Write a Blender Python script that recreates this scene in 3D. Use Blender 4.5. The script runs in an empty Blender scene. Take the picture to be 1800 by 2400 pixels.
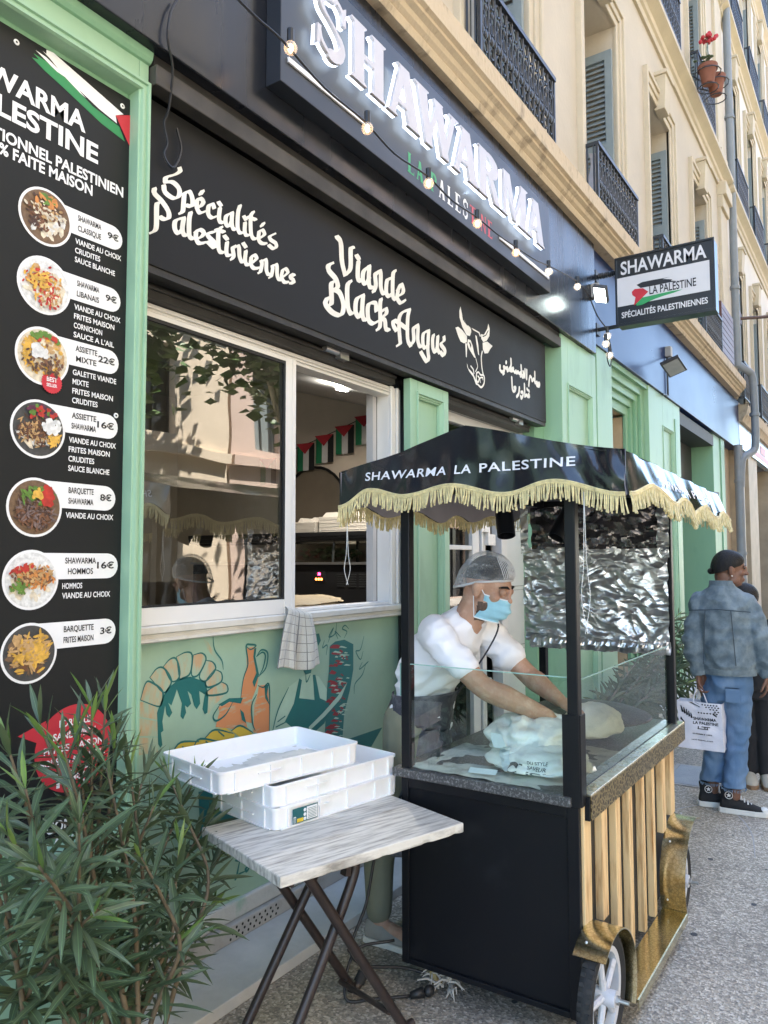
import bpy, bmesh, math, random
from math import sin, cos, pi, radians, sqrt, atan2
from mathutils import Vector, Matrix, noise
from mathutils.geometry import delaunay_2d_cdt
SC = bpy.context.scene
COL = SC.collection
# ------------------------------------------------------------------ camera
# world: X runs down the street along the shop fronts, +Y into the shops, Z up; camera above (0,0)
YAW, PITCH, ROLL, FPX, EYE = radians(56.375), radians(3.7254), radians(-0.116), 1775.0, 1.58
_F = Vector((sin(YAW)*cos(PITCH), cos(YAW)*cos(PITCH), sin(PITCH)))
_R0 = Vector((cos(YAW), -sin(YAW), 0)); _U0 = _R0.cross(_F)
_R = _R0*cos(ROLL) + _U0*sin(ROLL); _U = _U0*cos(ROLL) - _R0*sin(ROLL)
cd = bpy.data.cameras.new('camera'); cam = bpy.data.objects.new('camera', cd); COL.objects.link(cam)
cd.sensor_fit = 'HORIZONTAL'; cd.sensor_width = 36.0; cd.lens = 36.0*FPX/1800.0
cd.clip_start = 0.05; cd.clip_end = 2000
cam.matrix_world = Matrix(((_R.x, _U.x, -_F.x, 0), (_R.y, _U.y, -_F.y, 0), (_R.z, _U.z, -_F.z, EYE), (0, 0, 0, 1)))
SC.camera = cam
SC.render.resolution_x, SC.render.resolution_y = 768, 1024
# ------------------------------------------------------------------ light
SUN = Vector((0.30, 0.44, 1.0)).normalized()
w = bpy.data.worlds.new('World'); SC.world = w; w.use_nodes = True
_n = w.node_tree.nodes; _sky = _n.new('ShaderNodeTexSky'); _sky.sky_type = 'NISHITA'; _sky.sun_disc = False
_sky.sun_elevation = math.asin(SUN.z); _sky.sun_rotation = atan2(SUN.x, SUN.y)
_sky.altitude = 50; _sky.air_density = 1.0; _sky.dust_density = 0.8; _sky.ozone_density = 1.3
w.node_tree.links.new(_sky.outputs[0], _n['Background'].inputs[0]); _n['Background'].inputs[1].default_value = 0.15
sl = bpy.data.lights.new('sun', 'SUN'); sl.energy = 5.0; sl.angle = radians(0.5); sl.color = (1.0, 0.94, 0.85)
so = bpy.data.objects.new('sun', sl); COL.objects.link(so); so.rotation_euler = SUN.to_track_quat('Z', 'Y').to_euler()
so.location = (0, 0, 30)
SC.view_settings.view_transform = 'Standard'; SC.view_settings.look = 'None'
SC.view_settings.exposure = 2.72; SC.view_settings.gamma = 1.0; SC.view_settings.use_curve_mapping = False
SC.render.engine = 'CYCLES'
SC.cycles.use_denoising = True; SC.cycles.max_bounces = 8; SC.cycles.diffuse_bounces = 4; SC.cycles.glossy_bounces = 4
SC.cycles.transmission_bounces = 6; SC.cycles.transparent_max_bounces = 12; SC.cycles.sample_clamp_indirect = 6.0
SC.cycles.caustics_reflective = False; SC.cycles.caustics_refractive = False
# ------------------------------------------------------------------ pixel (1800x2400 photo) -> point on a real plane
def _ray(px, py): return _R*((px-900)/FPX) - _U*((py-1200)/FPX) + _F
CAM = Vector((0, 0, EYE))
def onY(px, py, Y): d = _ray(px, py); return CAM + d*(Y/d.y)
def onX(px, py, X): d = _ray(px, py); return CAM + d*(X/d.x)
def onZ(px, py, Z): d = _ray(px, py); return CAM + d*((Z-EYE)/d.z)
def srgb(h):
    h = h.lstrip('#'); r = []
    for i in (0, 2, 4):
        c = int(h[i:i+2], 16)/255; r.append(c/12.92 if c <= .04045 else ((c+.055)/1.055)**2.4)
    return tuple(r)
# ------------------------------------------------------------------ materials
MATS = {}
def _col(c): return (c[0], c[1], c[2], 1)
def mat(name, c, r=.5, m=0.0, var=.12, vs=6.0, bump=0.0, bs=40.0, c2=None, coat=0.0, spec=.5, emit=None, es=1.0,
        trans=0.0, alpha=1.0, stretch=None, detail=5, c2s=(.45, .62), rvar=0.0, sheen=0.0, sss=0.0):
    """a procedural principled material: base colour broken up by noise, optional second colour in patches, optional bump"""
    if name in MATS: return MATS[name]
    M = bpy.data.materials.new(name); M.use_nodes = True; T = M.node_tree; N = T.nodes; L = T.links
    P = N['Principled BSDF']; P.inputs['Roughness'].default_value = r; P.inputs['Metallic'].default_value = m
    P.inputs['Coat Weight'].default_value = coat; P.inputs['Coat Roughness'].default_value = .08
    P.inputs['Specular IOR Level'].default_value = spec
    P.inputs['Transmission Weight'].default_value = trans; P.inputs['Alpha'].default_value = alpha
    P.inputs['Sheen Weight'].default_value = sheen
    if sss: P.inputs['Subsurface Weight'].default_value = sss; P.inputs['Subsurface Radius'].default_value = (.012, .005, .003)
    tc = N.new('ShaderNodeTexCoord'); co = tc.outputs['Object']
    if stretch:
        mp = N.new('ShaderNodeMapping'); mp.inputs['Scale'].default_value = stretch; L.new(co, mp.inputs[0]); co = mp.outputs[0]
    nz = N.new('ShaderNodeTexNoise'); nz.inputs['Scale'].default_value = vs; nz.inputs['Detail'].default_value = detail
    nz.inputs['Roughness'].default_value = .6; L.new(co, nz.inputs['Vector'])
    mx = N.new('ShaderNodeMix'); mx.data_type = 'RGBA'
    mr = N.new('ShaderNodeMapRange'); L.new(nz.outputs['Fac'], mr.inputs[0])
    if c2 is None:
        c2 = tuple(min(1, x*(1+var)) for x in c); c1 = tuple(x*(1-var) for x in c); mr.inputs[1].default_value = .3; mr.inputs[2].default_value = .7
    else:
        c1 = c; mr.inputs[1].default_value, mr.inputs[2].default_value = c2s
    mx.inputs[6].default_value = _col(c1); mx.inputs[7].default_value = _col(c2)
    L.new(mr.outputs[0], mx.inputs[0]); L.new(mx.outputs[2], P.inputs['Base Color'])
    if rvar:
        mr2 = N.new('ShaderNodeMapRange'); L.new(nz.outputs['Fac'], mr2.inputs[0]); mr2.inputs[1].default_value = .3; mr2.inputs[2].default_value = .7
        mr2.inputs[3].default_value = max(0, r-rvar); mr2.inputs[4].default_value = min(1, r+rvar); L.new(mr2.outputs[0], P.inputs['Roughness'])
    if bump:
        n2 = N.new('ShaderNodeTexNoise'); n2.inputs['Scale'].default_value = bs; n2.inputs['Detail'].default_value = 4; L.new(co, n2.inputs['Vector'])
        bp = N.new('ShaderNodeBump'); bp.inputs['Strength'].default_value = bump; bp.inputs['Distance'].default_value = .02
        L.new(n2.outputs['Fac'], bp.inputs['Height']); L.new(bp.outputs[0], P.inputs['Normal'])
    if emit: P.inputs['Emission Color'].default_value = _col(emit); P.inputs['Emission Strength'].default_value = es
    MATS[name] = M; return M
def pane_mat(name, tint=(.9, .96, .94), refl=1.0, base=.05, rough=.0, bump=0.0, bs=3.0):
    """thin window glass: clear with a fresnel mirror coat (one sheet, no refraction)"""
    if name in MATS: return MATS[name]
    M = bpy.data.materials.new(name); M.use_nodes = True; T = M.node_tree; N = T.nodes; L = T.links
    N.remove(N['Principled BSDF']); out = N['Material Output']
    tr = N.new('ShaderNodeBsdfTransparent'); tr.inputs[0].default_value = _col(tint)
    gl = N.new('ShaderNodeBsdfGlossy'); gl.inputs['Roughness'].default_value = rough
    fr = N.new('ShaderNodeFresnel'); fr.inputs[0].default_value = 1.5
    ma = N.new('ShaderNodeMath'); ma.operation = 'MULTIPLY_ADD'; ma.inputs[1].default_value = refl; ma.inputs[2].default_value = base; ma.use_clamp = True
    mx = N.new('ShaderNodeMixShader')
    L.new(fr.outputs[0], ma.inputs[0]); L.new(ma.outputs[0], mx.inputs[0]); L.new(tr.outputs[0], mx.inputs[1]); L.new(gl.outputs[0], mx.inputs[2]); L.new(mx.outputs[0], out.inputs[0])
    if bump:
        tc = N.new('ShaderNodeTexCoord'); n2 = N.new('ShaderNodeTexNoise'); n2.inputs['Scale'].default_value = bs; n2.inputs['Detail'].default_value = 1.0
        bp = N.new('ShaderNodeBump'); bp.inputs['Strength'].default_value = bump; bp.inputs['Distance'].default_value = .01
        L.new(tc.outputs['Object'], n2.inputs['Vector']); L.new(n2.outputs['Fac'], bp.inputs['Height']); L.new(bp.outputs[0], gl.inputs['Normal'])
    MATS[name] = M; return M
def net_mat(name, c, lo=.07, hi=.62):
    """gauzy cloth: nearly clear face-on, denser where it turns away"""
    if name in MATS: return MATS[name]
    M = mat(name, c, .8, vs=90, var=.15); T = M.node_tree; N = T.nodes; L = T.links; lw = N.new('ShaderNodeLayerWeight'); lw.inputs[0].default_value = .45
    tc = N.new('ShaderNodeTexCoord'); mp = N.new('ShaderNodeMapping'); mp.inputs['Scale'].default_value = (30, 12, 42); nz = N.new('ShaderNodeTexNoise'); nz.inputs['Scale'].default_value = 1.0; nz.inputs['Detail'].default_value = 3
    L.new(tc.outputs['Object'], mp.inputs[0]); L.new(mp.outputs[0], nz.inputs['Vector'])
    a = N.new('ShaderNodeMapRange'); a.inputs[3].default_value = lo; a.inputs[4].default_value = hi; L.new(lw.outputs['Facing'], a.inputs[0])
    b = N.new('ShaderNodeMapRange'); b.inputs[1].default_value = .52; b.inputs[2].default_value = .75; b.inputs[4].default_value = .30; L.new(nz.outputs['Fac'], b.inputs[0])
    ad = N.new('ShaderNodeMath'); ad.operation = 'ADD'; ad.use_clamp = True; L.new(a.outputs[0], ad.inputs[0]); L.new(b.outputs[0], ad.inputs[1]); L.new(ad.outputs[0], N['Principled BSDF'].inputs['Alpha']); return M
# ------------------------------------------------------------------ mesh builder
ORI = {}
class MB:
    def __init__(s): s.v = []; s.f = []; s.m = []; s.mi = 0; s.X = None
    def add(s, vs, fs):
        o = len(s.v)
        s.v += [tuple(s.X @ Vector(p)) if s.X is not None else tuple(p) for p in vs]
        s.f += [tuple(i+o for i in f) for f in fs]; s.m += [s.mi]*len(fs); return s
    def box(s, x0, x1, y0, y1, z0, z1):
        return s.add([(x, y, z) for z in (z0, z1) for y in (y0, y1) for x in (x0, x1)],
                     [(0, 2, 3, 1), (4, 5, 7, 6), (0, 1, 5, 4), (2, 6, 7, 3), (0, 4, 6, 2), (1, 3, 7, 5)])
    def cbox(s, c, sx, sy, sz, M=None):
        P = []
        for z in (-1, 1):
            for y in (-1, 1):
                for x in (-1, 1):
                    p = Vector((x*sx/2, y*sy/2, z*sz/2)); P.append(tuple(Vector(c) + (M @ p if M else p)))
        return s.add(P, [(0, 2, 3, 1), (4, 5, 7, 6), (0, 1, 5, 4), (2, 6, 7, 3), (0, 4, 6, 2), (1, 3, 7, 5)])
    def quad(s, a, b, c, d): return s.add([a, b, c, d], [(0, 1, 2, 3)])
    def beam(s, a, b, w, h, up=(0, 0, 1)):
        a, b = Vector(a), Vector(b); d = b-a; n = d.normalized(); u = Vector(up); r = n.cross(u)
        if r.length < 1e-4: r = n.cross(Vector((1, 0, 0)))
        r.normalize(); u = r.cross(n); P = []
        for t in (a, b):
            for i, j in ((-1, -1), (1, -1), (1, 1), (-1, 1)): P.append(tuple(t + r*(i*w/2) + u*(j*h/2)))
        return s.add(P, [(3, 2, 1, 0), (4, 5, 6, 7), (0, 1, 5, 4), (1, 2, 6, 5), (2, 3, 7, 6), (3, 0, 4, 7)])
    def tube(s, pts, r, n=8, cap=True, closed=False):
        pts = [Vector(p) for p in pts]; k = len(pts); rs = r if isinstance(r, (list, tuple)) else [r]*k
        V = []; up = None
        for i, p in enumerate(pts):
            a = pts[i-1] if (i > 0 or closed) else p; b = pts[(i+1) % k] if (i < k-1 or closed) else p
            t = (b-a).normalized()
            if up is None: up = t.orthogonal().normalized()
            up = (up - t*up.dot(t)); up = up.normalized() if up.length > 1e-6 else t.orthogonal().normalized()
            q = t.cross(up)
            for j in range(n): V.append(tuple(p + (up*cos(2*pi*j/n) + q*sin(2*pi*j/n))*rs[i]))
        Fs = []
        for i in range(k if closed else k-1):
            for j in range(n):
                a = i*n+j; b = i*n+(j+1) % n; i2 = (i+1) % k
                Fs.append((a, b, i2*n+(j+1) % n, i2*n+j))
        if cap and not closed: Fs += [tuple(range(n-1, -1, -1)), tuple(range((k-1)*n, k*n))]
        return s.add(V, Fs)
    def lathe(s, prof, c=(0, 0, 0), n=24, M=None, cap=True):
        V = []
        for r, z in prof:
            for j in range(n):
                p = Vector((r*cos(2*pi*j/n), r*sin(2*pi*j/n), z)); V.append(tuple(Vector(c) + (M @ p if M else p)))
        Fs = [(i*n+j, i*n+(j+1) % n, (i+1)*n+(j+1) % n, (i+1)*n+j) for i in range(len(prof)-1) for j in range(n)]
        if cap: Fs += [tuple(range(n-1, -1, -1)), tuple(range((len(prof)-1)*n, len(prof)*n))]
        return s.add(V, Fs)
    def grid(s, fn, nu, nv, wrap=False):
        V = [tuple(fn(i/nu, j/nv)) for j in range(nv+1) for i in range(nu+1)]
        return s.add(V, [(j*(nu+1)+i, j*(nu+1)+i+1, (j+1)*(nu+1)+i+1, (j+1)*(nu+1)+i) for j in range(nv) for i in range(nu)])
    def ball(s, c, rx, ry=None, rz=None, n=14, m=10, M=None):
        ry = rx if ry is None else ry; rz = rx if rz is None else rz; V = []; c = Vector(c)
        for j in range(m+1):
            t = pi*j/m
            for i in range(n):
                p = Vector((rx*sin(t)*cos(2*pi*i/n), ry*sin(t)*sin(2*pi*i/n), rz*cos(t))); V.append(tuple(c + (M @ p if M else p)))
        return s.add(V, [(j*n+i, (j+1)*n+i, (j+1)*n+(i+1) % n, j*n+(i+1) % n) for j in range(m) for i in range(n)])
    def flat(s, polys, fn, merge=True):
        """2D polygons (overlaps merged) laid on the surface fn(u,v)->point"""
        vs, fs = union2d(polys)
        return s.add([tuple(fn(u, v)) for u, v in vs], fs)
    def solid(s, polys, fn0, fn1):
        """2D polygons extruded between two surfaces fn0 (front) and fn1 (back)"""
        vs, fs = union2d(polys); n = len(vs); cnt = {}
        for f in fs:
            for i in range(len(f)):
                e = (f[i], f[(i+1) % len(f)]); cnt[e] = 1
        V = [tuple(fn0(u, v)) for u, v in vs] + [tuple(fn1(u, v)) for u, v in vs]
        Fs = list(fs) + [tuple(n+i for i in reversed(f)) for f in fs]
        Fs += [(e[1], e[0], e[0]+n, e[1]+n) for e in cnt if (e[1], e[0]) not in cnt]
        return s.add(V, Fs)
    def build(s, name, mats, parent=None, smooth=False, bevel=0, seg=2, sub=0, autos=None):
        me = bpy.data.meshes.new(name)
        o = Vector(ORI.get(parent.name, (0, 0, 0))) if parent else Vector((0, 0, 0))
        me.from_pydata([tuple(Vector(p)-o) for p in s.v], [], s.f); me.update()
        if not isinstance(mats, (list, tuple)): mats = [mats]
        for m in mats: me.materials.append(m)
        for p, mi in zip(me.polygons, s.m): p.material_index = mi
        if smooth:
            for p in me.polygons: p.use_smooth = True
        if autos: me.set_sharp_from_angle(angle=radians(autos))
        ob = bpy.data.objects.new(name, me); COL.objects.link(ob)
        if parent: ob.parent = parent; ORI[ob.name] = tuple(o)
        if bevel:
            b = ob.modifiers.new('bevel', 'BEVEL'); b.width = bevel; b.segments = seg; b.limit_method = 'ANGLE'; b.angle_limit = radians(40); b.harden_normals = False
        if sub:
            b = ob.modifiers.new('subsurf', 'SUBSURF'); b.levels = sub; b.render_levels = sub
        return ob
def thing(name, label, cat, loc=(0, 0, 0), group=None, kind=None, local=False):
    o = bpy.data.objects.new(name, None); COL.objects.link(o); o.location = loc; o.empty_display_size = .1
    ORI[o.name] = (0, 0, 0) if local else tuple(loc)
    return tag(o, label, cat, group, kind)
def tag(o, label=None, cat=None, group=None, kind=None):
    if label: o['label'] = label
    if cat: o['category'] = cat
    if group: o['group'] = group
    if kind: o['kind'] = kind
    return o
def copy_tree(o, parent=None):
    c = o.copy(); COL.objects.link(c); c.parent = parent
    for ch in list(o.children): copy_tree(ch, c)
    return c
def union2d(polys):
    vs = []; fs = []
    for p in polys:
        a = sum(p[i][0]*p[(i+1) % len(p)][1] - p[(i+1) % len(p)][0]*p[i][1] for i in range(len(p)))
        if abs(a) < 1e-12: continue
        if a < 0: p = p[::-1]
        o = len(vs); vs += [Vector((q[0], q[1])) for q in p]; fs.append(list(range(o, o+len(p))))
    r = delaunay_2d_cdt(vs, [], fs, 1, 1e-7)
    return [(v.x, v.y) for v in r[0]], [tuple(f) for f, og in zip(r[2], r[5]) if og]
# ------------------------------------------------------------------ lettering
_TXT = {}
def glyphs(s, bold=0.0, spacing=1.0, shear=0.0):
    """a line of lettering as flat 2D triangles, baseline at v=0, cap height 1"""
    k = (s, bold, spacing, shear)
    if k in _TXT: return _TXT[k]
    def ev(t):
        c = bpy.data.curves.new('line', 'FONT'); c.body = t; c.size = 1; c.fill_mode = 'FRONT'; c.dimensions = '2D'
        c.offset = bold; c.space_character = spacing; c.shear = shear; c.resolution_u = 4
        o = bpy.data.objects.new('line', c); COL.objects.link(o); bpy.context.view_layer.update()
        me = bpy.data.meshes.new_from_object(o.evaluated_get(bpy.context.evaluated_depsgraph_get()))
        v = [(p.co.x, p.co.y) for p in me.vertices]; f = [tuple(p.vertices) for p in me.polygons]
        bpy.data.objects.remove(o); bpy.data.curves.remove(c); bpy.data.meshes.remove(me); return v, f
    hv, _ = ev('H'); cap = max(p[1] for p in hv)
    v, f = ev(s); x0 = min(p[0] for p in v); x1 = max(p[0] for p in v)
    r = ([((p[0]-x0)/cap, p[1]/cap) for p in v], f, (x1-x0)/cap); _TXT[k] = r; return r
def text(mb, s, A, B, up, bold=0.012, spacing=1.0, fn=None, shear=0.0, width=None):
    """lettering from point A to point B (ends of the baseline), cap-height vector up; fn optionally warps (u,v)->point.
    width: use this length along A->B instead of the full span (negative: end at B)"""
    v, f, w = glyphs(s, bold, spacing, shear)
    if fn: return mb.add([tuple(fn(p[0]/w, p[1])) for p in v], f)
    A, B, up = Vector(A), Vector(B), Vector(up); d = B-A
    return mb.add([tuple(A + d*(p[0]/w) + up*p[1]) for p in v], f)
def circle2(cx, cy, r, n=24, ry=None): return [(cx+r*cos(2*pi*i/n), cy+(ry or r)*sin(2*pi*i/n)) for i in range(n)]
def nib(pts, w, ang=40, h=.25):
    """broad-nib pen stroke along a 2D polyline: list of small polygons"""
    a = radians(ang); dx, dy = cos(a)*w/2, sin(a)*w/2; ex, ey = -sin(a)*w*h/2, cos(a)*w*h/2; out = []
    def foot(p): return [(p[0]-dx-ex, p[1]-dy-ey), (p[0]+dx-ex, p[1]+dy-ey), (p[0]+dx+ex, p[1]+dy+ey), (p[0]-dx+ex, p[1]-dy+ey)]
    for p, q in zip(pts, pts[1:]): out.append(hull(foot(p)+foot(q)))
    return out
def hull(ps):
    ps = sorted(set(ps))
    def half(it):
        o = []
        for p in it:
            while len(o) >= 2 and (o[-1][0]-o[-2][0])*(p[1]-o[-2][1]) - (o[-1][1]-o[-2][1])*(p[0]-o[-2][0]) <= 0: o.pop()
            o.append(p)
        return o
    a = half(ps); b = half(reversed(ps)); return a[:-1]+b[:-1]
def stroke(pts, w, taper=False):
    """round-ended brush stroke of width w (or per-point widths) along a 2D polyline"""
    n = len(pts); ws = w if isinstance(w, (list, tuple)) else ([w*(.35+.65*sin(pi*min(1, max(0, (i+.4)/(n-.2))))) for i in range(n)] if taper else [w]*n)
    out = []
    for i in range(n-1):
        out.append(hull([(round(a, 6), round(b, 6)) for a, b in circle2(*pts[i], max(1e-4, ws[i]/2), 8) + circle2(*pts[i+1], max(1e-4, ws[i+1]/2), 8)]))
    return out
def smooth(pts, k=6, closed=False):
    """Catmull-Rom through points of any dimension"""
    n = len(pts); out = []
    P = [Vector(p) for p in pts]
    for i in range(n if closed else n-1):
        a = P[(i-1) % n] if closed or i > 0 else P[i]*2-P[i+1]; b = P[i]; c = P[(i+1) % n]; d = P[(i+2) % n] if closed or i < n-2 else P[i+1]*2-P[i]
        for j in range(k):
            t = j/k; out.append(tuple(((b*2) + (c-a)*t + (a*2-b*5+c*4-d)*t*t + (b*3-a-c*3+d)*t*t*t)*.5))
    if not closed: out.append(tuple(P[-1]))
    return out
def fold(p, sx, sy, sz, sd=0.0, k=1.6):
    """ridged noise: sharp creases between soft hollows, 0..1"""
    return max(0.0, 1-abs(noise.noise(Vector((p[0]*sx+sd, p[1]*sy, p[2]*sz))))*k)
# ================================================================== setting: ground and far side
WF = 2.1      # plane of the upper facades
def ground_mat():
    M = bpy.data.materials.new('asphalt'); M.use_nodes = True; T = M.node_tree; N = T.nodes; L = T.links; P = N['Principled BSDF']
    tc = N.new('ShaderNodeTexCoord'); co = tc.outputs['Object']
    v = N.new('ShaderNodeTexVoronoi'); v.inputs['Scale'].default_value = 105; L.new(co, v.inputs['Vector'])
    n1 = N.new('ShaderNodeTexNoise'); n1.inputs['Scale'].default_value = 1.1; n1.inputs['Detail'].default_value = 6; L.new(co, n1.inputs['Vector'])
    n2 = N.new('ShaderNodeTexNoise'); n2.inputs['Scale'].default_value = 90; n2.inputs['Detail'].default_value = 3; L.new(co, n2.inputs['Vector'])
    r = N.new('ShaderNodeValToRGB'); e = r.color_ramp.elements; e[0].position = .15; e[0].color = (.20, .178, .145, 1); e[1].position = .6; e[1].color = (.365, .318, .248, 1)
    a = e.new(.85); a.color = (.56, .50, .41, 1)
    L.new(v.outputs['Color'], r.inputs[0])
    r2 = N.new('ShaderNodeMapRange'); r2.inputs[1].default_value = .3; r2.inputs[2].default_value = .7; r2.inputs[3].default_value = .66; r2.inputs[4].default_value = 1.35; L.new(n1.outputs['Fac'], r2.inputs[0])
    r3 = N.new('ShaderNodeMapRange'); r3.inputs[1].default_value = .3; r3.inputs[2].default_value = .7; r3.inputs[3].default_value = .8; r3.inputs[4].default_value = 1.2; L.new(n2.outputs['Fac'], r3.inputs[0])
    m = N.new('ShaderNodeMath'); m.operation = 'MULTIPLY'; L.new(r2.outputs[0], m.inputs[0]); L.new(r3.outputs[0], m.inputs[1])
    mx = N.new('ShaderNodeMix'); mx.data_type = 'RGBA'; mx.blend_type = 'MULTIPLY'; mx.inputs[0].default_value = 1
    L.new(r.outputs[0], mx.inputs[6]); L.new(m.outputs[0], mx.inputs[7]); L.new(mx.outputs[2], P.inputs['Base Color'])
    P.inputs['Roughness'].default_value = .8
    bp = N.new('ShaderNodeBump'); bp.inputs['Strength'].default_value = .5; bp.inputs['Distance'].default_value = .008; L.new(v.outputs['Distance'], bp.inputs['Height']); L.new(bp.outputs[0], P.inputs['Normal'])
    return M
g = MB(); g.quad((-200, -200, 0), (300, -200, 0), (300, 200, 0), (-200, 200, 0))
tag(g.build('pavement', ground_mat()), kind='structure')
g = MB(); g.box(-60, 120, -9.6, -6.6, .001, .12); tag(g.build('far_bounce_pavement', mat('pale_slabs', (.46, .43, .38), .8, vs=2, var=.15)), kind='structure')  # unseen strip, added pale to bounce sunlight to street level
# faint curved scuff and a few old gum spots on the asphalt
g = MB(); cs = [(1500, 1945), (1540, 1915), (1600, 1893), (1660, 1888), (1720, 1905), (1760, 1950), (1770, 2010)]
g.flat(stroke(smooth([tuple(onZ(a, b, .001))[:2] for a, b in cs], 5), .012, True), lambda u, v: (u, v, .0012))
rr = random.Random(12)
for k in range(60):
    a, b = rr.uniform(2.2, 9), rr.uniform(-1.2, 1.4); r_ = rr.uniform(.006, .016); g.mi = 1
    g.add([(a+r_*cos(j)*1.2, b+r_*sin(j), .0012) for j in [i*pi/4 for i in range(8)]], [tuple(range(8))])
tag(g.build('pavement_marks', [mat('chalky_scuff', (.36, .355, .34), .9), mat('gum_spot', (.07, .07, .07), .8)]), kind='structure')
STONE = mat('stone_step', (.46, .45, .41), .75, var=.35, vs=3.2, bump=.25, bs=30, c2=(.62, .60, .56), c2s=(.35, .7))
g = MB(); g.box(-6, 13.6, 1.985, 3.2, .001, .045)
tag(g.build('stone_step', STONE, bevel=.004), kind='structure')
# metal cover in the pavement
g = MB(); a, b, c, d = [onZ(x, y, 0) for x, y in ((1583, 1832), (1608, 1798), (1690, 1815), (1680, 1848))]
for v in (a, b, c, d): v.z = .006
mc = Vector((5.98, 1.23, 0)); g.box(5.72, 6.24, 1.06, 1.40, .001, .008)
t = thing('manhole_cover', 'flat grey rectangular cover let into the pavement by the woman\'s feet', 'manhole cover', tuple(mc))
g.build('cover_plate', mat('steel_grey', (.30, .31, .32), .55, .5, bump=.3, bs=120), t, bevel=.003)
g = MB(); g.box(5.69, 5.718, 1.03, 1.43, .001, .006); g.box(6.242, 6.27, 1.03, 1.43, .001, .006); g.box(5.7185, 6.2415, 1.03, 1.058, .001, .006); g.box(5.7185, 6.2415, 1.402, 1.43, .001, .006)
g.build('rim', mat('rim_concrete', (.33, .32, .3), .85), t)
# ================================================================== apartment buildings
CREAM = mat('cream_render', (.485, .425, .335), .85, var=.07, vs=1.2, bump=.12, bs=25)
CREAM2 = mat('pale_render', (.60, .565, .51), .85, var=.06, vs=1.2, bump=.1, bs=25)
TRIM = mat('cream_trim', (.50, .43, .315), .75, var=.08, vs=3, bump=.08, bs=40)
CORN = mat('weathered_stone', (.52, .42, .29), .85, vs=5, bump=.35, bs=26, c2=(.17, .13, .09), c2s=(.54, .76), stretch=(1.6, 1.0, 1.0), detail=8)
SHUT = mat('shutter_grey', (.22, .26, .265), .6, var=.08, vs=9)
IRON = mat('black_iron', (.018, .021, .026), .45, .0, var=.3, spec=.6)
GLASSW = mat('dark_window_glass', (.03, .035, .04), .06, spec=.8, var=.3, vs=1)
def wall_holes(g, x0, x1, z0, z1, holes, y, back):
    xs = sorted({x0, x1} | {h[0] for h in holes} | {h[1] for h in holes}); zs = sorted({z0, z1} | {h[2] for h in holes} | {h[3] for h in holes})
    for i in range(len(xs)-1):
        for j in range(len(zs)-1):
            a, b, c, d = xs[i], xs[i+1], zs[j], zs[j+1]
            if any(h[0] <= a and b <= h[1] and h[2] <= c and d <= h[3] for h in holes): continue
            g.quad((a, y, c), (b, y, c), (b, y, d), (a, y, d))
    for a, b, c, d in holes:
        g.quad((a, y, c), (a, y, d), (a, back, d), (a, back, c)); g.quad((b, y, c), (b, back, c), (b, back, d), (b, y, d))
        g.quad((a, y, d), (b, y, d), (b, back, d), (a, back, d)); g.quad((a, y, c), (a, back, c), (b, back, c), (b, y, c))
OW, OH = .98, 2.42
def leaf(g, x, y0, y1, z0, z1, th):
    s = .07
    g.box(x, x+th, y0, y0+s, z0, z1); g.box(x, x+th, y1-s, y1, z0, z1)
    mid = z0+(z1-z0)*.53
    for a, b in ((z0, z0+.1), (mid-.05, mid+.05), (z1-.09, z1)): g.box(x+.002, x+th-.002, y0+s, y1-s, a, b)
    for a, b in ((z0+.1, mid-.05), (mid+.05, z1-.09)):
        n = int((b-a)/.052)
        for i in range(n):
            z = a+(i+.5)*(b-a)/n
            g.add([(x+.004, y0+s, z-.024), (x+.004, y1-s, z-.024), (x+th-.004, y1-s, z+.02), (x+th-.004, y0+s, z+.02),
                   (x+.004, y0+s, z-.014), (x+.004, y1-s, z-.014), (x+th-.004, y1-s, z+.03), (x+th-.004, y0+s, z+.03)],
                  [(0, 1, 2, 3), (7, 6, 5, 4), (0, 4, 5, 1), (2, 6, 7, 3)])
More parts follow.
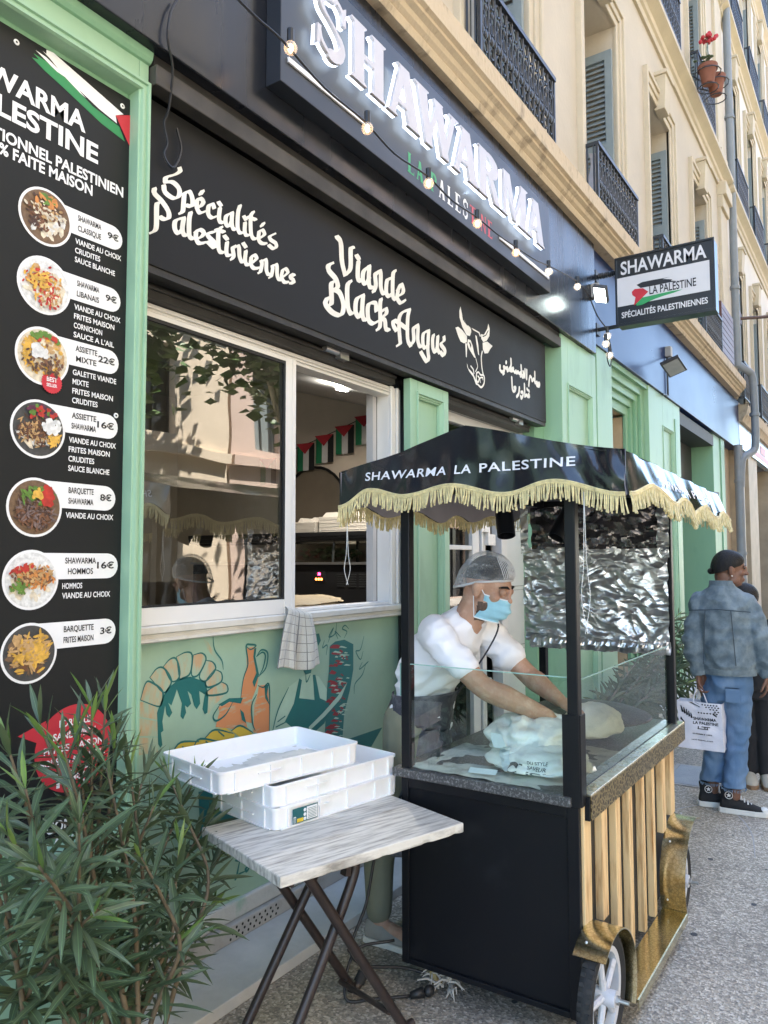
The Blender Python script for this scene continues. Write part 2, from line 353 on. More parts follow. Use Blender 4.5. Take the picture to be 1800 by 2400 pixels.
def make_window():
    """one French window; origin at the middle of its sill on the wall plane"""
    f = MB(); w = OW/2
    for a, b in ((-w, -w+.07), (w-.07, w), (-.04, .04)): f.box(a, b, .40, .45, 0, OH)
    f.box(-w+.07, -.04, .40, .45, OH-.07, OH); f.box(.04, w-.07, .40, .45, OH-.07, OH); f.box(-w+.07, -.04, .40, .45, 0, .12); f.box(.04, w-.07, .40, .45, 0, .12)
    for z in (.85, 1.6): f.box(-w+.07, -.04, .405, .445, z, z+.03); f.box(.04, w-.07, .405, .445, z, z+.03)
    fr = f.build('window', mat('window_white', (.55, .56, .55), .5))
    p = MB(); p.quad((-w+.05, .43, .05), (w-.05, .43, .05), (w-.05, .43, OH-.05), (-w+.05, .43, OH-.05)); p.build('pane', GLASSW, fr)
    for x in (w-.062, -w+.02):
        s = MB(); leaf(s, x, .02, .385, .02, OH-.26, .042); s.build('shutter', SHUT, fr)
    s = MB()
    for k, (d, out) in enumerate(((.075, .018), (.15, .036), (.20, .056))):
        i = .0 if k == 0 else (.075, .15)[k-1]
        s.box(-w-d, -w-i, -out, .03, 0, OH+d); s.box(w+i, w+d, -out, .03, 0, OH+d); s.box(-w-i, w+i, -out, .03, OH+i, OH+d)
    s.add([(-.11, -.10, OH-.03), (.11, -.10, OH-.03), (.11, .02, OH-.03), (-.11, .02, OH-.03), (-.15, -.13, OH+.36), (.15, -.13, OH+.36), (.15, .02, OH+.36), (-.15, .02, OH+.36)],
          [(3, 2, 1, 0), (4, 5, 6, 7), (0, 1, 5, 4), (1, 2, 6, 5), (2, 3, 7, 6), (3, 0, 4, 7)])
    s.box(-.17, .17, -.15, .02, OH+.361, OH+.41)
    s.build('surround', TRIM, fr, bevel=.006)
    return fr
def make_railing(L=1.25, H=.66):
    """cast-iron balcony front: origin at the middle of its foot, projecting to -y"""
    g = MB(); y = -.145; h = L/2
    g.box(-h, h, y-.02, y+.02, H-.02, H+.012); g.box(-h, h, y-.01, y+.01, .03, .05)
    for s in (-h, h-.02):
        g.box(s, s+.022, y-.011, y+.011, 0, H-.021); g.box(s, s+.02, y+.021, .0, H-.02, H+.01); g.box(s, s+.02, y+.012, .0, .03, .05)
        for k in (.4, .8): g.tube([(s+.01, y*k, .05), (s+.01, y*k, H-.02)], .008, 6)
    n = 13; st = (L-.08)/n
    for i in range(n+1):
        x = -h+.04+i*st
        g.tube([(x, y, .05), (x, y, H-.02)], .0085, 6)
        for z, r in ((.14, .017), (.33, .021), (.52, .016)): g.ball((x, y, z), r, r*.8, r*1.5, 7, 5)
        if i < n:
            xm = x+st/2
            for z, r in ((.10, .026), (.24, .03), (.40, .03), (.575, .033)):
                g.tube([(xm+r*cos(2*pi*k/9), y, z+r*1.2*sin(2*pi*k/9)) for k in range(9)], .0075, 5, closed=True)
            g.tube([(xm-.03, y, .30), (xm+.012, y, .35), (xm-.008, y, .47), (xm+.03, y, .51)], .008, 5)
            g.ball((xm, y-.004, .32), .022, .012, .03, 7, 5); g.ball((xm, y-.004, .49), .018, .012, .024, 7, 5)
    return g.build('balcony_railing', IRON, smooth=True, autos=40)
WIN0 = make_window(); RAIL0 = make_railing(); _first = {'w': True, 'r': True}
def put(proto, key, parent, x, z, y=WF):
    o = proto if _first[key] else copy_tree(proto)
    _first[key] = False; o.parent = parent; o.location = Vector((x, y, z)) - Vector(ORI[parent.name]); return o
def profile(g, pts, x0, x1):
    """moulding: (y,z) profile swept along x"""
    n = len(pts); g.add([(x0, y, z) for y, z in pts] + [(x1, y, z) for y, z in pts], [(i, i+1, n+i+1, n+i) for i in range(n-1)] + [tuple(range(n)), tuple(range(2*n-1, n-1, -1))])
def building(name, label, x0, x1, centres, floors, wallm, top, zb, depth=9.0, cornice=True):
    b = thing(name, label, 'building', ((x0+x1)/2, WF, 0))
    holes = [(c-OW/2, c+OW/2, z, z+OH) for z in floors for c in centres]
    g = MB(); wall_holes(g, x0, x1, zb, top, holes, WF, WF+.46)
    g.quad((x0, WF, zb), (x0, WF, top), (x0, WF+depth, top), (x0, WF+depth, zb)); g.quad((x1, WF, zb), (x1, WF+depth, zb), (x1, WF+depth, top), (x1, WF, top))
    g.quad((x0, WF, top), (x1, WF, top), (x1, WF+depth, top), (x0, WF+depth, top)); g.quad((x0, WF+depth, 0), (x1, WF+depth, 0), (x1, WF+depth, top), (x0, WF+depth, top))
    g.build('wall', wallm, b)
    for k, z in enumerate(floors):
        for c in centres:
            put(WIN0, 'w', b, c, z); put(RAIL0, 'r', b, c, z-.02)
        if k:
            c = MB(); q = z-.03
            profile(c, [(WF+.01, q-.30), (WF-.03, q-.30), (WF-.035, q-.22), (WF-.06, q-.20), (WF-.065, q-.13), (WF-.10, q-.10), (WF-.165, q-.06), (WF-.165, q), (WF+.01, q+.01)], x0, x1)
            c.build('string_course', TRIM, b, smooth=True, autos=35)
    return b
FL = [4.53, 8.02, 11.35]
C1 = [-4.6, -2.3, 0.0, 2.35, 4.62, 6.87, 9.12, 11.45]
B1 = building('apartment_building', 'cream apartment building with grey shutters and iron balconies above the dark shop fascia', -6, 13.55, C1, FL, CREAM, 13.4, 4.5)
# first-floor cornice over the shops
g = MB()
profile(g, [(WF, 4.355), (2.0, 4.355), (1.985, 4.385), (1.99, 4.40), (1.965, 4.415), (1.955, 4.44), (1.925, 4.455), (1.925, 4.475), (1.90, 4.485), (1.895, 4.60), (1.905, 4.615), (WF, 4.62)], -6, 13.9)
g.build('cornice', CORN, B1, smooth=True, autos=30)
g = MB()      # end pier with its moulded bracket
for k, (z0, z1, o) in enumerate(((4.63, 7.3, .05), (7.301, 7.5, .09), (7.501, 7.72, .14), (8.03, 8.3, .09), (8.301, 11.0, .05))): g.box(12.95, 13.54, WF-o, WF+.02, z0, z1)
g.build('pier', TRIM, B1, bevel=.01)
C2 = [14.72+2.12*i for i in range(12)]
FL2 = [4.36, 7.95, 11.25, 14.3]
B2 = building('apartment_building', 'paler apartment building past the drainpipe, with two close rows of iron balconies', 13.56, 40, C2, FL2, CREAM2, 16.8, 4.2)
g = MB(); profile(g, [(WF, 4.0), (2.03, 4.0), (2.0, 4.08), (1.96, 4.12), (1.94, 4.20), (1.93, 4.28), (WF, 4.3)], 14.3, 40)
g.build('cornice', CORN, B2, smooth=True, autos=30)
# ================================================================== across the street (seen only as reflections and as bounced light)
def opposite(name, label, x0, x1, yf, top, m, seed):
    r = random.Random(seed); b = thing(name, label, 'building', ((x0+x1)/2, yf, 0)); g = MB()
    xs = [x0+1.3+i*2.3 for i in range(int((x1-x0-1.2)/2.3))]
    holes = [(x-.5, x+.5, z, z+2.2) for z in (4.6, 8.0, 11.3, 14.0) if z+2.5 < top for x in xs] + [(x-.85, x+.85, .15, 2.9) for x in xs]
    wall_holes(g, x0, x1, 0, top, holes, yf, yf-.3)
    g.quad((x0, yf, 0), (x0, yf-9, 0), (x0, yf-9, top), (x0, yf, top)); g.quad((x1, yf, 0), (x1, yf, top), (x1, yf-9, top), (x1, yf-9, 0)); g.quad((x0, yf, top), (x0, yf-9, top), (x1, yf-9, top), (x1, yf, top))
    for z in (4.1, 7.5, 10.8, top-.5): g.box(x0, x1, yf+.001, yf+.16, z, z+.25)
    g.build('wall', m, b)
    for h in holes:
        p = MB(); p.quad((h[0], yf-.28, h[2]), (h[1], yf-.28, h[2]), (h[1], yf-.28, h[3]), (h[0], yf-.28, h[3]))
        for k in (h[0], (h[0]+h[1])/2-.03, h[1]-.06): p.box(k, k+.06, yf-.27, yf-.22, h[2], h[3])
        p.build('window', GLASSW if h[2] < 1 or r.random() < .5 else SHUT, b)
OPW = mat('sunlit_cream_render', (.68, .58, .45), .85, var=.1, vs=.8)
opposite('apartment_building', 'cream building across the street, reflected in the shop window', -8, 14, -9.6, 17.5, OPW, 1)
opposite('apartment_building', 'pinkish building across the street, next to the cream one reflected in the window', 14.1, 32, -9.6, 16.2, mat('sunlit_pink_render', (.58, .45, .38), .85, var=.1, vs=.8), 2)
LEAFT = mat('plane_leaf', (.06, .13, .03), .5, c2=(.11, .19, .04), vs=1.5)
BARK = mat('plane_bark', (.46, .42, .33), .8, vs=4, bump=.4, c2=(.30, .27, .20))
def street_tree(x, y, h, seed, label):
    r = random.Random(seed); t = thing('plane_tree', label, 'tree', (x, y, 0), 'plane trees along the far side of the street')
    g = MB(); g.tube(smooth([(x, y, 0), (x+.1, y+.05, 1.5), (x-.1, y, 3.2), (x+.1, y+.1, 5)], 4), [.17-.008*i for i in range(13)], 9)
    tips = []
    for i in range(8):
        a = i*.8+r.random(); e = Vector((x+cos(a)*r.uniform(1.2, 2.6), y+sin(a)*r.uniform(1, 2.2), r.uniform(4.6, h))); s = Vector((x, y, r.uniform(2.6, 4.8)))
        g.tube([s, s.lerp(e, .5)+Vector((0, 0, .3)), e], [.09, .06, .02], 6); tips += [s.lerp(e, .6), e]
    g.build('trunk', BARK, t, smooth=True)
    c = MB()
    for e in tips:
        for _ in range(190):
            p = e+Vector((r.gauss(0, .62), r.gauss(0, .6), r.gauss(0, .5))); q = Matrix.Rotation(r.uniform(0, 6.3), 3, 'Z') @ Matrix.Rotation(r.gauss(0, .7), 3, 'X'); s = r.uniform(.10, .19)
            c.add([tuple(p + q @ Vector(v)) for v in ((-s, 0, 0), (0, -s*.7, .02), (s, 0, 0), (0, s*.8, .03))], [(0, 1, 2, 3)])
    c.build('crown', LEAFT, t)
for i, (x, y, h) in enumerate(((6.6, -5.6, 7.4), (12.3, -5.9, 8.2), (17.0, -5.7, 7.8), (21, -5.8, 8.0))):
    street_tree(x, y, h, 30+i, 'leafy plane tree across the street, ' + ('nearest of the row', 'second of the row', 'third of the row', 'farthest of the row')[i])
# ================================================================== shop front
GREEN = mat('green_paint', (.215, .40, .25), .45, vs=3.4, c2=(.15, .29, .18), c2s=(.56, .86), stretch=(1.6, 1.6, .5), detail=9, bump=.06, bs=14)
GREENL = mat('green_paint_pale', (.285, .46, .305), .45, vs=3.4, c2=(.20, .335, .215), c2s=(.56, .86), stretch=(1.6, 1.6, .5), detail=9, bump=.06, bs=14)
NAVY = mat('fascia_paint', (.012, .014, .019), .26, var=.2, vs=1.4, rvar=.08, spec=.34, stretch=(2.5, 1, .35), bump=.02, bs=6)
BLACKP = mat('black_panel', (.0095, .0094, .0092), .55, var=.15, vs=2, rvar=.05, spec=.22)
DARKM = mat('dark_steel', (.030, .028, .026), .5, .3, var=.4, vs=7, bump=.05, bs=60)
SOOT = mat('soot_brown', (.055, .050, .044), .6, .2, var=.35, vs=5)
PVC = mat('white_frame', (.72, .70, .66), .4, var=.05, vs=2)
SILLW = mat('old_white_wood', (.66, .63, .56), .65, vs=6, c2=(.50, .45, .37), c2s=(.55, .8), bump=.1)
S = thing('shop_front', 'green and black shop front with the serving window, the doors and the long dark fascia', 'shop front', (5, 2.15, 0))
g = MB(); g.box(-6, 6.42, 2.05, 2.30, 3.375, 4.354); g.build('fascia', NAVY, S, bevel=.004)
g = MB(); g.box(6.4205, 14.35, 2.085, 2.30, 3.495, 4.353); g.build('fascia', mat('fascia_sky_tint', (.012, .030, .105), .30, var=.12, vs=1.1, rvar=.03, spec=.14), S, bevel=.004)  # same dark fascia; sky reflection put into the base colour as blue
# dark recess over the bays: soffit, beam and shutter housing
g = MB(); g.box(1.692, 5.62, 2.17, 2.62, 3.30, 3.374); g.box(1.692, 5.62, 2.36, 2.62, 2.66, 3.2995)
g.build('shutter_housing', DARKM, S)
g = MB(); g.box(1.692, 5.66, 2.085, 2.15, 3.262, 3.335); g.build('beam', SOOT, S, bevel=.004)
g = MB(); g.box(1.692, 5.66, 2.10, 2.169, 3.336, 3.374); g.build('beam', DARKM, S)
g = MB()
for a, b in ((1.70, 3.475), (3.97, 5.36)):
    g.box(a, b, 2.235, 2.33, 2.555, 2.598); g.box(a, b, 2.25, 2.32, 2.5985, 2.66); g.box(a, b, 2.225, 2.2345, 2.585, 2.60)
g.build('shutter_rail', DARKM, S, bevel=.003)
for x in (2.82, 4.98):       # latches on the shutter rails
    q = MB(); q.tube([(x, 2.215, 2.603), (x+.10, 2.215, 2.603)], .016, 10); q.cbox((x+.14, 2.215, 2.60), .07, .035, .05); q.build('latch', mat('worn_chrome', (.5, .5, .5), .28, .9), S, smooth=True, autos=40)
# ---- left pilaster with the recess for the menu board
def frame(g, x0, x1, z0, z1, y, steps):
    """mitred moulding round a recess: steps = (inset, depth)"""
    for (i, d), (j, e) in zip(steps, steps[1:]):
        a = [(x0+i, z0+i), (x1-i, z0+i), (x1-i, z1-i), (x0+i, z1-i)]; b = [(x0+j, z0+j), (x1-j, z0+j), (x1-j, z1-j), (x0+j, z1-j)]
        for k in range(4):
            l = (k+1) % 4
            g.quad((a[k][0], y+d, a[k][1]), (a[l][0], y+d, a[l][1]), (b[l][0], y+e, b[l][1]), (b[k][0], y+e, b[k][1]))
MX0, MX1, MZ0, MZ1 = .33, 1.648, .735, 3.207
g = MB(); x0, x1 = .26, 1.688
g.box(x0, MX0-.05, 2.12, 2.34, .05, 3.372); g.box(MX1+.0, x1, 2.12, 2.34, .05, 3.372); g.box(MX0-.0495, MX1-.0005, 2.12, 2.34, MZ1+.05, 3.372); g.box(MX0-.0495, MX1-.0005, 2.12, 2.34, .05, MZ0-.05)
g.build('pilaster', GREENL, S, bevel=.003)
g = MB(); g.box(MX0-.0495, MX1-.0005, 2.175, 2.34, MZ0-.0495, MZ1+.0495); g.build('recess_panel', GREEN, S)
g = MB(); frame(g, MX0-.05, MX1+.032, MZ0-.05, MZ1+.05, 2.12, ((-.012, 0), (-.010, -.012), (.0, -.012), (.003, -.004), (.012, -.004), (.014, -.010), (.022, -.010), (.026, .0), (.030, .055)))
g.build('moulding', GREENL, S)
g = MB(); g.box(-6, .2595, 2.16, 2.34, .05, 3.372); g.build('pilaster', GREENL, S)
g = MB(); profile(g, [(2.12, 3.335), (2.11, 3.338), (2.10, 3.35), (2.095, 3.374), (2.12, 3.374)], .2, 1.688); g.build('capital', GREEN, S)
# ---- wall under the window
g = MB(); g.box(1.6885, 3.60, 2.30, 2.42, .19, 1.285); g.build('window_breast', mat('mural_ground', (.30, .44, .325), .55, var=.12, vs=2.2, bump=.04, bs=20), S)
g = MB(); g.box(1.6885, 3.545, 2.285, 2.42, .115, .1895); g.build('plinth', mat('pale_cement', (.50, .50, .47), .85, vs=7, c2=(.30, .42, .33), c2s=(.55, .72), bump=.4, bs=18), S, bevel=.008)
g = MB(); g.box(-6, 3.60, 2.262, 2.42, .0455, .1145); g.build('plinth', mat('stone_base', (.40, .38, .345), .8, var=.3, vs=5, bump=.3, bs=30, c2=(.24, .22, .19), c2s=(.5, .8)), S, bevel=.006)
g = MB()
for i in range(9):
    for j in range(3):
        x = 2.28+i*.034+(j % 2)*.012; z = .063+j*.018
        g.add([(x+.006*cos(k), 2.2612, z+.006*sin(k)) for k in [q*pi/4 for q in range(8)]], [tuple(range(8))])
g.build('vent_holes', mat('hole_dark', (.008, .008, .008), .9), S)
# ---- window: sill, frame, sash
g = MB(); profile(g, [(2.30, 1.28), (2.268, 1.28), (2.255, 1.286), (2.255, 1.296), (2.262, 1.30), (2.262, 1.312), (2.245, 1.318), (2.243, 1.34), (2.25, 1.346), (2.40, 1.346)], 1.6886, 3.60)
g.build('sill', SILLW, S, smooth=True, autos=25)
g = MB(); y0, y1 = 2.275, 2.36
g.box(1.689, 1.80, y0, y1, 1.3465, 2.552); g.box(3.478, 3.598, y0+.004, y1, 1.3465, 2.552); g.box(1.8005, 3.4775, y0+.002, y1, 2.50, 2.552); g.box(1.8005, 3.4775, y0+.006, y1, 1.3465, 1.362)
g.box(3.478, 3.505, y0-.012, y0+.0035, 1.3465, 2.552); g.box(3.54, 3.56, y0-.012, y0+.0035, 1.3465, 2.552)
for z in (2.515, 2.530): g.box(1.8005, 3.4775, y0-.01, y0+.0015, z, z+.006)
g.build('window_frame', PVC, S, bevel=.003)
sash = MB(); y0 = 2.252
sash.box(1.70, 1.775, y0, 2.274, 1.3465, 2.51); sash.box(2.585, 2.655, y0, 2.298, 1.3465, 2.51); sash.box(1.7755, 2.5845, y0+.002, 2.274, 1.3475, 1.412); sash.box(1.7755, 2.5845, y0+.002, 2.274, 2.492, 2.51)
sash.box(2.628, 2.634, y0-.003, y0-.0005, 1.3465, 2.51)
sa = sash.build('sliding_sash', PVC, S, bevel=.003)
q = MB(); q.quad((1.77, 2.266, 1.41), (2.59, 2.266, 1.41), (2.59, 2.266, 2.495), (1.77, 2.266, 2.495)); q.build('glass', pane_mat('sash_glass', (.62, .66, .64), 1.3, .22, bump=.11, bs=2.6), sa)
q = MB()
for a in ((1.776, 1.786, 1.412, 2.492), (2.574, 2.5845, 1.412, 2.492)): q.box(a[0], a[1], 2.254, 2.264, a[2], a[3])
q.box(1.786, 2.574, 2.254, 2.264, 2.478, 2.4915); q.box(1.786, 2.574, 2.254, 2.264, 1.4125, 1.42); q.build('gasket', mat('rubber', (.01, .01, .01), .6), sa)
g = MB(); g.box(3.44, 3.477, 2.362, 2.405, 1.35, 2.56); g.build('window_jamb', mat('jamb_grey', (.50, .49, .48), .5, var=.04), S)
# ---- dark gap, pilaster between window and door
g = MB(); g.box(3.6015, 3.984, 2.295, 2.5, .046, 2.63); g.build('door_post', mat('post_black', (.008, .008, .009), .5), S)
def panel_pilaster(x0, x1, y, z0, z1, px0, px1, pz0, pz1, side=.14, m=GREENL):
    g = MB(); fy = y
    g.box(x0, px0, fy, fy+side, z0, z1); g.box(px1, x1, fy, fy+side, z0, z1); g.box(px0+.0003, px1-.0003, fy, fy+side, pz1, z1); g.box(px0+.0003, px1-.0003, fy, fy+side, z0, pz0)
    g.box(px0+.0003, px1-.0003, fy+.03, fy+side, pz0+.0003, pz1-.0003)
    o = g.build('pilaster', m, S, bevel=.003)
    h = MB(); frame(h, px0, px1, pz0, pz1, fy, ((-.012, -.0005), (-.010, -.008), (.0, -.008), (.004, .002), (.012, .002), (.016, .010), (.022, .012), (.026, .0285))); h.build('moulding', m, o)
panel_pilaster(3.545, 3.985, 2.18, .046, 2.60, 3.625, 3.915, .25, 2.525, side=.045)
# ---- door bay
g = MB(); y = 2.34
g.box(3.986, 4.05, y, y+.06, .046, 2.554); g.box(4.0505, 5.45, y+.002, y+.06, 2.49, 2.553); g.box(4.60, 4.70, y, y+.06, .046, 2.4895); g.box(4.72, 4.745, y-.01, y+.05, .046, 2.4895)
g.box(4.0505, 4.5995, y+.004, y+.056, 1.655, 1.685); g.box(4.0505, 4.5995, y+.004, y+.056, .046, .35); g.box(5.02, 5.115, y-.02, y+.06, .046, 2.4895); g.box(4.79, 4.82, y+.01, y+.05, .046, 2.4895)
d = g.build('door', mat('door_white', (.62, .62, .60), .4, var=.04), S, bevel=.003)
q = MB(); q.quad((4.05, y+.03, .35), (4.60, y+.03, .35), (4.60, y+.03, 2.49), (4.05, y+.03, 2.49)); q.build('glass', pane_mat('door_glass', (.45, .5, .47), 1.0, .10), d)
q = MB(); q.box(4.19, 4.20, y+.10, y+.11, .05, 2.48); q.box(4.05, 4.6, y+.2, y+.22, .05, 2.5); q.build('inner_panel', mat('grey_blind', (.24, .25, .24), .7), d)
q = MB(); q.box(5.1155, 5.46, y+.0, y+.05, .046, 2.4895); leafo = q.build('door_leaf', mat('leaf_white', (.58, .60, .59), .35, var=.04), d, bevel=.002)
q = MB()
for z in (.5, .95, 1.39, 1.83, 2.27): q = MB(); q.box(5.118, 5.458, y-.0012, y-.0004, z, z+.005); q.box(5.118, 5.458, y-.0012, y-.0004, z-.028, z-.0245); q.box(5.118, 5.12, y-.0012, y-.0004, z-.0244, z-.0001); q.build('groove', mat('groove_grey', (.25, .27, .26), .6), d)
for z in (.7, 1.78):
    q = MB(); q.box(4.70, 4.80, y-.022, y-.0105, z, z+.075); q.box(4.80, 4.83, y-.022, y+.01, z-.09, z+.075); q.box(4.83, 4.915, y-.022, y-.012, z-.09, z-.012)
    for x, zz in ((4.735, z+.06), (4.735, z+.015), (4.885, z-.075), (4.885, z-.03)): q.ball((x, y-.024, zz), .005, n=6, m=4)
    q.build('hinge', PVC, d, bevel=.002)
q = MB(); q.box(4.83, 4.86, y+.03, y+.05, 1.2, 1.69); q.build('red_label', mat('red_paint', (.22, .01, .02), .5), d)
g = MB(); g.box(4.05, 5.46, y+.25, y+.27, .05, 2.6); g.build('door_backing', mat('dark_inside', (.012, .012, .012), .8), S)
g = MB()
for i in range(8): g.box(3.99, 5.45, 2.33, 2.345, 2.555-.0+i*.013, 2.566+i*.013)
g.build('shutter_slats', mat('shutter_white', (.5, .5, .48), .5), S)
# ---- second pilaster group (flank toward the camera, its shade put in as darker green)
PX = 5.62
panel_pilaster(5.66, 6.50, 2.085, .046, 3.372, 5.80, 6.38, .25, 2.99, side=.4)
g = MB(); g.box(5.46, 5.6595, 2.24, 2.5, .046, 3.2); g.build('pilaster', GREEN, S)
g = MB(); g.box(6.505, 6.58, 2.15, 2.5, .046, 3.494); g.build('pilaster', GREEN, S)
g = MB(); g.box(6.5805, 7.02, 2.10, 2.5, .046, 3.494); g.build('pilaster', GREENL, S, bevel=.004)
# ---- house entrance
EX0, EX1, EZ = 7.02, 7.98, 3.12
g = MB()
for k, (o, dy) in enumerate(((0, .00), (.05, .035), (.10, .07), (.16, .10))):
    g.box(7.0205, 8.24, 2.16+dy, 2.195+dy, EZ+.24-o*1.5, 3.494)
    g.box(8.24-o*1.4, 8.36, 2.1605+dy, 2.1945+dy, .046, 3.49)
g.build('entrance_moulding', GREEN, S, bevel=.004)
g = MB(); g.box(8.02, 8.06, 2.3, 3.0, .046, 3.1); g.quad((7.0, 3.0, .05), (8.02, 3.0, .05), (8.02, 3.0, 3.2), (7.0, 3.0, 3.2)); g.quad((7.0, 2.3, 3.13), (8.1, 2.3, 3.13), (8.1, 3.0, 3.13), (7.0, 3.0, 3.13))
g.build('entrance_recess', mat('warm_plaster', (.50, .38, .24), .85, var=.12), S)
g = MB(); g.box(7.1, 7.78, 2.9, 2.96, .046, 2.95)
for z in (.3, 1.1, 2.0): g.box(7.2, 7.7, 2.885, 2.8995, z, z+.6); g.box(7.55, 7.86, 2.78, 2.9, z+.62, z+.68)
g.build('entrance_door', mat('dark_wood', (.05, .035, .025), .5, var=.3), S, bevel=.01)
panel_pilaster(8.37, 9.85, 2.11, .046, 3.494, 8.98, 9.50, .25, 3.13, side=.35)
g = MB(); g.box(9.56, 9.66, 2.1, 2.1095, .046, 3.3); g.build('moulding', GREEN, S)
# ---- dark shop beyond, its green reveal and end strip
g = MB(); g.box(9.855, 12.15, 2.75, 2.8, .046, 3.49); g.box(9.855, 12.15, 2.13, 2.75, 3.30, 3.46); g.box(9.855, 12.15, 2.45, 2.5, 2.55, 3.299)
g.build('shutter_housing', mat('grey_dark', (.035, .036, .036), .6), S)
g = MB()
for i in range(20): g.tube([(10.0+i*.1, 2.15, 3.47), (10.03+i*.1, 2.15, 3.44), (10.07+i*.1, 2.15, 3.455)], .01, 5)
g.build('rope_light', mat('worn_chrome', (.5, .5, .5), .28, .9), S)
g = MB(); g.box(12.16, 12.7, 2.14, 2.8, .046, 3.494); g.box(12.71, 13.0, 2.12, 2.3, .046, 3.494); g.build('pilaster', GREEN, S, bevel=.006)
g = MB(); g.box(13.02, 14.2, 2.25, 2.9, .046, 3.6); g.build('stone_wall', mat('beige_stone', (.46, .35, .23), .85, vs=2, var=.12, bump=.15), S)
# second fascia underside trim
g = MB(); g.box(6.43, 9.86, 2.12, 2.159, 3.44, 3.4945); g.build('moulding', GREEN, S)
# ================================================================== inside the shop
g = MB(); g.quad((5.4, 2.42, 0), (5.4, 6.2, 0), (5.4, 6.2, 3.3), (5.4, 2.42, 3.3)); g.quad((-2, 6.2, 0), (5.4, 6.2, 0), (5.4, 6.2, 3.3), (-2, 6.2, 3.3)); g.quad((-2, 2.42, 0), (-2, 6.2, 0), (-2, 6.2, 3.3), (-2, 2.42, 3.3))
g.build('inner_wall', mat('inner_beige', (.62, .53, .43), .8, var=.04), S)
g = MB(); g.quad((-2, 2.42, .06), (5.4, 2.42, .06), (5.4, 6.2, .06), (-2, 6.2, .06)); g.build('inner_floor', mat('inner_tiles', (.25, .23, .2), .4), S)
g = MB(); g.add([(-2, 2.42, 2.66), (5.4, 2.42, 2.66), (5.4, 3.5, 2.86), (5.4, 6.2, 3.65), (-2, 6.2, 3.65), (-2, 3.5, 2.86)], [(0, 1, 2, 5), (5, 2, 3, 4)]); g.build('inner_ceiling', mat('inner_white', (.50, .50, .50), .8, var=.03), S)
def arch_pts(y0, y1, zb, zt, n=14):
    r = (y1-y0)/2; c = (y0+y1)/2
    return [(y1, zb)] + [(c+r*cos(pi*i/n), zt-r*1.0+r*1.0*sin(pi*i/n)) for i in range(n+1)] + [(y0, zb)]
for (ya, yb) in ((3.98, 4.72), (3.10, 3.86)):
    t = thing('arched_mirror', 'black rimmed arched mirror on the beige inner wall, ' + ('behind the left stack of foam boxes' if ya > 3.5 else 'behind the right stack of foam boxes'), 'mirror', (5.38, (ya+yb)/2, 1.5), 'arched mirrors inside the shop')
    P = arch_pts(ya, yb, 1.2, 2.44); q = MB(); q.tube([(5.385, a, b) for a, b in P], .014, 6); q.build('rim', BLACKP, t)
    q = MB(); q.add([(5.39, a, b) for a, b in P], [tuple(range(len(P)))]); q.build('mirror_glass', mat('smoked_mirror', (.33, .28, .22), .12, .6, var=.2, vs=1), t)
# ceiling downlight (lit)
t = thing('ceiling_downlight', 'round lit downlight in the shop ceiling', 'ceiling light', tuple(onZ(802, 907, 2.76)))
c = onZ(802, 907, 2.76); nrm = Matrix.Rotation(radians(10.5), 3, 'X')
q = MB(); q.lathe([(.058, 0), (.058, -.006), (.042, -.01), (.042, 0)], c+Vector((0, 0, -.012)), 20, nrm, cap=False); q.build('ring', PVC, t, smooth=True, autos=40)
q = MB(); q.add([tuple(c+Vector((0, 0, -.016))+nrm @ Vector((.041*cos(k*.314), .041*sin(k*.314), 0))) for k in range(20)], [tuple(range(19, -1, -1))]); q.build('lamp', mat('lamp_white', (1, 1, 1), .5, emit=(1, .93, .82), es=420), t)
# bunting
FB, FW, FR, FG = mat('flag_black', (.012, .012, .012), .8), mat('flag_white', (.62, .60, .58), .8), mat('flag_red', (.38, .02, .03), .8), mat('flag_green', (.01, .17, .07), .8)
t = thing('bunting', 'string of small striped flags with red triangles across the inner wall', 'bunting', (5.36, 4.2, 2.7))
def buntz(y): return 2.60+.28*(4.62-y)+.05*((y-4.1)**2)
q = MB(); q.tube([(5.37, y/10, buntz(y/10)) for y in range(31, 48)], .004, 4); q.build('cord', FB, t)
for k, py in enumerate((1065, 1047, 1030, 1012, 990, 1075, 1082)):
    px = (718, 762, 809, 856, 900, 673, 630)[k]
    p = onX(px, py, 5.36); y = p.y; z0 = buntz(y)
    q = MB(); w = .105; h = .25
    for i, mi in enumerate((1, 2, 0)):
        q.mi = (0, 1, 2)[mi] if False else (3, 1, 0)[i]
        ya = y+w-(2*w/3)*i; yb = ya-2*w/3
        q.quad((5.362-.004*i, ya, z0), (5.358-.004*i, yb, z0), (5.355-.004*i, yb, z0-h), (5.36-.004*i, ya, z0-h))
    q.mi = 2; q.add([(5.34, y+w, z0+.001), (5.34, y-w, z0+.001), (5.34, y, z0-.10)], [(0, 1, 2)])
    q.build('flag', [FB, FW, FR, FG], t)
# counter with glass case
t = thing('display_counter', 'black heated display counter with glass case and a small red digital readout', 'counter', (5.0, 3.7, .06))
BLK = mat('appliance_black', (.012, .012, .013), .3, var=.2, vs=3)
q = MB(); q.box(4.72, 5.3, 2.95, 5.2, .06, 1.555); q.build('cabinet', BLK, t, bevel=.01)
q = MB(); q.box(4.66, 5.3, 2.95, 5.2, 1.775, 1.81); q.tube([(4.70, 2.95, 1.77), (4.70, 5.2, 1.77)], .035, 10); q.build('shelf', BLK, t, bevel=.004)
q = MB(); q.box(4.69, 5.3, 2.95, 5.2, 1.5555, 1.575); q.build('trim', mat('brushed_steel', (.5, .5, .5), .3, .9, bump=.05, bs=80), t)
for y in (3.02, 3.62): q = MB(); q.tube([(4.72, y, 1.575), (4.74, y, 1.775)], .009, 6); q.build('support', mat('brushed_steel', (.5, .5, .5), .3, .9), t)
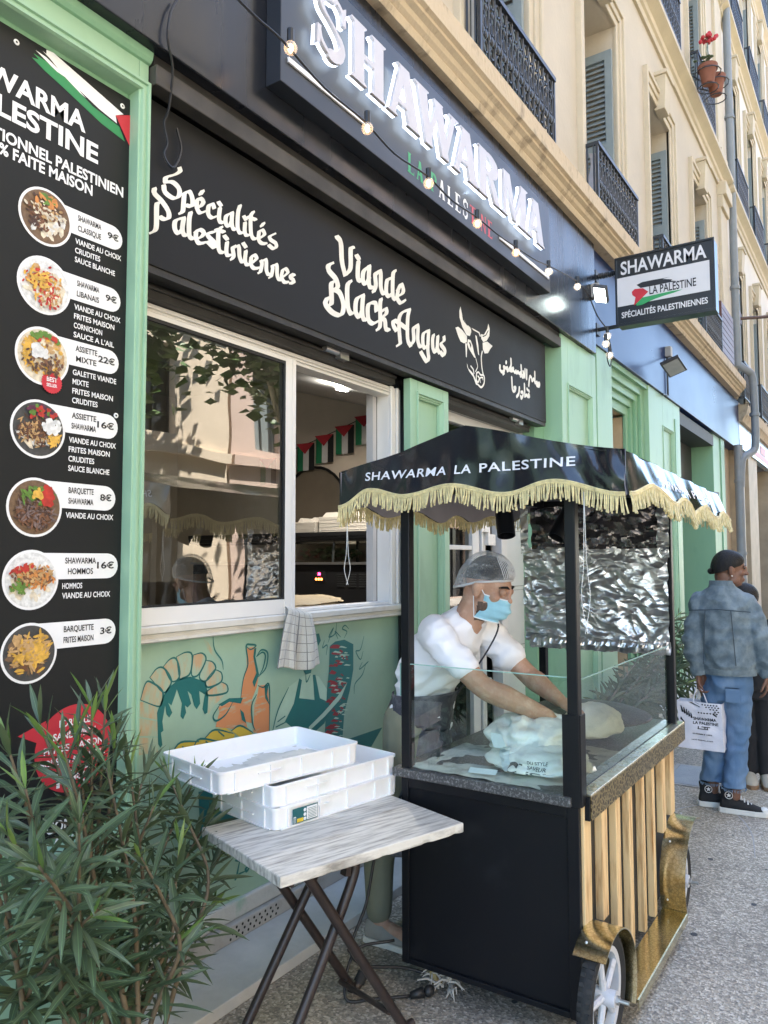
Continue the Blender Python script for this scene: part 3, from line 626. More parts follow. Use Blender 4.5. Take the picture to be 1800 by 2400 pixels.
q = MB(); q.quad((4.70, 2.96, 1.58), (4.70, 5.19, 1.58), (4.74, 5.19, 1.77), (4.74, 2.96, 1.77)); q.build('case_glass', pane_mat('case_glass', (.8, .85, .83), 1.0, .04), t)
q = MB()
for k in range(5):
    y = 3.08+k*.105
    for i in range(6): q.box(4.712, 4.7195, y, y+.075, 1.385+i*.018, 1.393+i*.018)
q.build('vent', mat('vent_grey', (.03, .03, .03), .5), t)
q = MB(); a = onX(748, 1346, 4.71); q.box(4.711, 4.7195, a.y-.05, a.y+.05, a.z-.055, a.z+.025); q.build('control_panel', mat('panel_gloss', (.02, .02, .02), .2), t)
q = MB(); text(q, '30', (4.709, a.y+.012, a.z-.006), (4.709, a.y-.014, a.z-.006), (0, 0, .018)); q.build('readout', mat('led_red', (.8, .02, .1), .5, emit=(1, .03, .15), es=6), t)
q = MB()
for k in range(3): q.box(4.707, 4.7105, a.y+.022-k*.026, a.y+.036-k*.026, a.z-.046, a.z-.030)
q.build('switch', mat('led_orange', (.8, .15, .02), .5, emit=(1, .16, .03), es=4), t)
q = MB(); rr = random.Random(3)
for k in range(140):
    y = rr.uniform(3.6, 5.1); x = rr.uniform(4.85, 5.2); q.mi = 0 if y > 4.05 and rr.random() < .7 else 1
    q.ball((x, y, 1.60+rr.random()*.09), .022, .03, .016, 6, 4)
tag(q.build('salad_tray', [mat('tomato_red', (.35, .03, .02), .4), mat('salad_green', (.06, .12, .03), .5)], t), kind='stuff')
FOAM = mat('foam_box', (.60, .55, .48), .6, var=.05)
for k, (pa, pb, lab) in enumerate(((700, 750, 'low stack of beige foam takeaway boxes on the counter shelf, nearer the glass sash'), (755, 872, 'taller stack of beige foam takeaway boxes on the counter shelf, next to the window jamb'))):
    ya = onX(pa, 1230, 4.8).y; yb = onX(pb, 1230, 4.8).y; zt = 1.90+.035*k
    t = thing('foam_box_stack', lab, 'takeaway boxes', (4.9, (ya+yb)/2, 1.81)); q = MB()
    n = 9
    for i in range(n):
        z = 1.8105+i*(zt-1.8105)/n; e = .004*(i % 2)
        q.box(4.74-e, 5.02, min(ya, yb)+e, max(ya, yb)-.01-e, z, z+(zt-1.8105)/n-.0015)
    q.build('boxes', FOAM, t, bevel=.003)
    q = MB(); c = (ya+yb)/2; hw = abs(ya-yb)/2-.02
    for s in (-1, 1): q.add([(4.76, c+s*hw*.95, zt), (5.0, c+s*hw*.95, zt), (5.0, c+s*.02, zt), (4.76, c+s*.02, zt), (4.78, c+s*hw*.85, zt+.035), (4.98, c+s*hw*.85, zt+.035), (4.98, c+s*.06, zt+.035), (4.78, c+s*.06, zt+.035)], [(4, 5, 6, 7), (0, 1, 5, 4), (1, 2, 6, 5), (2, 3, 7, 6), (3, 0, 4, 7)])
    q.build('lid', FOAM, t, bevel=.004)
# worktop and flatbread by the window
t = thing('worktop', 'dark worktop just inside the serving window', 'worktop', (2.9, 2.7, .06)); q = MB(); q.box(1.8, 3.43, 2.37, 3.05, 1.30, 1.345); q.box(1.85, 3.4, 2.42, 3.0, .0601, 1.2995); q.build('top', BLK, t, bevel=.004)
def bread(u, v):
    a = 2*pi*u; r = v*(1+.13*sin(3*a+1)+.09*sin(5*a)); x = .34*r*cos(a); y = .20*r*sin(a)
    return (3.06+x, 2.60+y, 1.352+.045*(1-v**2)**.5+.012*noise.noise(Vector((x*14, y*14, 1)))+.01*(v > .99))
for k in range(2):
    q = MB(); q.grid(lambda u, v: (bread(u+.17*k, v)[0]+.03*k, bread(u+.17*k, v)[1]-.0*k, bread(u+.17*k, v)[2]-.012*(1-k)+.006), 36, 8)
    t = tag(q.build('flatbread', mat('flatbread', (.55, .42, .24), .8, vs=16, c2=(.32, .19, .08), c2s=(.60, .8), bump=.3, bs=40), smooth=True), 'thin round flatbread lying ' + ('on top of another on the dark window worktop' if k else 'under another on the dark window worktop'), 'flatbread', 'flatbreads on the window worktop')
# ================================================================== signs and lettering
WHITE = mat('white_vinyl', (.78, .78, .78), .45, var=.03)
CREAMW = mat('hand_painted_white', (.74, .72, .65), .5, vs=12, var=.12)
CHAR = mat('menu_charcoal', (.012, .013, .0135), .45, var=.08, vs=1.5, spec=.25)
VRED, VGREEN, VBLACK = mat('vinyl_red', (.50, .025, .04), .45), mat('vinyl_green', (.02, .22, .07), .45), mat('vinyl_black', (.012, .013, .016), .45)
# ---- menu board
MY = 2.168
t = thing('menu_board', 'tall charcoal menu board with round food pictures and prices on the green pilaster', 'menu board', (.99, MY, MZ0))
q = MB(); q.box(MX0, MX1, MY, MY+.006, MZ0, MZ1); q.build('panel', CHAR, t)
def mp(px, py): p = onY(px, py, MY); return p.x, p.z
def on(y): return lambda u, v: (u, y, v)
lw = MB(); ld = MB(); pl = MB(); rim = MB(); Y1, Y2, Y3, Y4 = MY-.0008, MY-.0016, MY-.0024, MY-.0030
def line(g, s, x0, x1, z, h, y=Y2, bold=.02): text(g, s, (x0, y, z), (x1, y, z), (0, 0, h), bold)
items = [((106.7, 509), (286.4, 566), ('SHAWARMA', 'CLASSIQUE'), '9€', ('VIANDE AU CHOIX', 'CRUDITES', 'SAUCE BLANCHE'), 'meatwrap'),
         ((103.8, 669.5), (282, 710), ('SHAWARMA', 'LIBANAIS'), '9€', ('VIANDE AU CHOIX', 'FRITES MAISON', 'CORNICHON', 'SAUCE A L’AIL'), 'wrap'),
         ((99.5, 835), (277.7, 854), ('ASSIETTE', 'MIXTE'), '22€', ('GALETTE VIANDE', 'MIXTE', 'FRITES MAISON', 'CRUDITES'), 'mix'),
         ((89.3, 1005.6), (275.6, 1004), ('ASSIETTE', 'SHAWARMA'), '16€', ('VIANDE AU CHOIX', 'FRITES MAISON', 'CRUDITES', 'SAUCE BLANCHE'), 'plate'),
         ((81, 1189), (270, 1170), ('BARQUETTE', 'SHAWARMA'), '8€', ('VIANDE AU CHOIX',), 'tray'),
         ((72, 1359), (275.6, 1326), ('SHAWARMA', 'HOMMOS'), '16€', ('HOMMOS', 'VIANDE AU CHOIX'), 'hommos'),
         ((68, 1531), (270.4, 1477), ('BARQUETTE', 'FRITES MAISON'), '3€', (), 'fries')]
FOODC = {'brown': (.16, .07, .035), 'dark': (.07, .035, .025), 'tan': (.48, .30, .13), 'cream': (.62, .55, .42), 'fry': (.62, .36, .06), 'green': (.10, .20, .03), 'red': (.42, .03, .02), 'white': (.66, .66, .64), 'slate': (.05, .05, .05), 'grey': (.17, .12, .11), 'orange': (.55, .22, .06), 'wood': (.15, .09, .05), 'purple': (.10, .02, .05)}
FOODM = [mat('food_'+k, c, .5, vs=60, var=.3) for k, c in FOODC.items()]; FK = list(FOODC)
RECIPE = {  # background, then clusters: (colours, count, length, width, centre u, centre v, spread u, spread v)
    'meatwrap': ('wood', [(('cream', 'white'), 26, .5, .22, .35, -.2, .35, .28), (('brown', 'dark'), 40, .25, .10, -.3, -.05, .35, .3), (('tan', 'brown', 'cream'), 40, .2, .09, .0, .2, .35, .18), (('green', 'orange'), 8, .35, .14, .1, .7, .35, .12)]),
    'wrap': ('white', [(('cream', 'tan'), 40, .5, .2, .1, .1, .5, .2), (('orange', 'red', 'fry'), 36, .2, .09, -.1, .15, .35, .2), (('cream', 'tan', 'red'), 40, .22, .12, .25, -.5, .3, .2), (('fry',), 10, .5, .10, -.5, .1, .3, .4)]),
    'mix': ('cream', [(('tan', 'cream', 'fry'), 60, .3, .17, .2, .0, .6, .6), (('fry',), 26, .45, .08, -.7, .2, .15, .4), (('green', 'red'), 14, .25, .2, .1, .75, .4, .1), (('brown', 'dark'), 30, .2, .1, .2, -.4, .5, .3), (('white',), 12, .3, .25, -.2, .15, .1, .1)]),
    'plate': ('slate', [(('white', 'cream'), 20, .5, .2, .2, -.3, .5, .3), (('brown', 'dark', 'tan'), 110, .32, .06, -.05, -.1, .4, .24), (('red', 'purple', 'green'), 24, .2, .15, .1, .7, .6, .15), (('fry',), 14, .4, .08, .65, -.45, .2, .15), (('white',), 14, .3, .18, .5, .15, .25, .15)]),
    'tray': ('wood', [(('grey', 'dark', 'brown'), 150, .34, .07, -.05, -.3, .5, .33), (('green',), 20, .5, .08, -.1, .55, .5, .2), (('red',), 12, .3, .25, .5, .45, .2, .15), (('fry',), 6, .25, .2, -.0, .5, .1, .08)]),
    'hommos': ('white', [(('cream', 'white'), 20, .6, .25, .0, -.25, .5, .2), (('orange', 'tan', 'brown'), 110, .25, .10, .1, .1, .42, .2), (('red',), 10, .2, .12, -.4, .4, .2, .1), (('green',), 20, .15, .1, -.45, -.25, .15, .12)]),
    'fries': ('slate', [(('wood', 'brown'), 26, .9, .12, .1, -.5, .7, .14), (('tan', 'wood'), 24, .5, .25, -.5, .15, .25, .25), (('fry', 'tan', 'fry'), 90, .42, .10, .15, .0, .4, .3)])}
for (c, e, names, price, below, kind) in items:
    cx, cz = mp(*c); ex, ez = mp(*e); r = .091; hh = .041; pl, rim, lw, ld = MB(), MB(), MB(), MB()
    pl.flat([[(cx, ez-hh), (ex-hh, ez-hh)] + [(ex-hh+hh*sin(a*pi/10), ez-hh*cos(a*pi/10)) for a in range(11)] + [(cx, ez+hh)]], on(Y1))
    rim.flat([circle2(cx, cz, r, 40)], on(Y2))
    x0 = cx+r+.022; xm = ex-.085
    for i, s in enumerate(names):
        w = min(xm-x0, .0152*len(s)); m = (x0+xm)/2; line(ld, s, m-w/2, m+w/2, ez+.0085-.034*i, .0185)
    wp = .021*len(price)
    line(ld, price, ex-.018-wp, ex-.016, ez-.008, .021, bold=.025)
    for i, s in enumerate(below):
        line(lw, s, x0-.008, x0-.008+.0118*len(s), ez-hh-.030-.0305*i, .0175)
    for g_, n_, m_ in ((pl, 'price_pill', WHITE), (rim, 'picture_rim', WHITE), (lw, 'lettering', WHITE), (ld, 'price_lettering', VBLACK)):
        if g_.v: g_.build(n_, m_, t)
    rr = random.Random(len(kind)*3+ord(kind[0])); f = MB(); rb = r-.008
    bg, cl = RECIPE[kind]; f.mi = FK.index(bg); f.flat([circle2(cx, cz, rb, 40)], on(Y3)); k = 0
    for cols, n, ln, wd, cu, cv, su, sv in cl:
        for _ in range(int(n*2.2)):
            for _try in range(6):
                u = rr.gauss(cu, su*.95); v = rr.gauss(cv, sv*.95)
                if u*u+v*v < (1-ln*.5)**2: break
            else: continue
            a = rr.uniform(0, pi) if kind != 'fries' else rr.gauss(.2, .8); l = ln*rr.uniform(.6, 1.1)/2; w = wd*rr.uniform(.6, 1.2)/2; k += 1; f.mi = FK.index(rr.choice(cols))
            pts = [(l, 0), (l*.5, w), (-l*.6, w*.9), (-l, 0), (-l*.4, -w), (l*.6, -w*.8)]
            pts = [(u+p[0]*cos(a)-p[1]*sin(a), v+p[0]*sin(a)+p[1]*cos(a)) for p in pts]
            if max(p[0]**2+p[1]**2 for p in pts) > .97: continue
            f.add([(cx+rb*p[0], Y3-.000025*k-.0001, cz+rb*p[1]) for p in pts], [tuple(range(6))])
    f.build('food_picture', FOODM, t)
lw = MB()
# headline, right-aligned to what the board shows (its left part runs out of the frame)
def rline(g, s, right, vis, left, hz, y=Y2, bold=.03):
    """vis = the part of s seen between px left and px right; the rest extends to the left"""
    xr, zr = mp(*right); xl, zl = mp(*left); w = glyphs(s, bold)[2]; wv = glyphs(vis, bold)[2]
    line(g, s, xr-(xr-xl)*w/wv, xr, zr, hz, y, bold)
rline(lw, 'SHAWARMA', (199.6, 311), 'ARMA', (35.5, 222), .064)
rline(lw, 'LA PALESTINE', (229, 384), 'ESTINE', (27, 292), .064)
rline(lw, 'TRADITIONNEL PALESTINIEN', (288, 463), 'PALESTINIEN', (130, 386), .035)
rline(lw, '100% FAITE MAISON', (216, 459), 'FAITE MAISON', (29, 381), .035)
cx, cz = mp(174, 1752); redm = MB(); redm.flat([circle2(cx, cz, .135, 40), [(cx-.19, cz+.07), (cx-.10, cz+.10), (cx-.11, cz+.03)]], on(Y1))
for i, (s, w, h) in enumerate((('FORMULE', .11, .021), ('SANDWICH', .15, .021), ('FRITES MAISON', .21, .021), ('BOISSON AU CHOIX', .23, .021), ('10€', .12, .045))):
    z = cz+.072-.038*i-(.032 if i == 4 else 0); line(lw, s, cx-w/2, cx+w/2, z, h)
for i, (s, w) in enumerate((('COMBO', .14), ('MAISON', .16), ('DE FRITES', .24))): line(lw, s, cx-.02-w/2, cx-.02+w/2, cz-.245-.052*i, .034)
cx, cz = mp(119.3, 897); star = MB(); star.flat([[(cx+(.036 if k % 2 else .033)*cos(k*pi/26), cz+(.036 if k % 2 else .033)*sin(k*pi/26)) for k in range(52)]], on(Y4-.0022))
line(lw, 'BEST', cx-.018, cx+.018, cz+.002, .014, Y4-.003); line(lw, 'SELLER', cx-.018, cx+.018, cz-.014, .010, Y4-.003)
z1 = lambda pts: [mp(a/2.765, b/2.765) for a, b in pts]
bw, bg_, br = MB(), MB(), MB()
bw.flat([z1([(300, 322), (345, 342), (800, 742), (748, 748), (757, 800), (640, 705), (500, 572), (560, 640), (470, 560), (380, 452), (300, 350)])] + [z1([(230, 325), (300, 372), (420, 490), (600, 650), (420, 520)]), z1([(275, 330), (400, 430), (550, 560), (410, 470)])], on(Y1))
bg_.flat([z1([(205, 372), (255, 388), (420, 500), (600, 690), (772, 822), (808, 918), (655, 800), (400, 560), (290, 460)]), z1([(215, 345), (300, 400), (500, 590), (280, 420)])], on(Y1-.0003))
br.flat([z1([(748, 748), (843, 748), (841, 955)])], on(Y1-.0006))
sc = MB()
for p in ((38.5, 99), (286.7, 249), (271.5, 974)): x, z = mp(*p); sc.lathe([(.009, 0), (.009, .002), (.004, .003), (.004, .001)], (x, MY, z), 10, Matrix.Rotation(radians(90), 3, 'X'), cap=False)
for g, n, m in ((lw, 'lettering', WHITE), (redm, 'red_disc', VRED), (star, 'badge', VRED), (bw, 'white_stripe', WHITE), (bg_, 'green_stripe', VGREEN), (br, 'red_triangle', VRED), (sc, 'screw', WHITE)): g.build(n, m, t)
# ---- black header board with brush lettering
HY = 2.15
t = thing('header_board', 'long black board with hand painted white brush lettering and a bull head', 'sign board', (3.6, HY, 2.635))
q = MB(); q.box(1.693, 5.485, HY, HY+.085, 2.637, 3.245); q.build('panel', BLACKP, t, bevel=.003)
q = MB(); q.box(1.70, 5.48, HY+.005, HY+.08, 2.610, 2.6365); q.build('lower_rail', DARKM, t)
def trace(off, sc): return lambda a, b: (lambda p: (p.x, p.z))(onY(off[0]+a/sc, off[1]+b/sc, HY))
def pen(strokes, off, sc, w, ang=52):
    f = trace(off, sc); out = []
    for s in strokes:
        ww = w
        if isinstance(s, tuple) and isinstance(s[0], (int, float)): ww, s = s
        pts = smooth([f(*p) for p in s], 5) if len(s) > 2 else [f(*p) for p in s]
        out += nib(pts, ww, ang, .3)
    return out
F1 = [  # traced pen paths, first text block
 [(352, 60), (355, 95), (300, 130), (215, 155), (205, 205)], [(205, 205), (280, 205), (345, 270), (345, 345), (290, 370), (205, 310), (190, 240)],
 [(400, 320), (392, 420), (385, 500), (360, 525)], [(395, 325), (450, 300), (482, 370), (478, 450), (415, 440)],
 [(528, 400), (530, 470), (560, 520), (610, 505)], [(525, 400), (560, 370), (595, 405), (570, 450), (535, 465)], [(588, 295), (565, 330)],
 [(705, 470), (690, 430), (650, 450), (645, 530), (680, 570), (715, 560)], [(750, 410), (775, 445)], [(765, 470), (755, 560), (765, 610), (800, 620)],
 [(890, 520), (830, 550), (825, 630), (860, 655), (885, 600)], [(890, 515), (885, 620), (900, 680), (925, 690)],
 [(970, 445), (950, 520), (945, 660), (965, 720), (995, 725)], [(1010, 555), (1030, 590)], [(1022, 620), (1018, 700), (1030, 745), (1062, 748)],
 [(1105, 510), (1080, 560), (1082, 720), (1105, 780), (1135, 785)], [(1050, 560), (1130, 590)], [(1212, 625), (1190, 655)],
 [(1165, 715), (1160, 790), (1190, 830), (1235, 835)], [(1165, 710), (1200, 695), (1220, 740), (1170, 780)],
 [(1325, 735), (1275, 760), (1285, 795), (1335, 830), (1340, 870), (1310, 885), (1265, 850)],
 [(95, 270), (95, 320), (170, 400), (235, 500), (240, 570), (195, 585), (150, 560)], [(145, 415), (118, 440), (115, 640), (100, 700), (62, 722)],
 [(395, 570), (310, 600), (305, 690), (345, 730), (375, 690)], [(395, 570), (380, 680), (395, 740), (425, 750)], [(465, 515), (450, 590), (450, 740), (475, 780), (500, 782)],
 [(520, 720), (520, 780), (550, 830), (610, 825)], [(515, 720), (555, 690), (600, 720), (575, 765), (525, 785)], [(705, 715), (640, 730), (650, 765), (715, 830), (705, 875), (640, 815)],
 [(780, 665), (750, 710), (750, 870), (770, 920), (805, 925)], [(725, 690), (805, 715)], [(810, 755), (840, 790)], [(838, 820), (830, 900), (838, 950), (870, 955)],
 [(915, 860), (895, 880), (905, 960), (885, 995)], [(905, 880), (955, 860), (965, 960), (985, 1015), (1010, 1020)], [(1002, 830), (1030, 870)], [(1030, 910), (1022, 1000), (1035, 1045), (1065, 1050)],
 [(1085, 980), (1080, 1040), (1110, 1085), (1160, 1085)], [(1085, 975), (1115, 950), (1140, 985), (1090, 1035)], [(1185, 1010), (1195, 1040), (1180, 1120), (1165, 1130)], [(1190, 1020), (1235, 1000), (1240, 1100), (1255, 1145), (1280, 1150)],
 [(1300, 1060), (1305, 1090), (1290, 1165), (1275, 1180)], [(1300, 1070), (1345, 1050), (1350, 1150), (1365, 1195), (1395, 1205)], [(1405, 1110), (1395, 1170), (1420, 1225), (1460, 1230)], [(1405, 1105), (1435, 1090), (1460, 1130), (1410, 1175)],
 [(1525, 1160), (1495, 1150), (1485, 1180), (1515, 1205), (1520, 1235), (1485, 1235)]]
F2 = [[(240, 120), (285, 190), (298, 400), (335, 560)], [(425, 250), (398, 265), (395, 480), (335, 560)], [(465, 335), (492, 375)], [(488, 405), (480, 480), (482, 600), (515, 630)],
 [(610, 460), (545, 520), (540, 630), (575, 660), (610, 590)], [(612, 455), (605, 600), (615, 690), (650, 705)], [(695, 530), (678, 560), (685, 680), (660, 750)], [(680, 560), (738, 515), (742, 690), (765, 765), (795, 770)],
 [(860, 600), (815, 620), (805, 760), (840, 805), (868, 770)], [(905, 510), (882, 560), (880, 790), (910, 840)], [(940, 740), (930, 820), (970, 880), (1015, 850)], [(935, 740), (975, 665), (1000, 720), (990, 770), (940, 800)],
 [(185, 425), (145, 450), (150, 510), (225, 600), (250, 670), (240, 710), (195, 725)], [(190, 640), (175, 680), (180, 870), (155, 905)], [(200, 725), (270, 760), (315, 890), (305, 990), (265, 1020), (180, 980), (110, 890), (130, 825)],
 [(395, 630), (360, 690), (365, 910), (400, 1000), (440, 985)], [(535, 790), (465, 840), (455, 980), (500, 1040), (530, 960)], [(540, 790), (530, 960), (545, 1060), (585, 1070)], [(690, 970), (680, 880), (600, 900), (600, 1060), (650, 1115), (705, 1090)],
 [(745, 835), (735, 900), (735, 1130), (705, 1185)], [(740, 985), (800, 945), (805, 1000), (755, 1050), (790, 1080), (800, 1170), (835, 1190)],
 [(1070, 955), (985, 990), (950, 1080), (960, 1280), (965, 1340), (935, 1365)], [(1070, 955), (1050, 1060), (1050, 1290), (1085, 1370)], [(920, 1195), (885, 1130), (905, 1080), (1050, 1180)],
 [(1130, 1150), (1115, 1180), (1120, 1300), (1095, 1350)], [(1115, 1180), (1165, 1135), (1165, 1290), (1185, 1370), (1215, 1375)], [(1290, 1195), (1230, 1230), (1225, 1350), (1250, 1395), (1285, 1350)], [(1290, 1195), (1280, 1400), (1290, 1510), (1265, 1545), (1200, 1440)],
 [(1345, 1245), (1335, 1300), (1340, 1400), (1370, 1440), (1390, 1370)], [(1395, 1260), (1390, 1390), (1415, 1450)], [(1465, 1265), (1465, 1310), (1430, 1350), (1475, 1420), (1460, 1480), (1425, 1440)]]
g = MB(); g.flat(pen(F1, (340, 380), 4.366, .023, 35), on(HY-.0008)); g.build('lettering', CREAMW, t)
g = MB(); g.flat(pen(F2, (740, 530), 4.879, .036, 30), on(HY-.0008)); g.build('lettering', CREAMW, t)
f4 = trace((1040, 700), 6.381)
P = lambda pts: [f4(*p) for p in pts]
bull = [P([(250, 115), (232, 180), (235, 280), (275, 420), (340, 545), (390, 560), (410, 500), (405, 440), (350, 390), (290, 300), (265, 200)]),
        P([(173, 432), (215, 420), (275, 470), (345, 560), (345, 650), (300, 668), (250, 640), (215, 560)]), P([(410, 435), (440, 450), (530, 500), (555, 560), (540, 570), (520, 515), (440, 470)]),
        P([(665, 372), (650, 450), (600, 540), (555, 530), (560, 600), (590, 650), (640, 630), (680, 560), (686, 450)]), P([(580, 660), (650, 642), (728, 708), (690, 760), (660, 815), (610, 820), (585, 760)]),
        P([(360, 605), (400, 620), (430, 700), (450, 800), (480, 890), (455, 880), (400, 790), (370, 740), (350, 680)]), P([(320, 665), (345, 670), (348, 760), (342, 880), (330, 870)]),
        P([(470, 545), (492, 560), (515, 690), (528, 850), (512, 830), (490, 690)]), P([(345, 960), (365, 1040), (440, 1120), (460, 1170), (500, 1260), (520, 1300), (480, 1285), (440, 1170), (380, 1090), (350, 1020)])]
for pts, w in (([(575, 790), (560, 870), (568, 1020), (588, 1130), (606, 1180), (600, 1270), (560, 1325), (515, 1290)], .014), ([(490, 1110), (520, 1100), (550, 1140), (590, 1140)], .012), ([(490, 1110), (485, 1200), (510, 1250), (530, 1190), (510, 1160)], .012), ([(545, 1250), (540, 1190), (580, 1180), (585, 1210)], .010), ([(405, 1010), (440, 1060), (450, 1115)], .012), ([(480, 900), (495, 960), (505, 1020), (475, 1090)], .008)):
    bull += stroke(smooth([f4(*p) for p in pts], 4), w)
g = MB(); g.flat(bull, on(HY-.0008)); bl = g.build('bull_head', CREAMW, t)
g = MB(); g.flat([P([(395, 440), (405, 432), (412, 445), (402, 452)]), P([(370, 650), (395, 655), (410, 700), (398, 740), (388, 690)]), P([(268, 230), (300, 320), (360, 405), (345, 400), (285, 320)]), P([(575, 560), (620, 545), (662, 470), (668, 480), (630, 555), (585, 575)])], on(HY-.0012)); g.build('bull_detail', BLACKP, bl)
AR = [[(840, 1005), (840, 1060), (870, 1095), (905, 1070), (895, 1020), (930, 1040), (950, 1030)], [(935, 945), (930, 960)], [(900, 1110), (885, 1125)], [(950, 1075), (940, 1040)], [(1003, 905), (1005, 1000), (975, 1060), (950, 1080)], [(1003, 1060), (1040, 1040), (1020, 1080), (975, 1065)],
      [(1040, 1075), (1065, 1105), (1080, 1080), (1090, 1115), (1110, 1090), (1125, 1120), (1150, 1105)], [(1155, 1000), (1160, 1120), (1145, 1160)], [(1175, 1150), (1200, 1130), (1185, 1175), (1165, 1160)], [(1185, 1090), (1192, 1100)], [(1215, 1060), (1210, 1175)], [(1240, 1070), (1238, 1200)],
      [(1270, 1300), (1285, 1170), (1310, 1180), (1320, 1230), (1345, 1200), (1360, 1250)], [(1360, 1100), (1362, 1250)], [(1365, 1260), (1395, 1250), (1385, 1290), (1425, 1310), (1430, 1265), (1400, 1270)],
      [(1015, 1180), (1028, 1360), (1060, 1380), (1075, 1330), (1050, 1330)], [(1130, 1330), (1120, 1420), (1090, 1465)], [(1155, 1400), (1180, 1400), (1185, 1440), (1160, 1490), (1150, 1460)], [(1205, 1280), (1210, 1440)], [(1210, 1460), (1240, 1440), (1255, 1465), (1270, 1430), (1280, 1460), (1270, 1470)], [(1245, 1350), (1255, 1365)], [(1270, 1375), (1275, 1385)]]
g = MB(); g.flat([h for s in AR for h in stroke(smooth([f4(*p) for p in s], 4) if len(s) > 2 else [f4(*p) for p in s], .024)], on(HY-.0008)); g.build('lettering', CREAMW, t)
# ---- the illuminated sign
def serif(ch):
    """flared-serif capitals in a unit box, as merged polygons"""
    R = lambda a, b, c, d: [(a, c), (b, c), (b, d), (a, d)]
    def foot(a, b, z, up): s = 1 if up else -1; return [(a-.07, z), (b+.07, z), (b+.07, z+s*.022), (b, z+s*.06), (a, z+s*.06), (a-.07, z+s*.022)]
    L = {'H': [R(.10, .36, 0, 1), R(.64, .90, 0, 1), R(.3, .7, .45, .54), foot(.10, .36, 0, 1), foot(.64, .90, 0, 1), foot(.10, .36, 1, 0), foot(.64, .90, 1, 0)],
         'A': [[(.07, 0), (.20, 0), (.50, .86), (.42, 1), (.36, 1)], [(.60, 0), (.90, 0), (.60, 1), (.36, 1)], R(.2, .75, .27, .36), foot(.07, .2, 0, 1), foot(.63, .88, 0, 1), [(.28, 1), (.60, 1), (.60, .975), (.40, .95)]],
         'W': [[(.05, 1), (.25, 1), (.39, .0), (.24, .0)], [(.24, 0), (.33, 0), (.56, 1), (.48, 1)], [(.42, 1), (.60, 1), (.76, 0), (.60, 0)], [(.60, 0), (.70, 0), (.93, 1), (.84, 1)], foot(.07, .23, 1, 0), foot(.84, .93, 1, 0), [(.42, 1), (.62, 1), (.62, .975), (.45, .95)]],
         'R': [R(.10, .36, 0, 1), foot(.10, .36, 0, 1), [(.05, 1), (.3, 1), (.3, .95), (.05, .975)], [(.42, .5), (.62, .5), (.93, .03), (1.0, 0), (.70, 0)]] + stroke([(.36+.36*sin(a), .745-.205*cos(a)) for a in [pi*k/12 for k in range(13)]], [.085+.16*sin(pi*k/12) for k in range(13)]),
         'M': [[(.08, 0), (.17, 0), (.20, 1), (.08, 1)], [(.06, 1), (.30, 1), (.57, .03), (.45, .03)], [(.45, .03), (.53, .03), (.88, 1), (.78, 1)], [(.70, 0), (.94, 0), (.94, 1), (.74, 1)], foot(.08, .16, 0, 1), foot(.70, .94, 0, 1), foot(.80, .94, 1, 0)],
         'S': stroke(smooth([(.83, .70), (.80, .86), (.62, .965), (.38, .95), (.22, .82), (.26, .66), (.50, .53), (.74, .38), (.80, .22), (.66, .06), (.42, .03), (.22, .13), (.15, .30)], 5), [.05+.15*(.5-.5*cos(4*pi*(k/60))) if 10 < k < 50 else .07 for k in range(61)]) + [[(.80, .66), (.90, .66), (.90, .98), (.82, .93)], [(.08, .02), (.17, .07), (.20, .34), (.10, .34)]],
         'L': [R(.15, .45, 0, 1), foot(.15, .45, 1, 0), R(.05, .92, 0, .07), [(.92, 0), (.92, .26), (.84, .07)]], 'P': [R(.12, .40, 0, 1), foot(.12, .40, 0, 1), [(.05, 1), (.3, 1), (.3, .95), (.05, .97)]] + stroke([(.40+.40*sin(a), .72-.23*cos(a)) for a in [pi*k/12 for k in range(13)]], [.09+.16*sin(pi*k/12) for k in range(13)]),
         'E': [R(.15, .45, 0, 1), R(.05, .90, 0, .07), R(.05, .86, .93, 1), R(.4, .7, .47, .54), [(.90, 0), (.90, .25), (.82, .07)], [(.86, 1), (.86, .78), (.78, .93)]], 'T': [R(.35, .65, 0, 1), foot(.35, .65, 0, 1), R(.02, .98, .93, 1), [(.02, 1), (.02, .75), (.10, .93)], [(.98, 1), (.98, .75), (.90, .93)]],
         'I': [R(.2, .8, 0, 1), foot(.2, .8, 0, 1), foot(.2, .8, 1, 0)], 'N': [R(.10, .20, 0, 1), R(.80, .90, 0, 1), [(.05, 1), (.33, 1), (.90, 0), (.72, 0)], foot(.1, .2, 0, 1), foot(.8, .9, 1, 0)]}
    return L[ch]
BX0, BX1, BY, BZ0, BZ1 = 2.215, 5.15, 1.97, 3.518, 4.15
t = thing('illuminated_sign', 'dark box sign with large backlit white serif letters on the fascia', 'shop sign', ((BX0+BX1)/2, 2.05, BZ0))
q = MB(); q.box(BX0, BX1, BY, 2.0495, BZ0, BZ1); q.build('sign_box', mat('sign_board_paint', (.022, .026, .034), .40, var=.15, vs=1.2, rvar=.05, spec=.45, stretch=(2.5, 1, .35)), t, bevel=.003)
LFY = 1.915; bz = None
spans = [('S', (735, 96), (812, 160), 0), ('H', (822, 176), (907, 250), 0), ('A', (909, 256), (991, 329), 0), ('W', (972, 196), (1075, 292), 1), ('A', (1062, 397), (1127, 452), 0), ('R', (1119, 448), (1178, 497), 0), ('M', (1177, 498), (1237, 550), 0), ('A', (1237, 549), (1279, 587), 0)]
zb = onY(822, 172, LFY).z; zt = onY(824.8, 33.5, LFY).z
LETW = mat('letter_white', (.50, .48, .50), .4, var=.03); GLOW = mat('letter_glow', (.9, .95, 1), .5, emit=(.72, .84, 1.0), es=.95)
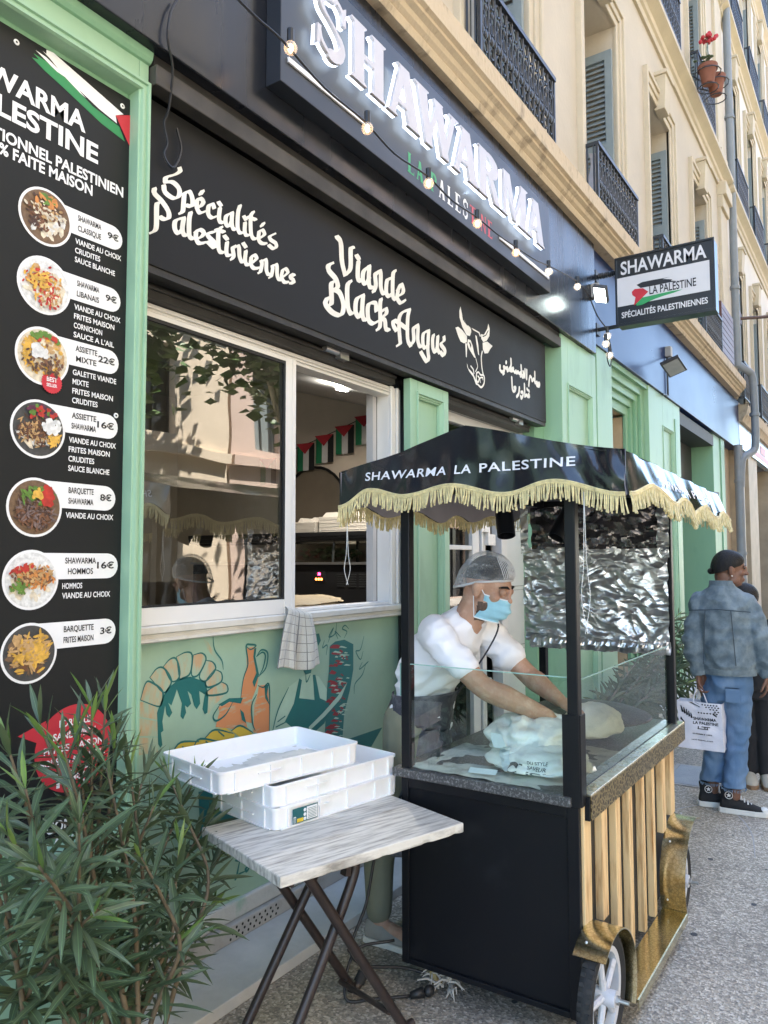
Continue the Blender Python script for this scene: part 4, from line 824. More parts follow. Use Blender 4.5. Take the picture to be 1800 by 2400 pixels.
for ch, a, b, top in spans:
    xa, xb = onY(*a, LFY).x, onY(*b, LFY).x
    if ch == 'S': xa, xb = 2.36, onY(822, 176, LFY).x-.01
    P2 = [[(xa+u*(xb-xa), zb+v*(zt-zb)) for u, v in p] for p in serif(ch)]
    q = MB(); q.solid(P2, on(LFY), on(LFY+.018)); le = q.build('letter', LETW, t)
    q = MB(); q.solid(P2, on(LFY+.0182), on(LFY+.034)); q.build('glow_edge', GLOW, le)
for p, r in (((674, 150), (853, 280)), ((1170, 557), (1285, 651))):
    q = MB(); a, b = onY(*p, BY-.001), onY(*r, BY-.001); zc = (a.z+b.z)/2; q.box(a.x, b.x, BY-.008, BY-.0005, zc-.011, zc+.011); q.build('white_line', WHITE, t)
wp0, wp1 = onY(953, 405, BY-.001), onY(1157, 559, BY-.001); word = 'LA PALESTINE'; n = sum(.55 if c in 'I ' else 1 for c in word); x = wp0.x
st = (wp1.x-wp0.x)/n; z0 = (wp0.z+wp1.z)/2-.0; parts = {0: MB(), 1: MB(), 2: MB()}
for i, c in enumerate(word):
    w = st*(.55 if c in 'I ' else 1)
    if c != ' ': parts[0 if i < 4 else 1 if i < 8 else 2].flat([[(x+w*(.06+.80*u), z0+.105*v) for u, v in p] for p in serif(c)], on(BY-.001))
    x += w
for k, m in ((0, mat('sign_green', (.03, .30, .10), .45)), (1, WHITE), (2, mat('sign_red', (.50, .04, .05), .45))): parts[k].build('lettering', m, t)
# ---- projecting sign
HX = 6.45
def hx(px, py): p = onX(px, py, HX); return p.y, p.z
a, b, c, d = hx(1441.6, 609.4), hx(1673, 555), hx(1675.6, 722), hx(1446, 766)
hy0, hy1 = (a[0]+d[0])/2, (b[0]+c[0])/2; hz1, hz0 = (a[1]+b[1])/2, (c[1]+d[1])/2
t = thing('projecting_sign', 'black and white double sided box sign projecting from the fascia beside the lit floodlight', 'hanging sign', (HX+.08, 2.05, hz0))
q = MB(); q.box(HX+.004, HX+.16, hy1, hy0, hz0, hz1); q.build('box', mat('sign_black', (.014, .018, .022), .3, spec=.6), t, bevel=.004)
q = MB(); q.box(HX-.006, HX+.0035, hy1-.006, hy0+.006, hz0-.012, hz0+.012); q.box(HX-.006, HX+.0035, hy1-.006, hy0+.006, hz1-.012, hz1+.006); q.box(HX-.006, HX+.0035, hy0-.012, hy0+.006, hz0+.0125, hz1-.0125); q.box(HX-.006, HX+.0035, hy1-.006, hy1+.012, hz0+.0125, hz1-.0125); q.build('frame', mat('sign_black', (.014, .018, .022), .3), t, bevel=.002)
f7 = lambda pts: [hx(1340+p[0]/4.608, 580+p[1]/4.608) for p in pts]; HXF = lambda k: (lambda u, v: (HX-.0005-.0006*k, u, v))
H = hz1-hz0; w0, w1 = hz0+.275*H, hz0+.70*H; ya, yb = hy0-.012, hy1+.035
q = MB(); q.flat([[(ya, w0), (yb, w0), (yb, w1), (ya, w1)]], HXF(1)); q.build('white_panel', mat('sign_white', (.60, .60, .62), .4, var=.03), t)
gl, gd = MB(), MB()
text(gl, 'SHAWARMA', (HX-.002, hy0-.045, hz0+.745*H), (HX-.002, hy1+.055, hz0+.745*H), (0, 0, .19*H), .02); text(gl, 'SPÉCIALITÉS PALESTINIENNES', (HX-.002, hy0-.045, hz0+.10*H), (HX-.002, hy1+.055, hz0+.10*H), (0, 0, .085*H), .02)
aa, bb = f7([(840, 510)])[0], f7([(1345, 408)])[0]; zz = (aa[1]+bb[1])/2
text(gd, 'LA PALESTINE', (HX-.0025, aa[0], zz), (HX-.0025, bb[0], zz), (0, 0, .115*H), .015)
gl.build('lettering', mat('sign_letter', (.66, .66, .68), .4), t); gd.build('lettering', VBLACK, t)
q = MB(); q.flat([f7([(700, 405), (760, 375), (880, 350), (1000, 330), (1062, 318), (980, 340), (1090, 345), (1070, 358), (1140, 362), (1050, 378), (900, 410), (745, 438)])], HXF(2)); q.build('black_stroke', VBLACK, t)
q = MB(); q.flat([f7([(650, 480), (680, 450), (770, 440), (828, 478), (760, 545), (690, 615), (672, 628), (690, 540), (655, 515)])], HXF(3)); q.build('red_stroke', VRED, t)
q = MB(); q.flat([f7([(705, 630), (690, 610), (765, 540), (900, 510), (1080, 470), (1200, 452), (1100, 490), (1000, 520), (900, 555), (820, 590), (760, 620)])], HXF(2)); q.build('green_stroke', mat('sign_green', (.03, .30, .10), .45), t)
q = MB()
for z in (hz1-.09, hz0+.02): q.tube([(HX+.08, hy0-.01, z), (HX+.08, 2.08, z)], .018, 8); q.box(HX+.03, HX+.13, 2.06, 2.084, z-.05, z+.05)
for k in range(9): q.lathe([(.026, -.006), (.03, 0), (.026, .006)], (HX+.08, 1.90+k*.018, hz1-.09), 8, Matrix.Rotation(radians(90+8*(k % 3)), 3, 'X'))
q.build('bracket', IRON, t, smooth=True, autos=40)
# ---- floodlights
def flood(name, label, mount, head, nrm, lit, sz=(.16, .11)):
    t = thing(name, label, 'floodlight', tuple(mount)); m = Vector(mount); h = Vector(head); z = Vector(nrm).normalized(); x = Vector((1, .0, .0)); x = (x-z*x.dot(z)).normalized(); y = z.cross(x)
    M = Matrix((x, y, z)).transposed()
    q = MB(); q.cbox(h-z*.02, sz[0], sz[1], .035, M); q.build('lamp_head', mat('lamp_grey', (.05, .05, .05), .4), t, bevel=.004)
    q = MB(); q.cbox(h, sz[0]*.86, sz[1]*.82, .004, M); q.build('lens', mat('lens_lit', (1, 1, 1), .5, emit=(.86, 1.0, .96), es=4) if lit else mat('lens_off', (.35, .36, .37), .2), t)
    q = MB(); q.tube([h-z*.03, h-z*.05+Vector((0, .05, .02)), (m.x, m.y-.04, m.z)], .008, 6); q.build('arm', IRON, t)
    q = MB(); q.box(m.x-.045, m.x+.045, m.y-.07, m.y-.001, m.z-.0, m.z+.12); q.build('junction_box', mat('box_grey', (.34, .33, .31), .6), t, bevel=.006)
    return t
p = onY(1408, 694, 1.86); m = onY(1393, 655, 2.05)
flood('floodlight', 'lit white floodlight on the fascia beside the projecting sign', (6.34, 2.05, 3.84), (p.x-.02, 1.86, p.z), (-.55, .25, -.8), True)
p = onY(1580, 862, 1.86); m = onY(1560, 838, 2.085)
flood('floodlight', 'unlit floodlight on a thin pole on the sky-tinted fascia, above the green pilaster', (m.x, 2.085, m.z), (p.x, 1.86, p.z), (-.3, -.3, -.9), False, (.3, .2))
q = MB(); q.tube([(m.x, 2.07, m.z), (m.x, 2.07, 3.50), (m.x-.25, 2.07, 3.47)], .012, 6); o = q.build('conduit', IRON); o.parent = bpy.data.objects['floodlight.001']; o.location = -Vector(bpy.data.objects['floodlight.001'].location)
# ---- string of festoon bulbs
LY = 1.865
bul = [(681, 113), (861, 301), (1004.5, 430), (1118.5, 524), (1209, 592), (1286, 637), (1353, 672)]
tail = [(1423.6, 788), (1420, 806), (1429, 833)]
t = thing('festoon_lights', 'string of small round clear bulbs with warm filaments strung across the lit sign', 'string lights', tuple(onY(1004, 420, LY)))
cab = [(540, -20), (600, 40), (664, 97), (760, 205), (853, 283), (925, 360), (1001, 412), (1060, 470), (1116, 508), (1165, 548), (1206, 577), (1250, 606), (1284, 622), (1320, 640), (1350, 658), (1378, 690), (1400, 740), (1424, 772)]
q = MB(); q.tube(smooth([onY(a, b, LY) for a, b in cab], 4), .0052, 5)
z = onY(1424, 772, LY); q.tube(smooth([z, z+Vector((-.02, 0, -.08)), z+Vector((.03, 0, -.16)), z+Vector((-.03, 0, -.24)), z+Vector((.05, .0, -.30)), z+Vector((.09, 0, -.18)), z+Vector((.02, 0, -.05))], 5), .005, 5)
q.build('cable', VBLACK, t)
BG = mat('bulb_glass', (.8, .74, .68), .05, alpha=.30, spec=.8); FIL = mat('filament', (1, .8, .5), .5, emit=(1, .58, .26), es=3); FILW = mat('filament_white', (1, .9, .8), .5, emit=(1, .86, .66), es=3.5)
for k, (a, b) in enumerate(bul+tail):
    p = onY(a, b, LY); r = .027 if k < 7 else .032
    q = MB(); q.ball(p, r, n=14, m=10); bo = q.build('bulb', BG, t, smooth=True)
    q = MB(); q.ball(p, .011, .011, .019, 8, 6); q.build('filament', FIL if k < 5 else FILW, bo)
    q = MB(); q.tube([p+Vector((0, 0, r*.9)), p+Vector((0, 0, r+.05))], .014, 8); q.build('socket', VBLACK, bo)
# loose cable hanging from the fascia
q = MB(); pts = [(415, 0, 2.03), (400, 30, 2.03), (393, 90, 2.03), (405, 160, 2.06), (398, 240, 2.10), (392, 268, 2.12), (384, 290, 2.13), (392, 335, 2.135), (384, 360, 2.135), (395, 385, 2.135), (410, 390, 2.135), (425, 350, 2.135), (414, 300, 2.135)]
q.tube(smooth([onY(a, b, y) for a, b, y in pts], 4), .0045, 5)
tag(q.build('loose_cable', VBLACK), 'thin black cable hanging in a loose loop before the black header board', 'cable')
# ================================================================== food cart
CX0, CX1, CY0, CY1 = 2.46, 3.86, .875, 1.56
BLKP = mat('cart_black', (.0045, .005, .007), .42, vs=5, c2=(.016, .017, .019), c2s=(.58, .85), detail=9, rvar=.06, spec=.28, bump=.02, bs=50)
def voro_metal(name, base, line, scale, lw, rough, metal=1.0):
    M = bpy.data.materials.new(name); M.use_nodes = True; T = M.node_tree; N = T.nodes; L = T.links; P = N['Principled BSDF']
    tc = N.new('ShaderNodeTexCoord'); v = N.new('ShaderNodeTexVoronoi'); v.feature = 'DISTANCE_TO_EDGE'; v.inputs['Scale'].default_value = scale; L.new(tc.outputs['Object'], v.inputs['Vector'])
    n = N.new('ShaderNodeTexNoise'); n.inputs['Scale'].default_value = 7; n.inputs['Detail'].default_value = 5; L.new(tc.outputs['Object'], n.inputs['Vector'])
    mr = N.new('ShaderNodeMapRange'); mr.inputs[1].default_value = lw; mr.inputs[2].default_value = lw*1.5; L.new(v.outputs['Distance'], mr.inputs[0])
    m = N.new('ShaderNodeMix'); m.data_type = 'RGBA'; m.inputs[6].default_value = _col(line); m.inputs[7].default_value = _col(base); L.new(mr.outputs[0], m.inputs[0])
    m2 = N.new('ShaderNodeMix'); m2.data_type = 'RGBA'; m2.blend_type = 'MULTIPLY'; m2.inputs[0].default_value = .25; L.new(m.outputs[2], m2.inputs[6]); L.new(n.outputs['Fac'], m2.inputs[7])
    L.new(m2.outputs[2], P.inputs['Base Color']); P.inputs['Metallic'].default_value = metal; P.inputs['Roughness'].default_value = rough
    r = N.new('ShaderNodeMapRange'); r.inputs[3].default_value = rough-.08; r.inputs[4].default_value = rough+.2; L.new(n.outputs['Fac'], r.inputs[0]); L.new(r.outputs[0], P.inputs['Roughness'])
    b = N.new('ShaderNodeBump'); b.inputs['Strength'].default_value = .12; b.inputs['Distance'].default_value = .01; L.new(n.outputs['Fac'], b.inputs['Height']); L.new(b.outputs[0], P.inputs['Normal'])
    MATS[name] = M; return M
GOLD = voro_metal('gold_sheet', (.90, .80, .50), (.70, .60, .34), 60, .07, .13)
GOLDP = voro_metal('gold_pattern', (.13, .09, .04), (.55, .42, .20), 60, .10, .28)
GOLDM = voro_metal('gold_counter', (.80, .68, .46), (.95, .88, .70), 36, .10, .22)
GRAN = mat('granite', (.05, .05, .05), .3, vs=120, c2=(.30, .30, .30), c2s=(.5, .72), spec=.6)
WOOD = mat('pine_slat', (.80, .56, .28), .5, vs=3.6, c2=(.40, .18, .05), c2s=(.50, .72), stretch=(11, 11, 1.0), bump=.05, bs=30, detail=6)
cart = thing('food_cart', 'black street food cart with scalloped black canopy, gold fringe, pine slats and wheels', 'food cart', (3.16, 1.22, 0))
F = .038
def post(x, y): q = MB(); q.box(x, x+F, y, y+F, .775, 1.90); return q.build('post', BLKP, cart, bevel=.003)
post(CX0, CY0-.005); post(CX0, CY1-F); post(CX1-F, CY0); post(CX1-F, CY1-F)
q = MB()
for z in (1.865,):
    q.box(CX0+F+.001, CX1-F-.001, CY0, CY0+.025, z, z+.03); q.box(CX0+F+.001, CX1-F-.001, CY1-.03, CY1-.005, z, z+.03); q.box(CX0+.005, CX0+.03, CY0+F, CY1-F-.001, z, z+.03); q.box(CX1-.03, CX1-.005, CY0+F+.001, CY1-F-.001, z, z+.03); q.box(CX0+.6, CX0+.63, CY0+.03, CY1-.031, z+.002, z+.028)
q.build('top_rail', BLKP, cart)
# body
q = MB(); q.box(CX0+.012, CX1-.002, CY0+.022, CY1-.002, .10, .770); q.build('body_panel', BLKP, cart)
q = MB()
q.box(CX0, CX0+.0115, CY0+.0, CY0+.040, .098, .772); q.box(CX0, CX0+.0115, CY1-.03, CY1, .098, .772); q.box(CX0+.001, CX0+.0115, CY0+.0405, CY1-.0305, .735, .7715); q.box(CX0+.001, CX0+.0115, CY0+.0405, CY1-.0305, .098, .118)
q.box(CX0+.012, CX0+.045, CY0+.004, CY0+.0215, .098, .77)
q.build('body_frame', BLKP, cart, bevel=.002)
q = MB(); q.box(CX0-.018, CX1+.02, CY0+.02, CY1+.03, .774, .806); q.build('counter_top', GRAN, cart, bevel=.004)
q = MB(); q.box(2.515, CX1+.03, .850, .8945, .7985, .8065); q.build('counter_trim', GOLDM, cart, bevel=.0015)
q = MB(); q.box(2.512, CX1+.03, .8485, .8515, .722, .7983); q.build('trim_strip', GOLDP, cart)
q = MB(); q.box(2.500, 2.5115, .8515, .8945, .724, .7975); q.build('trim_end', BLKP, cart)
# pine slats
for k, (xa, xb, zb) in enumerate(((2.492, 2.560, .385), (2.675, 2.735, .335), (2.838, 2.890, .17), (3.004, 3.05, .10), (3.19, 3.226, .092), (3.345, 3.384, .092), (3.515, 3.572, .385), (3.667, 3.737, .42))):
    q = MB(); q.box(xa, xb, .868, .8965, zb, .772 if k == 0 else .7735); q.X = None; q.build('slat', WOOD, cart, bevel=.003)
q = MB(); q.quad((2.475, .8964, .1), (3.85, .8964, .1), (3.85, .8964, .77), (2.475, .8964, .77)); q.build('side_panel', mat('panel_grey', (.022, .021, .020), .5, var=.1), cart)
# fenders, wheels, footboard
def fender(cx, cz, R, a0, a1, y0=.767, y1=.872):
    q = MB(); n = 22
    for sgn, rr_ in ((1, R), (-1, R-.004)):
        q.add([(cx+rr_*cos(a0+(a1-a0)*i/n), y, cz+rr_*sin(a0+(a1-a0)*i/n)) for i in range(n+1) for y in (y0, y1)], [(2*i, 2*i+2, 2*i+3, 2*i+1)[::sgn] for i in range(n)])
    for y in (y0, y1): q.add([(cx+r_*cos(a0+(a1-a0)*i/n), y, cz+r_*sin(a0+(a1-a0)*i/n)) for i in range(n+1) for r_ in (R, R-.004)], [(2*i, 2*i+1, 2*i+3, 2*i+2) for i in range(n)])
    o = q.build('fender', GOLD, cart, smooth=True, autos=50)
    q = MB()
    for a in (a0+.25, (a0+a1)/2, a1-.25): q.ball((cx+R*cos(a), y1-.03, cz+R*sin(a)), .005, n=6, m=4)
    q.build('rivet', mat('worn_chrome', (.5, .5, .5), .28, .9), o)
fender(2.50, .185, .208, radians(-28), radians(128)); fender(3.675, .19, .233, radians(60), radians(208))
q = MB(); q.box(2.708, 3.462, .767, .8675, .078, .090); q.box(2.708, 3.462, .764, .7668, .055, .090); q.build('footboard', GOLD, cart, bevel=.001)
RUB = mat('tyre_rubber', (.018, .018, .018), .75, var=.3, vs=20); RIMW = mat('rim_white', (.62, .62, .64), .4, vs=30, c2=(.45, .45, .46), c2s=(.55, .75))
def wheel(cx, cy, R):
    M = Matrix.Rotation(radians(90), 3, 'X'); c = Vector((cx, cy, R)); q = MB()
    q.lathe([(R-.040, -.016), (R-.02, -.025), (R-.006, -.022), (R, -.010), (R, .010), (R-.006, .022), (R-.02, .025), (R-.040, .016), (R-.040, -.016)], c, 48, M, cap=False)
    for i in range(44):
        a = 2*pi*i/44
        for s in (-1, 1): q.cbox(c+Vector((cos(a)*(R-.003), s*.012, sin(a)*(R-.003))), .010, .014, .012, Matrix.Rotation(-a, 3, 'Y'))
    w = q.build('tyre', RUB, cart, smooth=True, autos=35)
    q = MB(); r = R-.040
    q.lathe([(r, -.016), (r-.016, -.014), (r-.018, .014), (r, .016)], c, 40, M, cap=False)
    for i in range(5):
        a = 2*pi*i/5+.5; q.tube([c+Vector((cos(a)*.02, -.004, sin(a)*.02)), c+Vector((cos(a)*(r-.012), -.002, sin(a)*(r-.012)))], [.012, .010], 8)
    q.lathe([(.026, -.03), (.026, .045)], c, 16, M); o = q.build('rim', RIMW, cart, smooth=True, autos=40)
    q = MB(); q.tube([c+Vector((0, -.045, 0)), c+Vector((0, -.085, 0))], .007, 8); q.lathe([(.014, -.0), (.014, .01)], c+Vector((0, -.045, 0)), 6, M); q.build('axle_bolt', mat('zinc_bolt', (.5, .48, .44), .35, .9), o)
wheel(2.49, .818, .188); wheel(3.635, .838, .158)
for x, y in ((2.56, 1.46), (3.76, 1.46)):
    q = MB(); q.lathe([(.045, -.015), (.05, 0), (.045, .015)], (x, y, .05), 16, Matrix.Rotation(radians(90), 3, 'X')); q.box(x-.015, x+.015, y-.025, y+.025, .05, .0995); q.build('castor', mat('castor_yellow', (.32, .24, .10), .7), cart, smooth=True, autos=40)
# a rag wound round the near castor
q = MB(); rr = random.Random(5)
for k in range(46):
    a = rr.uniform(0, 6.3); p = Vector((2.545+.03*cos(a), 1.43+.045*sin(a), rr.uniform(.01, .06))); e = p+Vector((rr.gauss(-.02, .02), rr.gauss(0, .03), rr.gauss(-.005, .02))); e.z = max(.003, e.z)
    q.tube([p, p.lerp(e, .5)+Vector((0, 0, .012)), e], [.006, .005, .002], 4)
tag(q.build('frayed_rag', mat('rag_beige', (.42, .38, .32), .9)), 'frayed beige rag caught round the castor under the black cart corner', 'rag')
# glass guards
GLS = pane_mat('guard_glass', (.86, .95, .91), 1.0, .035, bump=.02)
GED = mat('glass_edge', (.32, .52, .45), .2, spec=.8)
q = MB(); q.quad((CX0+.008, CY0+.035, .807), (CX0+.008, CY1+.005, .807), (CX0+.008, CY1+.005, 1.190), (CX0+.008, CY0+.035, 1.190)); g1 = q.build('glass_guard', GLS, cart)
q = MB(); q.box(CX0+.005, CX0+.011, CY0+.034, CY1+.006, 1.1903, 1.1935); q.box(CX0+.005, CX0+.011, CY1+.0052, CY1+.008, 1.07, 1.19); q.build('edge', GED, g1)
q = MB(); q.quad((CX0+.04, CY0+.022, .807), (CX1-.04, CY0+.022, .807), (CX1-.04, CY0+.022, 1.172), (CX0+.04, CY0+.022, 1.172)); g2 = q.build('glass_guard', GLS, cart)
q = MB(); q.box(CX0+.039, CX1-.039, CY0+.019, CY0+.025, 1.1723, 1.1755); q.build('edge', GED, g2)
q = MB(); q.box(CX0-.006, CX0-.0005, CY0-.008, CY0+.05, .774, 1.072); q.box(CX0, CX0+.05, CY0-.012, CY0-.0055, .774, 1.072); q.build('channel', BLKP, cart, bevel=.002)
# canopy
VIN = mat('canopy_vinyl', (.008, .008, .011), .20, var=.3, vs=3, rvar=.07, spec=.7, coat=.35, bump=.10, bs=9)
LIN = mat('canopy_lining', (.30, .29, .33), .75, var=.08)
AX0, AX1, AY0, AY1 = 2.36, 3.92, .67, 1.778
EZ0 = 1.928
def crest(t, pts):     # smooth scallop through measured heights
    for (a, za), (b, zb) in zip(pts, pts[1:]):
        if a <= t <= b: k = (t-a)/(b-a); return za+(zb-za)*(.5-.5*cos(pi*k))
    return pts[0][1] if t < pts[0][0] else pts[-1][1]
SL = [(.67, 1.783), (.905, 1.836), (1.07, 1.802), (1.28, 1.843), (1.47, 1.815), (1.635, 1.847), (1.778, 1.787)]
SR = [(2.36, 1.785), (2.55, 1.823), (2.81, 1.778), (2.96, 1.806), (3.13, 1.762), (3.34, 1.803), (3.60, 1.765), (3.76, 1.80), (3.92, 1.77)]
def ztop(y): return EZ0+(2.052-EZ0)*max(0, 1-abs(y-1.226)/.552)**1.0 - .006*sin((y-.67)*9)
def wr(a, b, s=1.0): return s*(.010*noise.noise(Vector((a*5, b*7, 3)))+.007*noise.noise(Vector((a*13, b*9, 8))))
def fend(u, v):      # gable end toward the camera
    y = AY1+(AY0-AY1)*u; zb = crest(y, SL); z = zb+(ztop(y)-zb)*v; c = abs(2*u-1)
    corner = max(0, 1-abs(y-AY0)/.28)
    return (AX0-.012*(1-v)*sin(pi*u)+wr(y, z)+corner*.016*noise.noise(Vector((y*30-z*18, z*9, 2))), y, z)
def fstreet(u, v):
    x = AX0+(AX1-AX0)*u; zb = crest(x, SR); z = zb+(EZ0-.028*u-.004-zb)*v
    return (x, AY0+.004-.046*(1-v)**1.0*min(1, .35+3*u)+wr(x*1.4, z, .8)*(1-.5*v)+.004*sin(x*23+z*9), z)
def fwall(u, v):
    x = AX1+(AX0-AX1)*u; zb = crest(AX0+AX1-x, SR); z = zb+(EZ0-zb)*v; return (x, AY1+wr(x, z), z)
def ffar(u, v):
    y = AY0+(AY1-AY0)*u; zb = crest(y, SL); z = zb+(ztop(y)-.02-zb)*v; return (AX1+wr(y, z), y, z)
def roof(side):
    def f(u, v):
        x = AX0+.004+(AX1-AX0-.008)*u; ye = AY0+.008 if side else AY1; y = ye+(1.226-ye)*v; return (x, y, ztop(y)-.028*u*(1-v)*(1 if side else 0)-.002+.005*noise.noise(Vector((x*4, y*4, 5))))
    return f
q = MB(); q.grid(fend, 90, 18); q.grid(fstreet, 90, 12); q.grid(fwall, 60, 6); q.grid(ffar, 40, 6); q.grid(roof(1), 40, 12); q.grid(roof(0), 40, 12)
can = q.build('canopy', VIN, cart, smooth=True)
q = MB(); inn = lambda f, n: (lambda u, v: tuple(Vector(f(u, v))+Vector(n)))
q.grid(inn(fwall, (0, -.007, 0)), 60, 4); q.grid(inn(ffar, (-.007, 0, 0)), 40, 4); q.grid(inn(fstreet, (0, .009, 0)), 60, 4); q.grid(inn(fend, (.009, 0, 0)), 60, 6); q.grid(inn(roof(1), (0, .0, -.008)), 20, 6); q.grid(inn(roof(0), (0, 0, -.008)), 20, 6)
q.build('lining', LIN, can, smooth=True)
CL = mat('canopy_letter', (.72, .72, .76), .4)
q = MB()
def onend(y, z): u = (AY1-y)/(AY1-AY0); zb = crest(y, SL); v = (z-zb)/(ztop(y)-zb); p = fend(u, v); return (p[0]-.003, y, z)
for s, ya, yb, sh in (('SHAWARMA', 1.653, 1.297, .25), ('LA', 1.262, 1.20, .1), ('PALESTINE', 1.168, .829, 0)):
    text(q, s, 0, 0, 0, .014, spacing=1.10, fn=lambda u, v: onend(ya+(yb-ya)*u+v*-.0045*sh*4, 1.8865+.0305*v-.006*u*0), shear=0)
q.build('lettering', CL, can)
q = MB()
def onst(x, z): u = (x-AX0)/(AX1-AX0); zb = crest(x, SR); v = (z-zb)/(EZ0-.028*u-.004-zb); p = fstreet(u, v); return (x, p[1]-.004, z)
text(q, 'SHAWARMA LA PALESTINE', 0, 0, 0, .02, spacing=1.05, fn=lambda u, v: onst(2.69+.87*u, 1.838-.012*u+.032*v)); q.build('lettering', CL, can)
FRI = mat('gold_fringe', (.62, .53, .27), .7, vs=60, var=.28, sheen=.3)
rr = random.Random(11); q = MB()
def fringe(f, L, out, dens=150):
    n = int(L*dens); O = Vector(out)
    for i in range(n):
        p = Vector(f((i+.5)/n, 0))+O*.004; l = rr.uniform(.048, .062); sw = Vector((rr.gauss(0, .006), rr.gauss(0, .006), 0))+O*rr.uniform(0, .006)
        q.tube([p, p+sw*.4+Vector((0, 0, -l*.5)), p+sw+Vector((0, 0, -l))], [.0026, .0028, .0030], 4, cap=False)
    k = int(L*60)
    for dz, rad in ((0.0, .0045), (.007, .004)): q.tube([Vector(f(i/k, 0))+O*.004+Vector((0, 0, dz)) for i in range(k+1)], rad, 5)
fringe(fend, 1.11, (-1, 0, 0), 165); fringe(fstreet, 1.56, (0, -1, 0), 165); fringe(fwall, 1.56, (0, 1, 0), 120); fringe(ffar, 1.1, (1, 0, 0), 110)
q.build('fringe', FRI, can)
# spotlights under the canopy
for a, b in (((2.92, 1.345, 1.86), (2.86, 1.30, 1.683)), ((3.2, 1.15, 1.80), (3.13, 1.19, 1.68))):
    a, b = Vector(a), Vector(b); d = (b-a).normalized(); M = d.to_track_quat('Z', 'Y').to_matrix()
    q = MB(); q.lathe([(.034, 0), (.036, .002), (.037, (b-a).length), (.033, (b-a).length), (.030, .04)], a, 24, M); q.tube([a, a+Vector((0, 0, .06))], .008, 6); q.build('spotlight', BLKP, cart, smooth=True, autos=40)
# foil wind screen on the far end
def foil(y0, y1, z0, z1, x, amp, n, seed, name, m, lens=None):
    r = random.Random(seed); pts = [Vector((y0+(y1-y0)*i/14, z)) for i in range(15) for z in (z0, z1)] + [Vector((y, z0+(z1-z0)*i/10)) for i in range(1, 10) for y in (y0, y1)]
    for _ in range(n): pts.append(Vector((r.uniform(y0, y1), r.uniform(z0, z1))))
    vs, es, fs = delaunay_2d_cdt(pts, [], [], 0, 1e-6)[:3]; q = MB()
    V = []
    for v in vs:
        a = r.uniform(-amp, amp)+amp*1.2*noise.noise(Vector((v.x*6, v.y*6, seed)))
        V.append((x+a, v.x, v.y))
    q.add(V, [tuple(f) for f in fs]); return q.build(name, m, cart)
FOIL = mat('kitchen_foil', (.68, .675, .67), .33, .95, var=.05, bump=.2, bs=46)
DFOIL = mat('dark_film', (.16, .15, .15), .16, .85, var=.3, vs=4, bump=.2, bs=12)
def ridge(y, z, s, a, sd):
    c, n = cos(a), sin(a); return 1-abs(noise.noise(Vector(((y*c+z*n)*s, (z*c-y*n)*s*2.3, sd))))*2
def crump(y0, y1, z0, z1, x, amp, nu, nv, sd, name, m):
    def f(u, v):
        y, z = y0+(y1-y0)*u, z0+(z1-z0)*v; w = noise.noise_vector(Vector((y*5, z*5, sd)))*.05; y2, z2 = y+w.x, z+w.y
        h = ridge(y2, z2, 3.5, .25, sd)*.8+ridge(y2, z2, 7, -.3, sd+3)*.62+ridge(y2, z2, 8, .75, sd+5)*.5+ridge(y2, z2, 15, .1, sd+9)*.22
        e = .006*noise.noise(Vector((y*30, z*30, sd+1))); return (x-amp*h, y+e, z+(e if 0 < v < 1 else .008*noise.noise(Vector((y*22, v*9, sd)))))
    q = MB(); q.grid(f, nu, nv); o = q.build(name, m, cart, smooth=True, autos=16); return o
crump(.885, 1.625, 1.165, 1.650, CX1-.05, .016, 230, 150, 3, 'foil_screen', FOIL)
crump(.93, 1.58, 1.640, 1.86, CX1-.045, .022, 50, 20, 14, 'dark_film', DFOIL)
crump(.878, .935, 1.60, 1.86, CX1-.05, .012, 16, 50, 8, 'foil_screen', FOIL); crump(1.60, 1.645, 1.62, 1.86, CX1-.05, .010, 14, 44, 9, 'foil_screen', FOIL)
q = MB(); q.box(CX1-.032, CX1-.012, CY0+.001, CY1, 1.166, 1.19); q.build('screen_rail', BLKP, cart)
def foilroll(u, v): a = u*2*pi; return (CX1-.07+.03*cos(a)+.012*noise.noise(Vector((v*30, a*2, 1))), .885+.70*v, 1.16+.032*sin(a)+.012*noise.noise(Vector((v*26, a*2, 7))))
q = MB(); q.grid(foilroll, 10, 70); q.build('foil_roll', FOIL, cart)
q = MB()
for x, y, z, l in ((2.352, .80, 1.80, .45), (2.353, 1.735, 1.73, .24)):
    for s in (-1, 1): q.tube(smooth([(x, y, z), (x, y+.005*s, z-l*.5), (x, y+.014*s, z-l*.75), (x, y-.004*s, z-l)], 4), .0011, 4)
q.build('loose_thread', mat('thread_white', (.7, .7, .68), .8), cart)
# ---- things on the counter
t = thing('griddle', 'dark domed round griddle plate on its stand behind the glass', 'griddle', (3.45, 1.17, .807))
q = MB(); q.lathe([(0.0, .935), (.12, .93), (.22, .915), (.285, .893), (.292, .885), (.285, .882), (.18, .88)], (3.42, 1.18, 0), 48, cap=False); q.build('plate', mat('griddle_iron', (.07, .065, .06), .5, .5, vs=12, c2=(.22, .21, .20), c2s=(.55, .8)), t, smooth=True)
q = MB(); q.lathe([(.11, .807), (.13, .83), (.10, .85), (.17, .879)], (3.42, 1.18, 0), 24); q.build('stand', BLKP, t, smooth=True, autos=40)
FOLD = fold
from mathutils.bvhtree import BVHTree
def on_surface(ob, x0=2.3):
    bv = BVHTree.FromPolygons([v.co.copy() for v in ob.data.vertices], [tuple(p.vertices) for p in ob.data.polygons])
    def f(y, z):
        h = bv.ray_cast(Vector((x0, y, z)), Vector((1, 0, 0)))[0]
        return (h.x-.003, y, z) if h else (2.56, y, z)
    return f
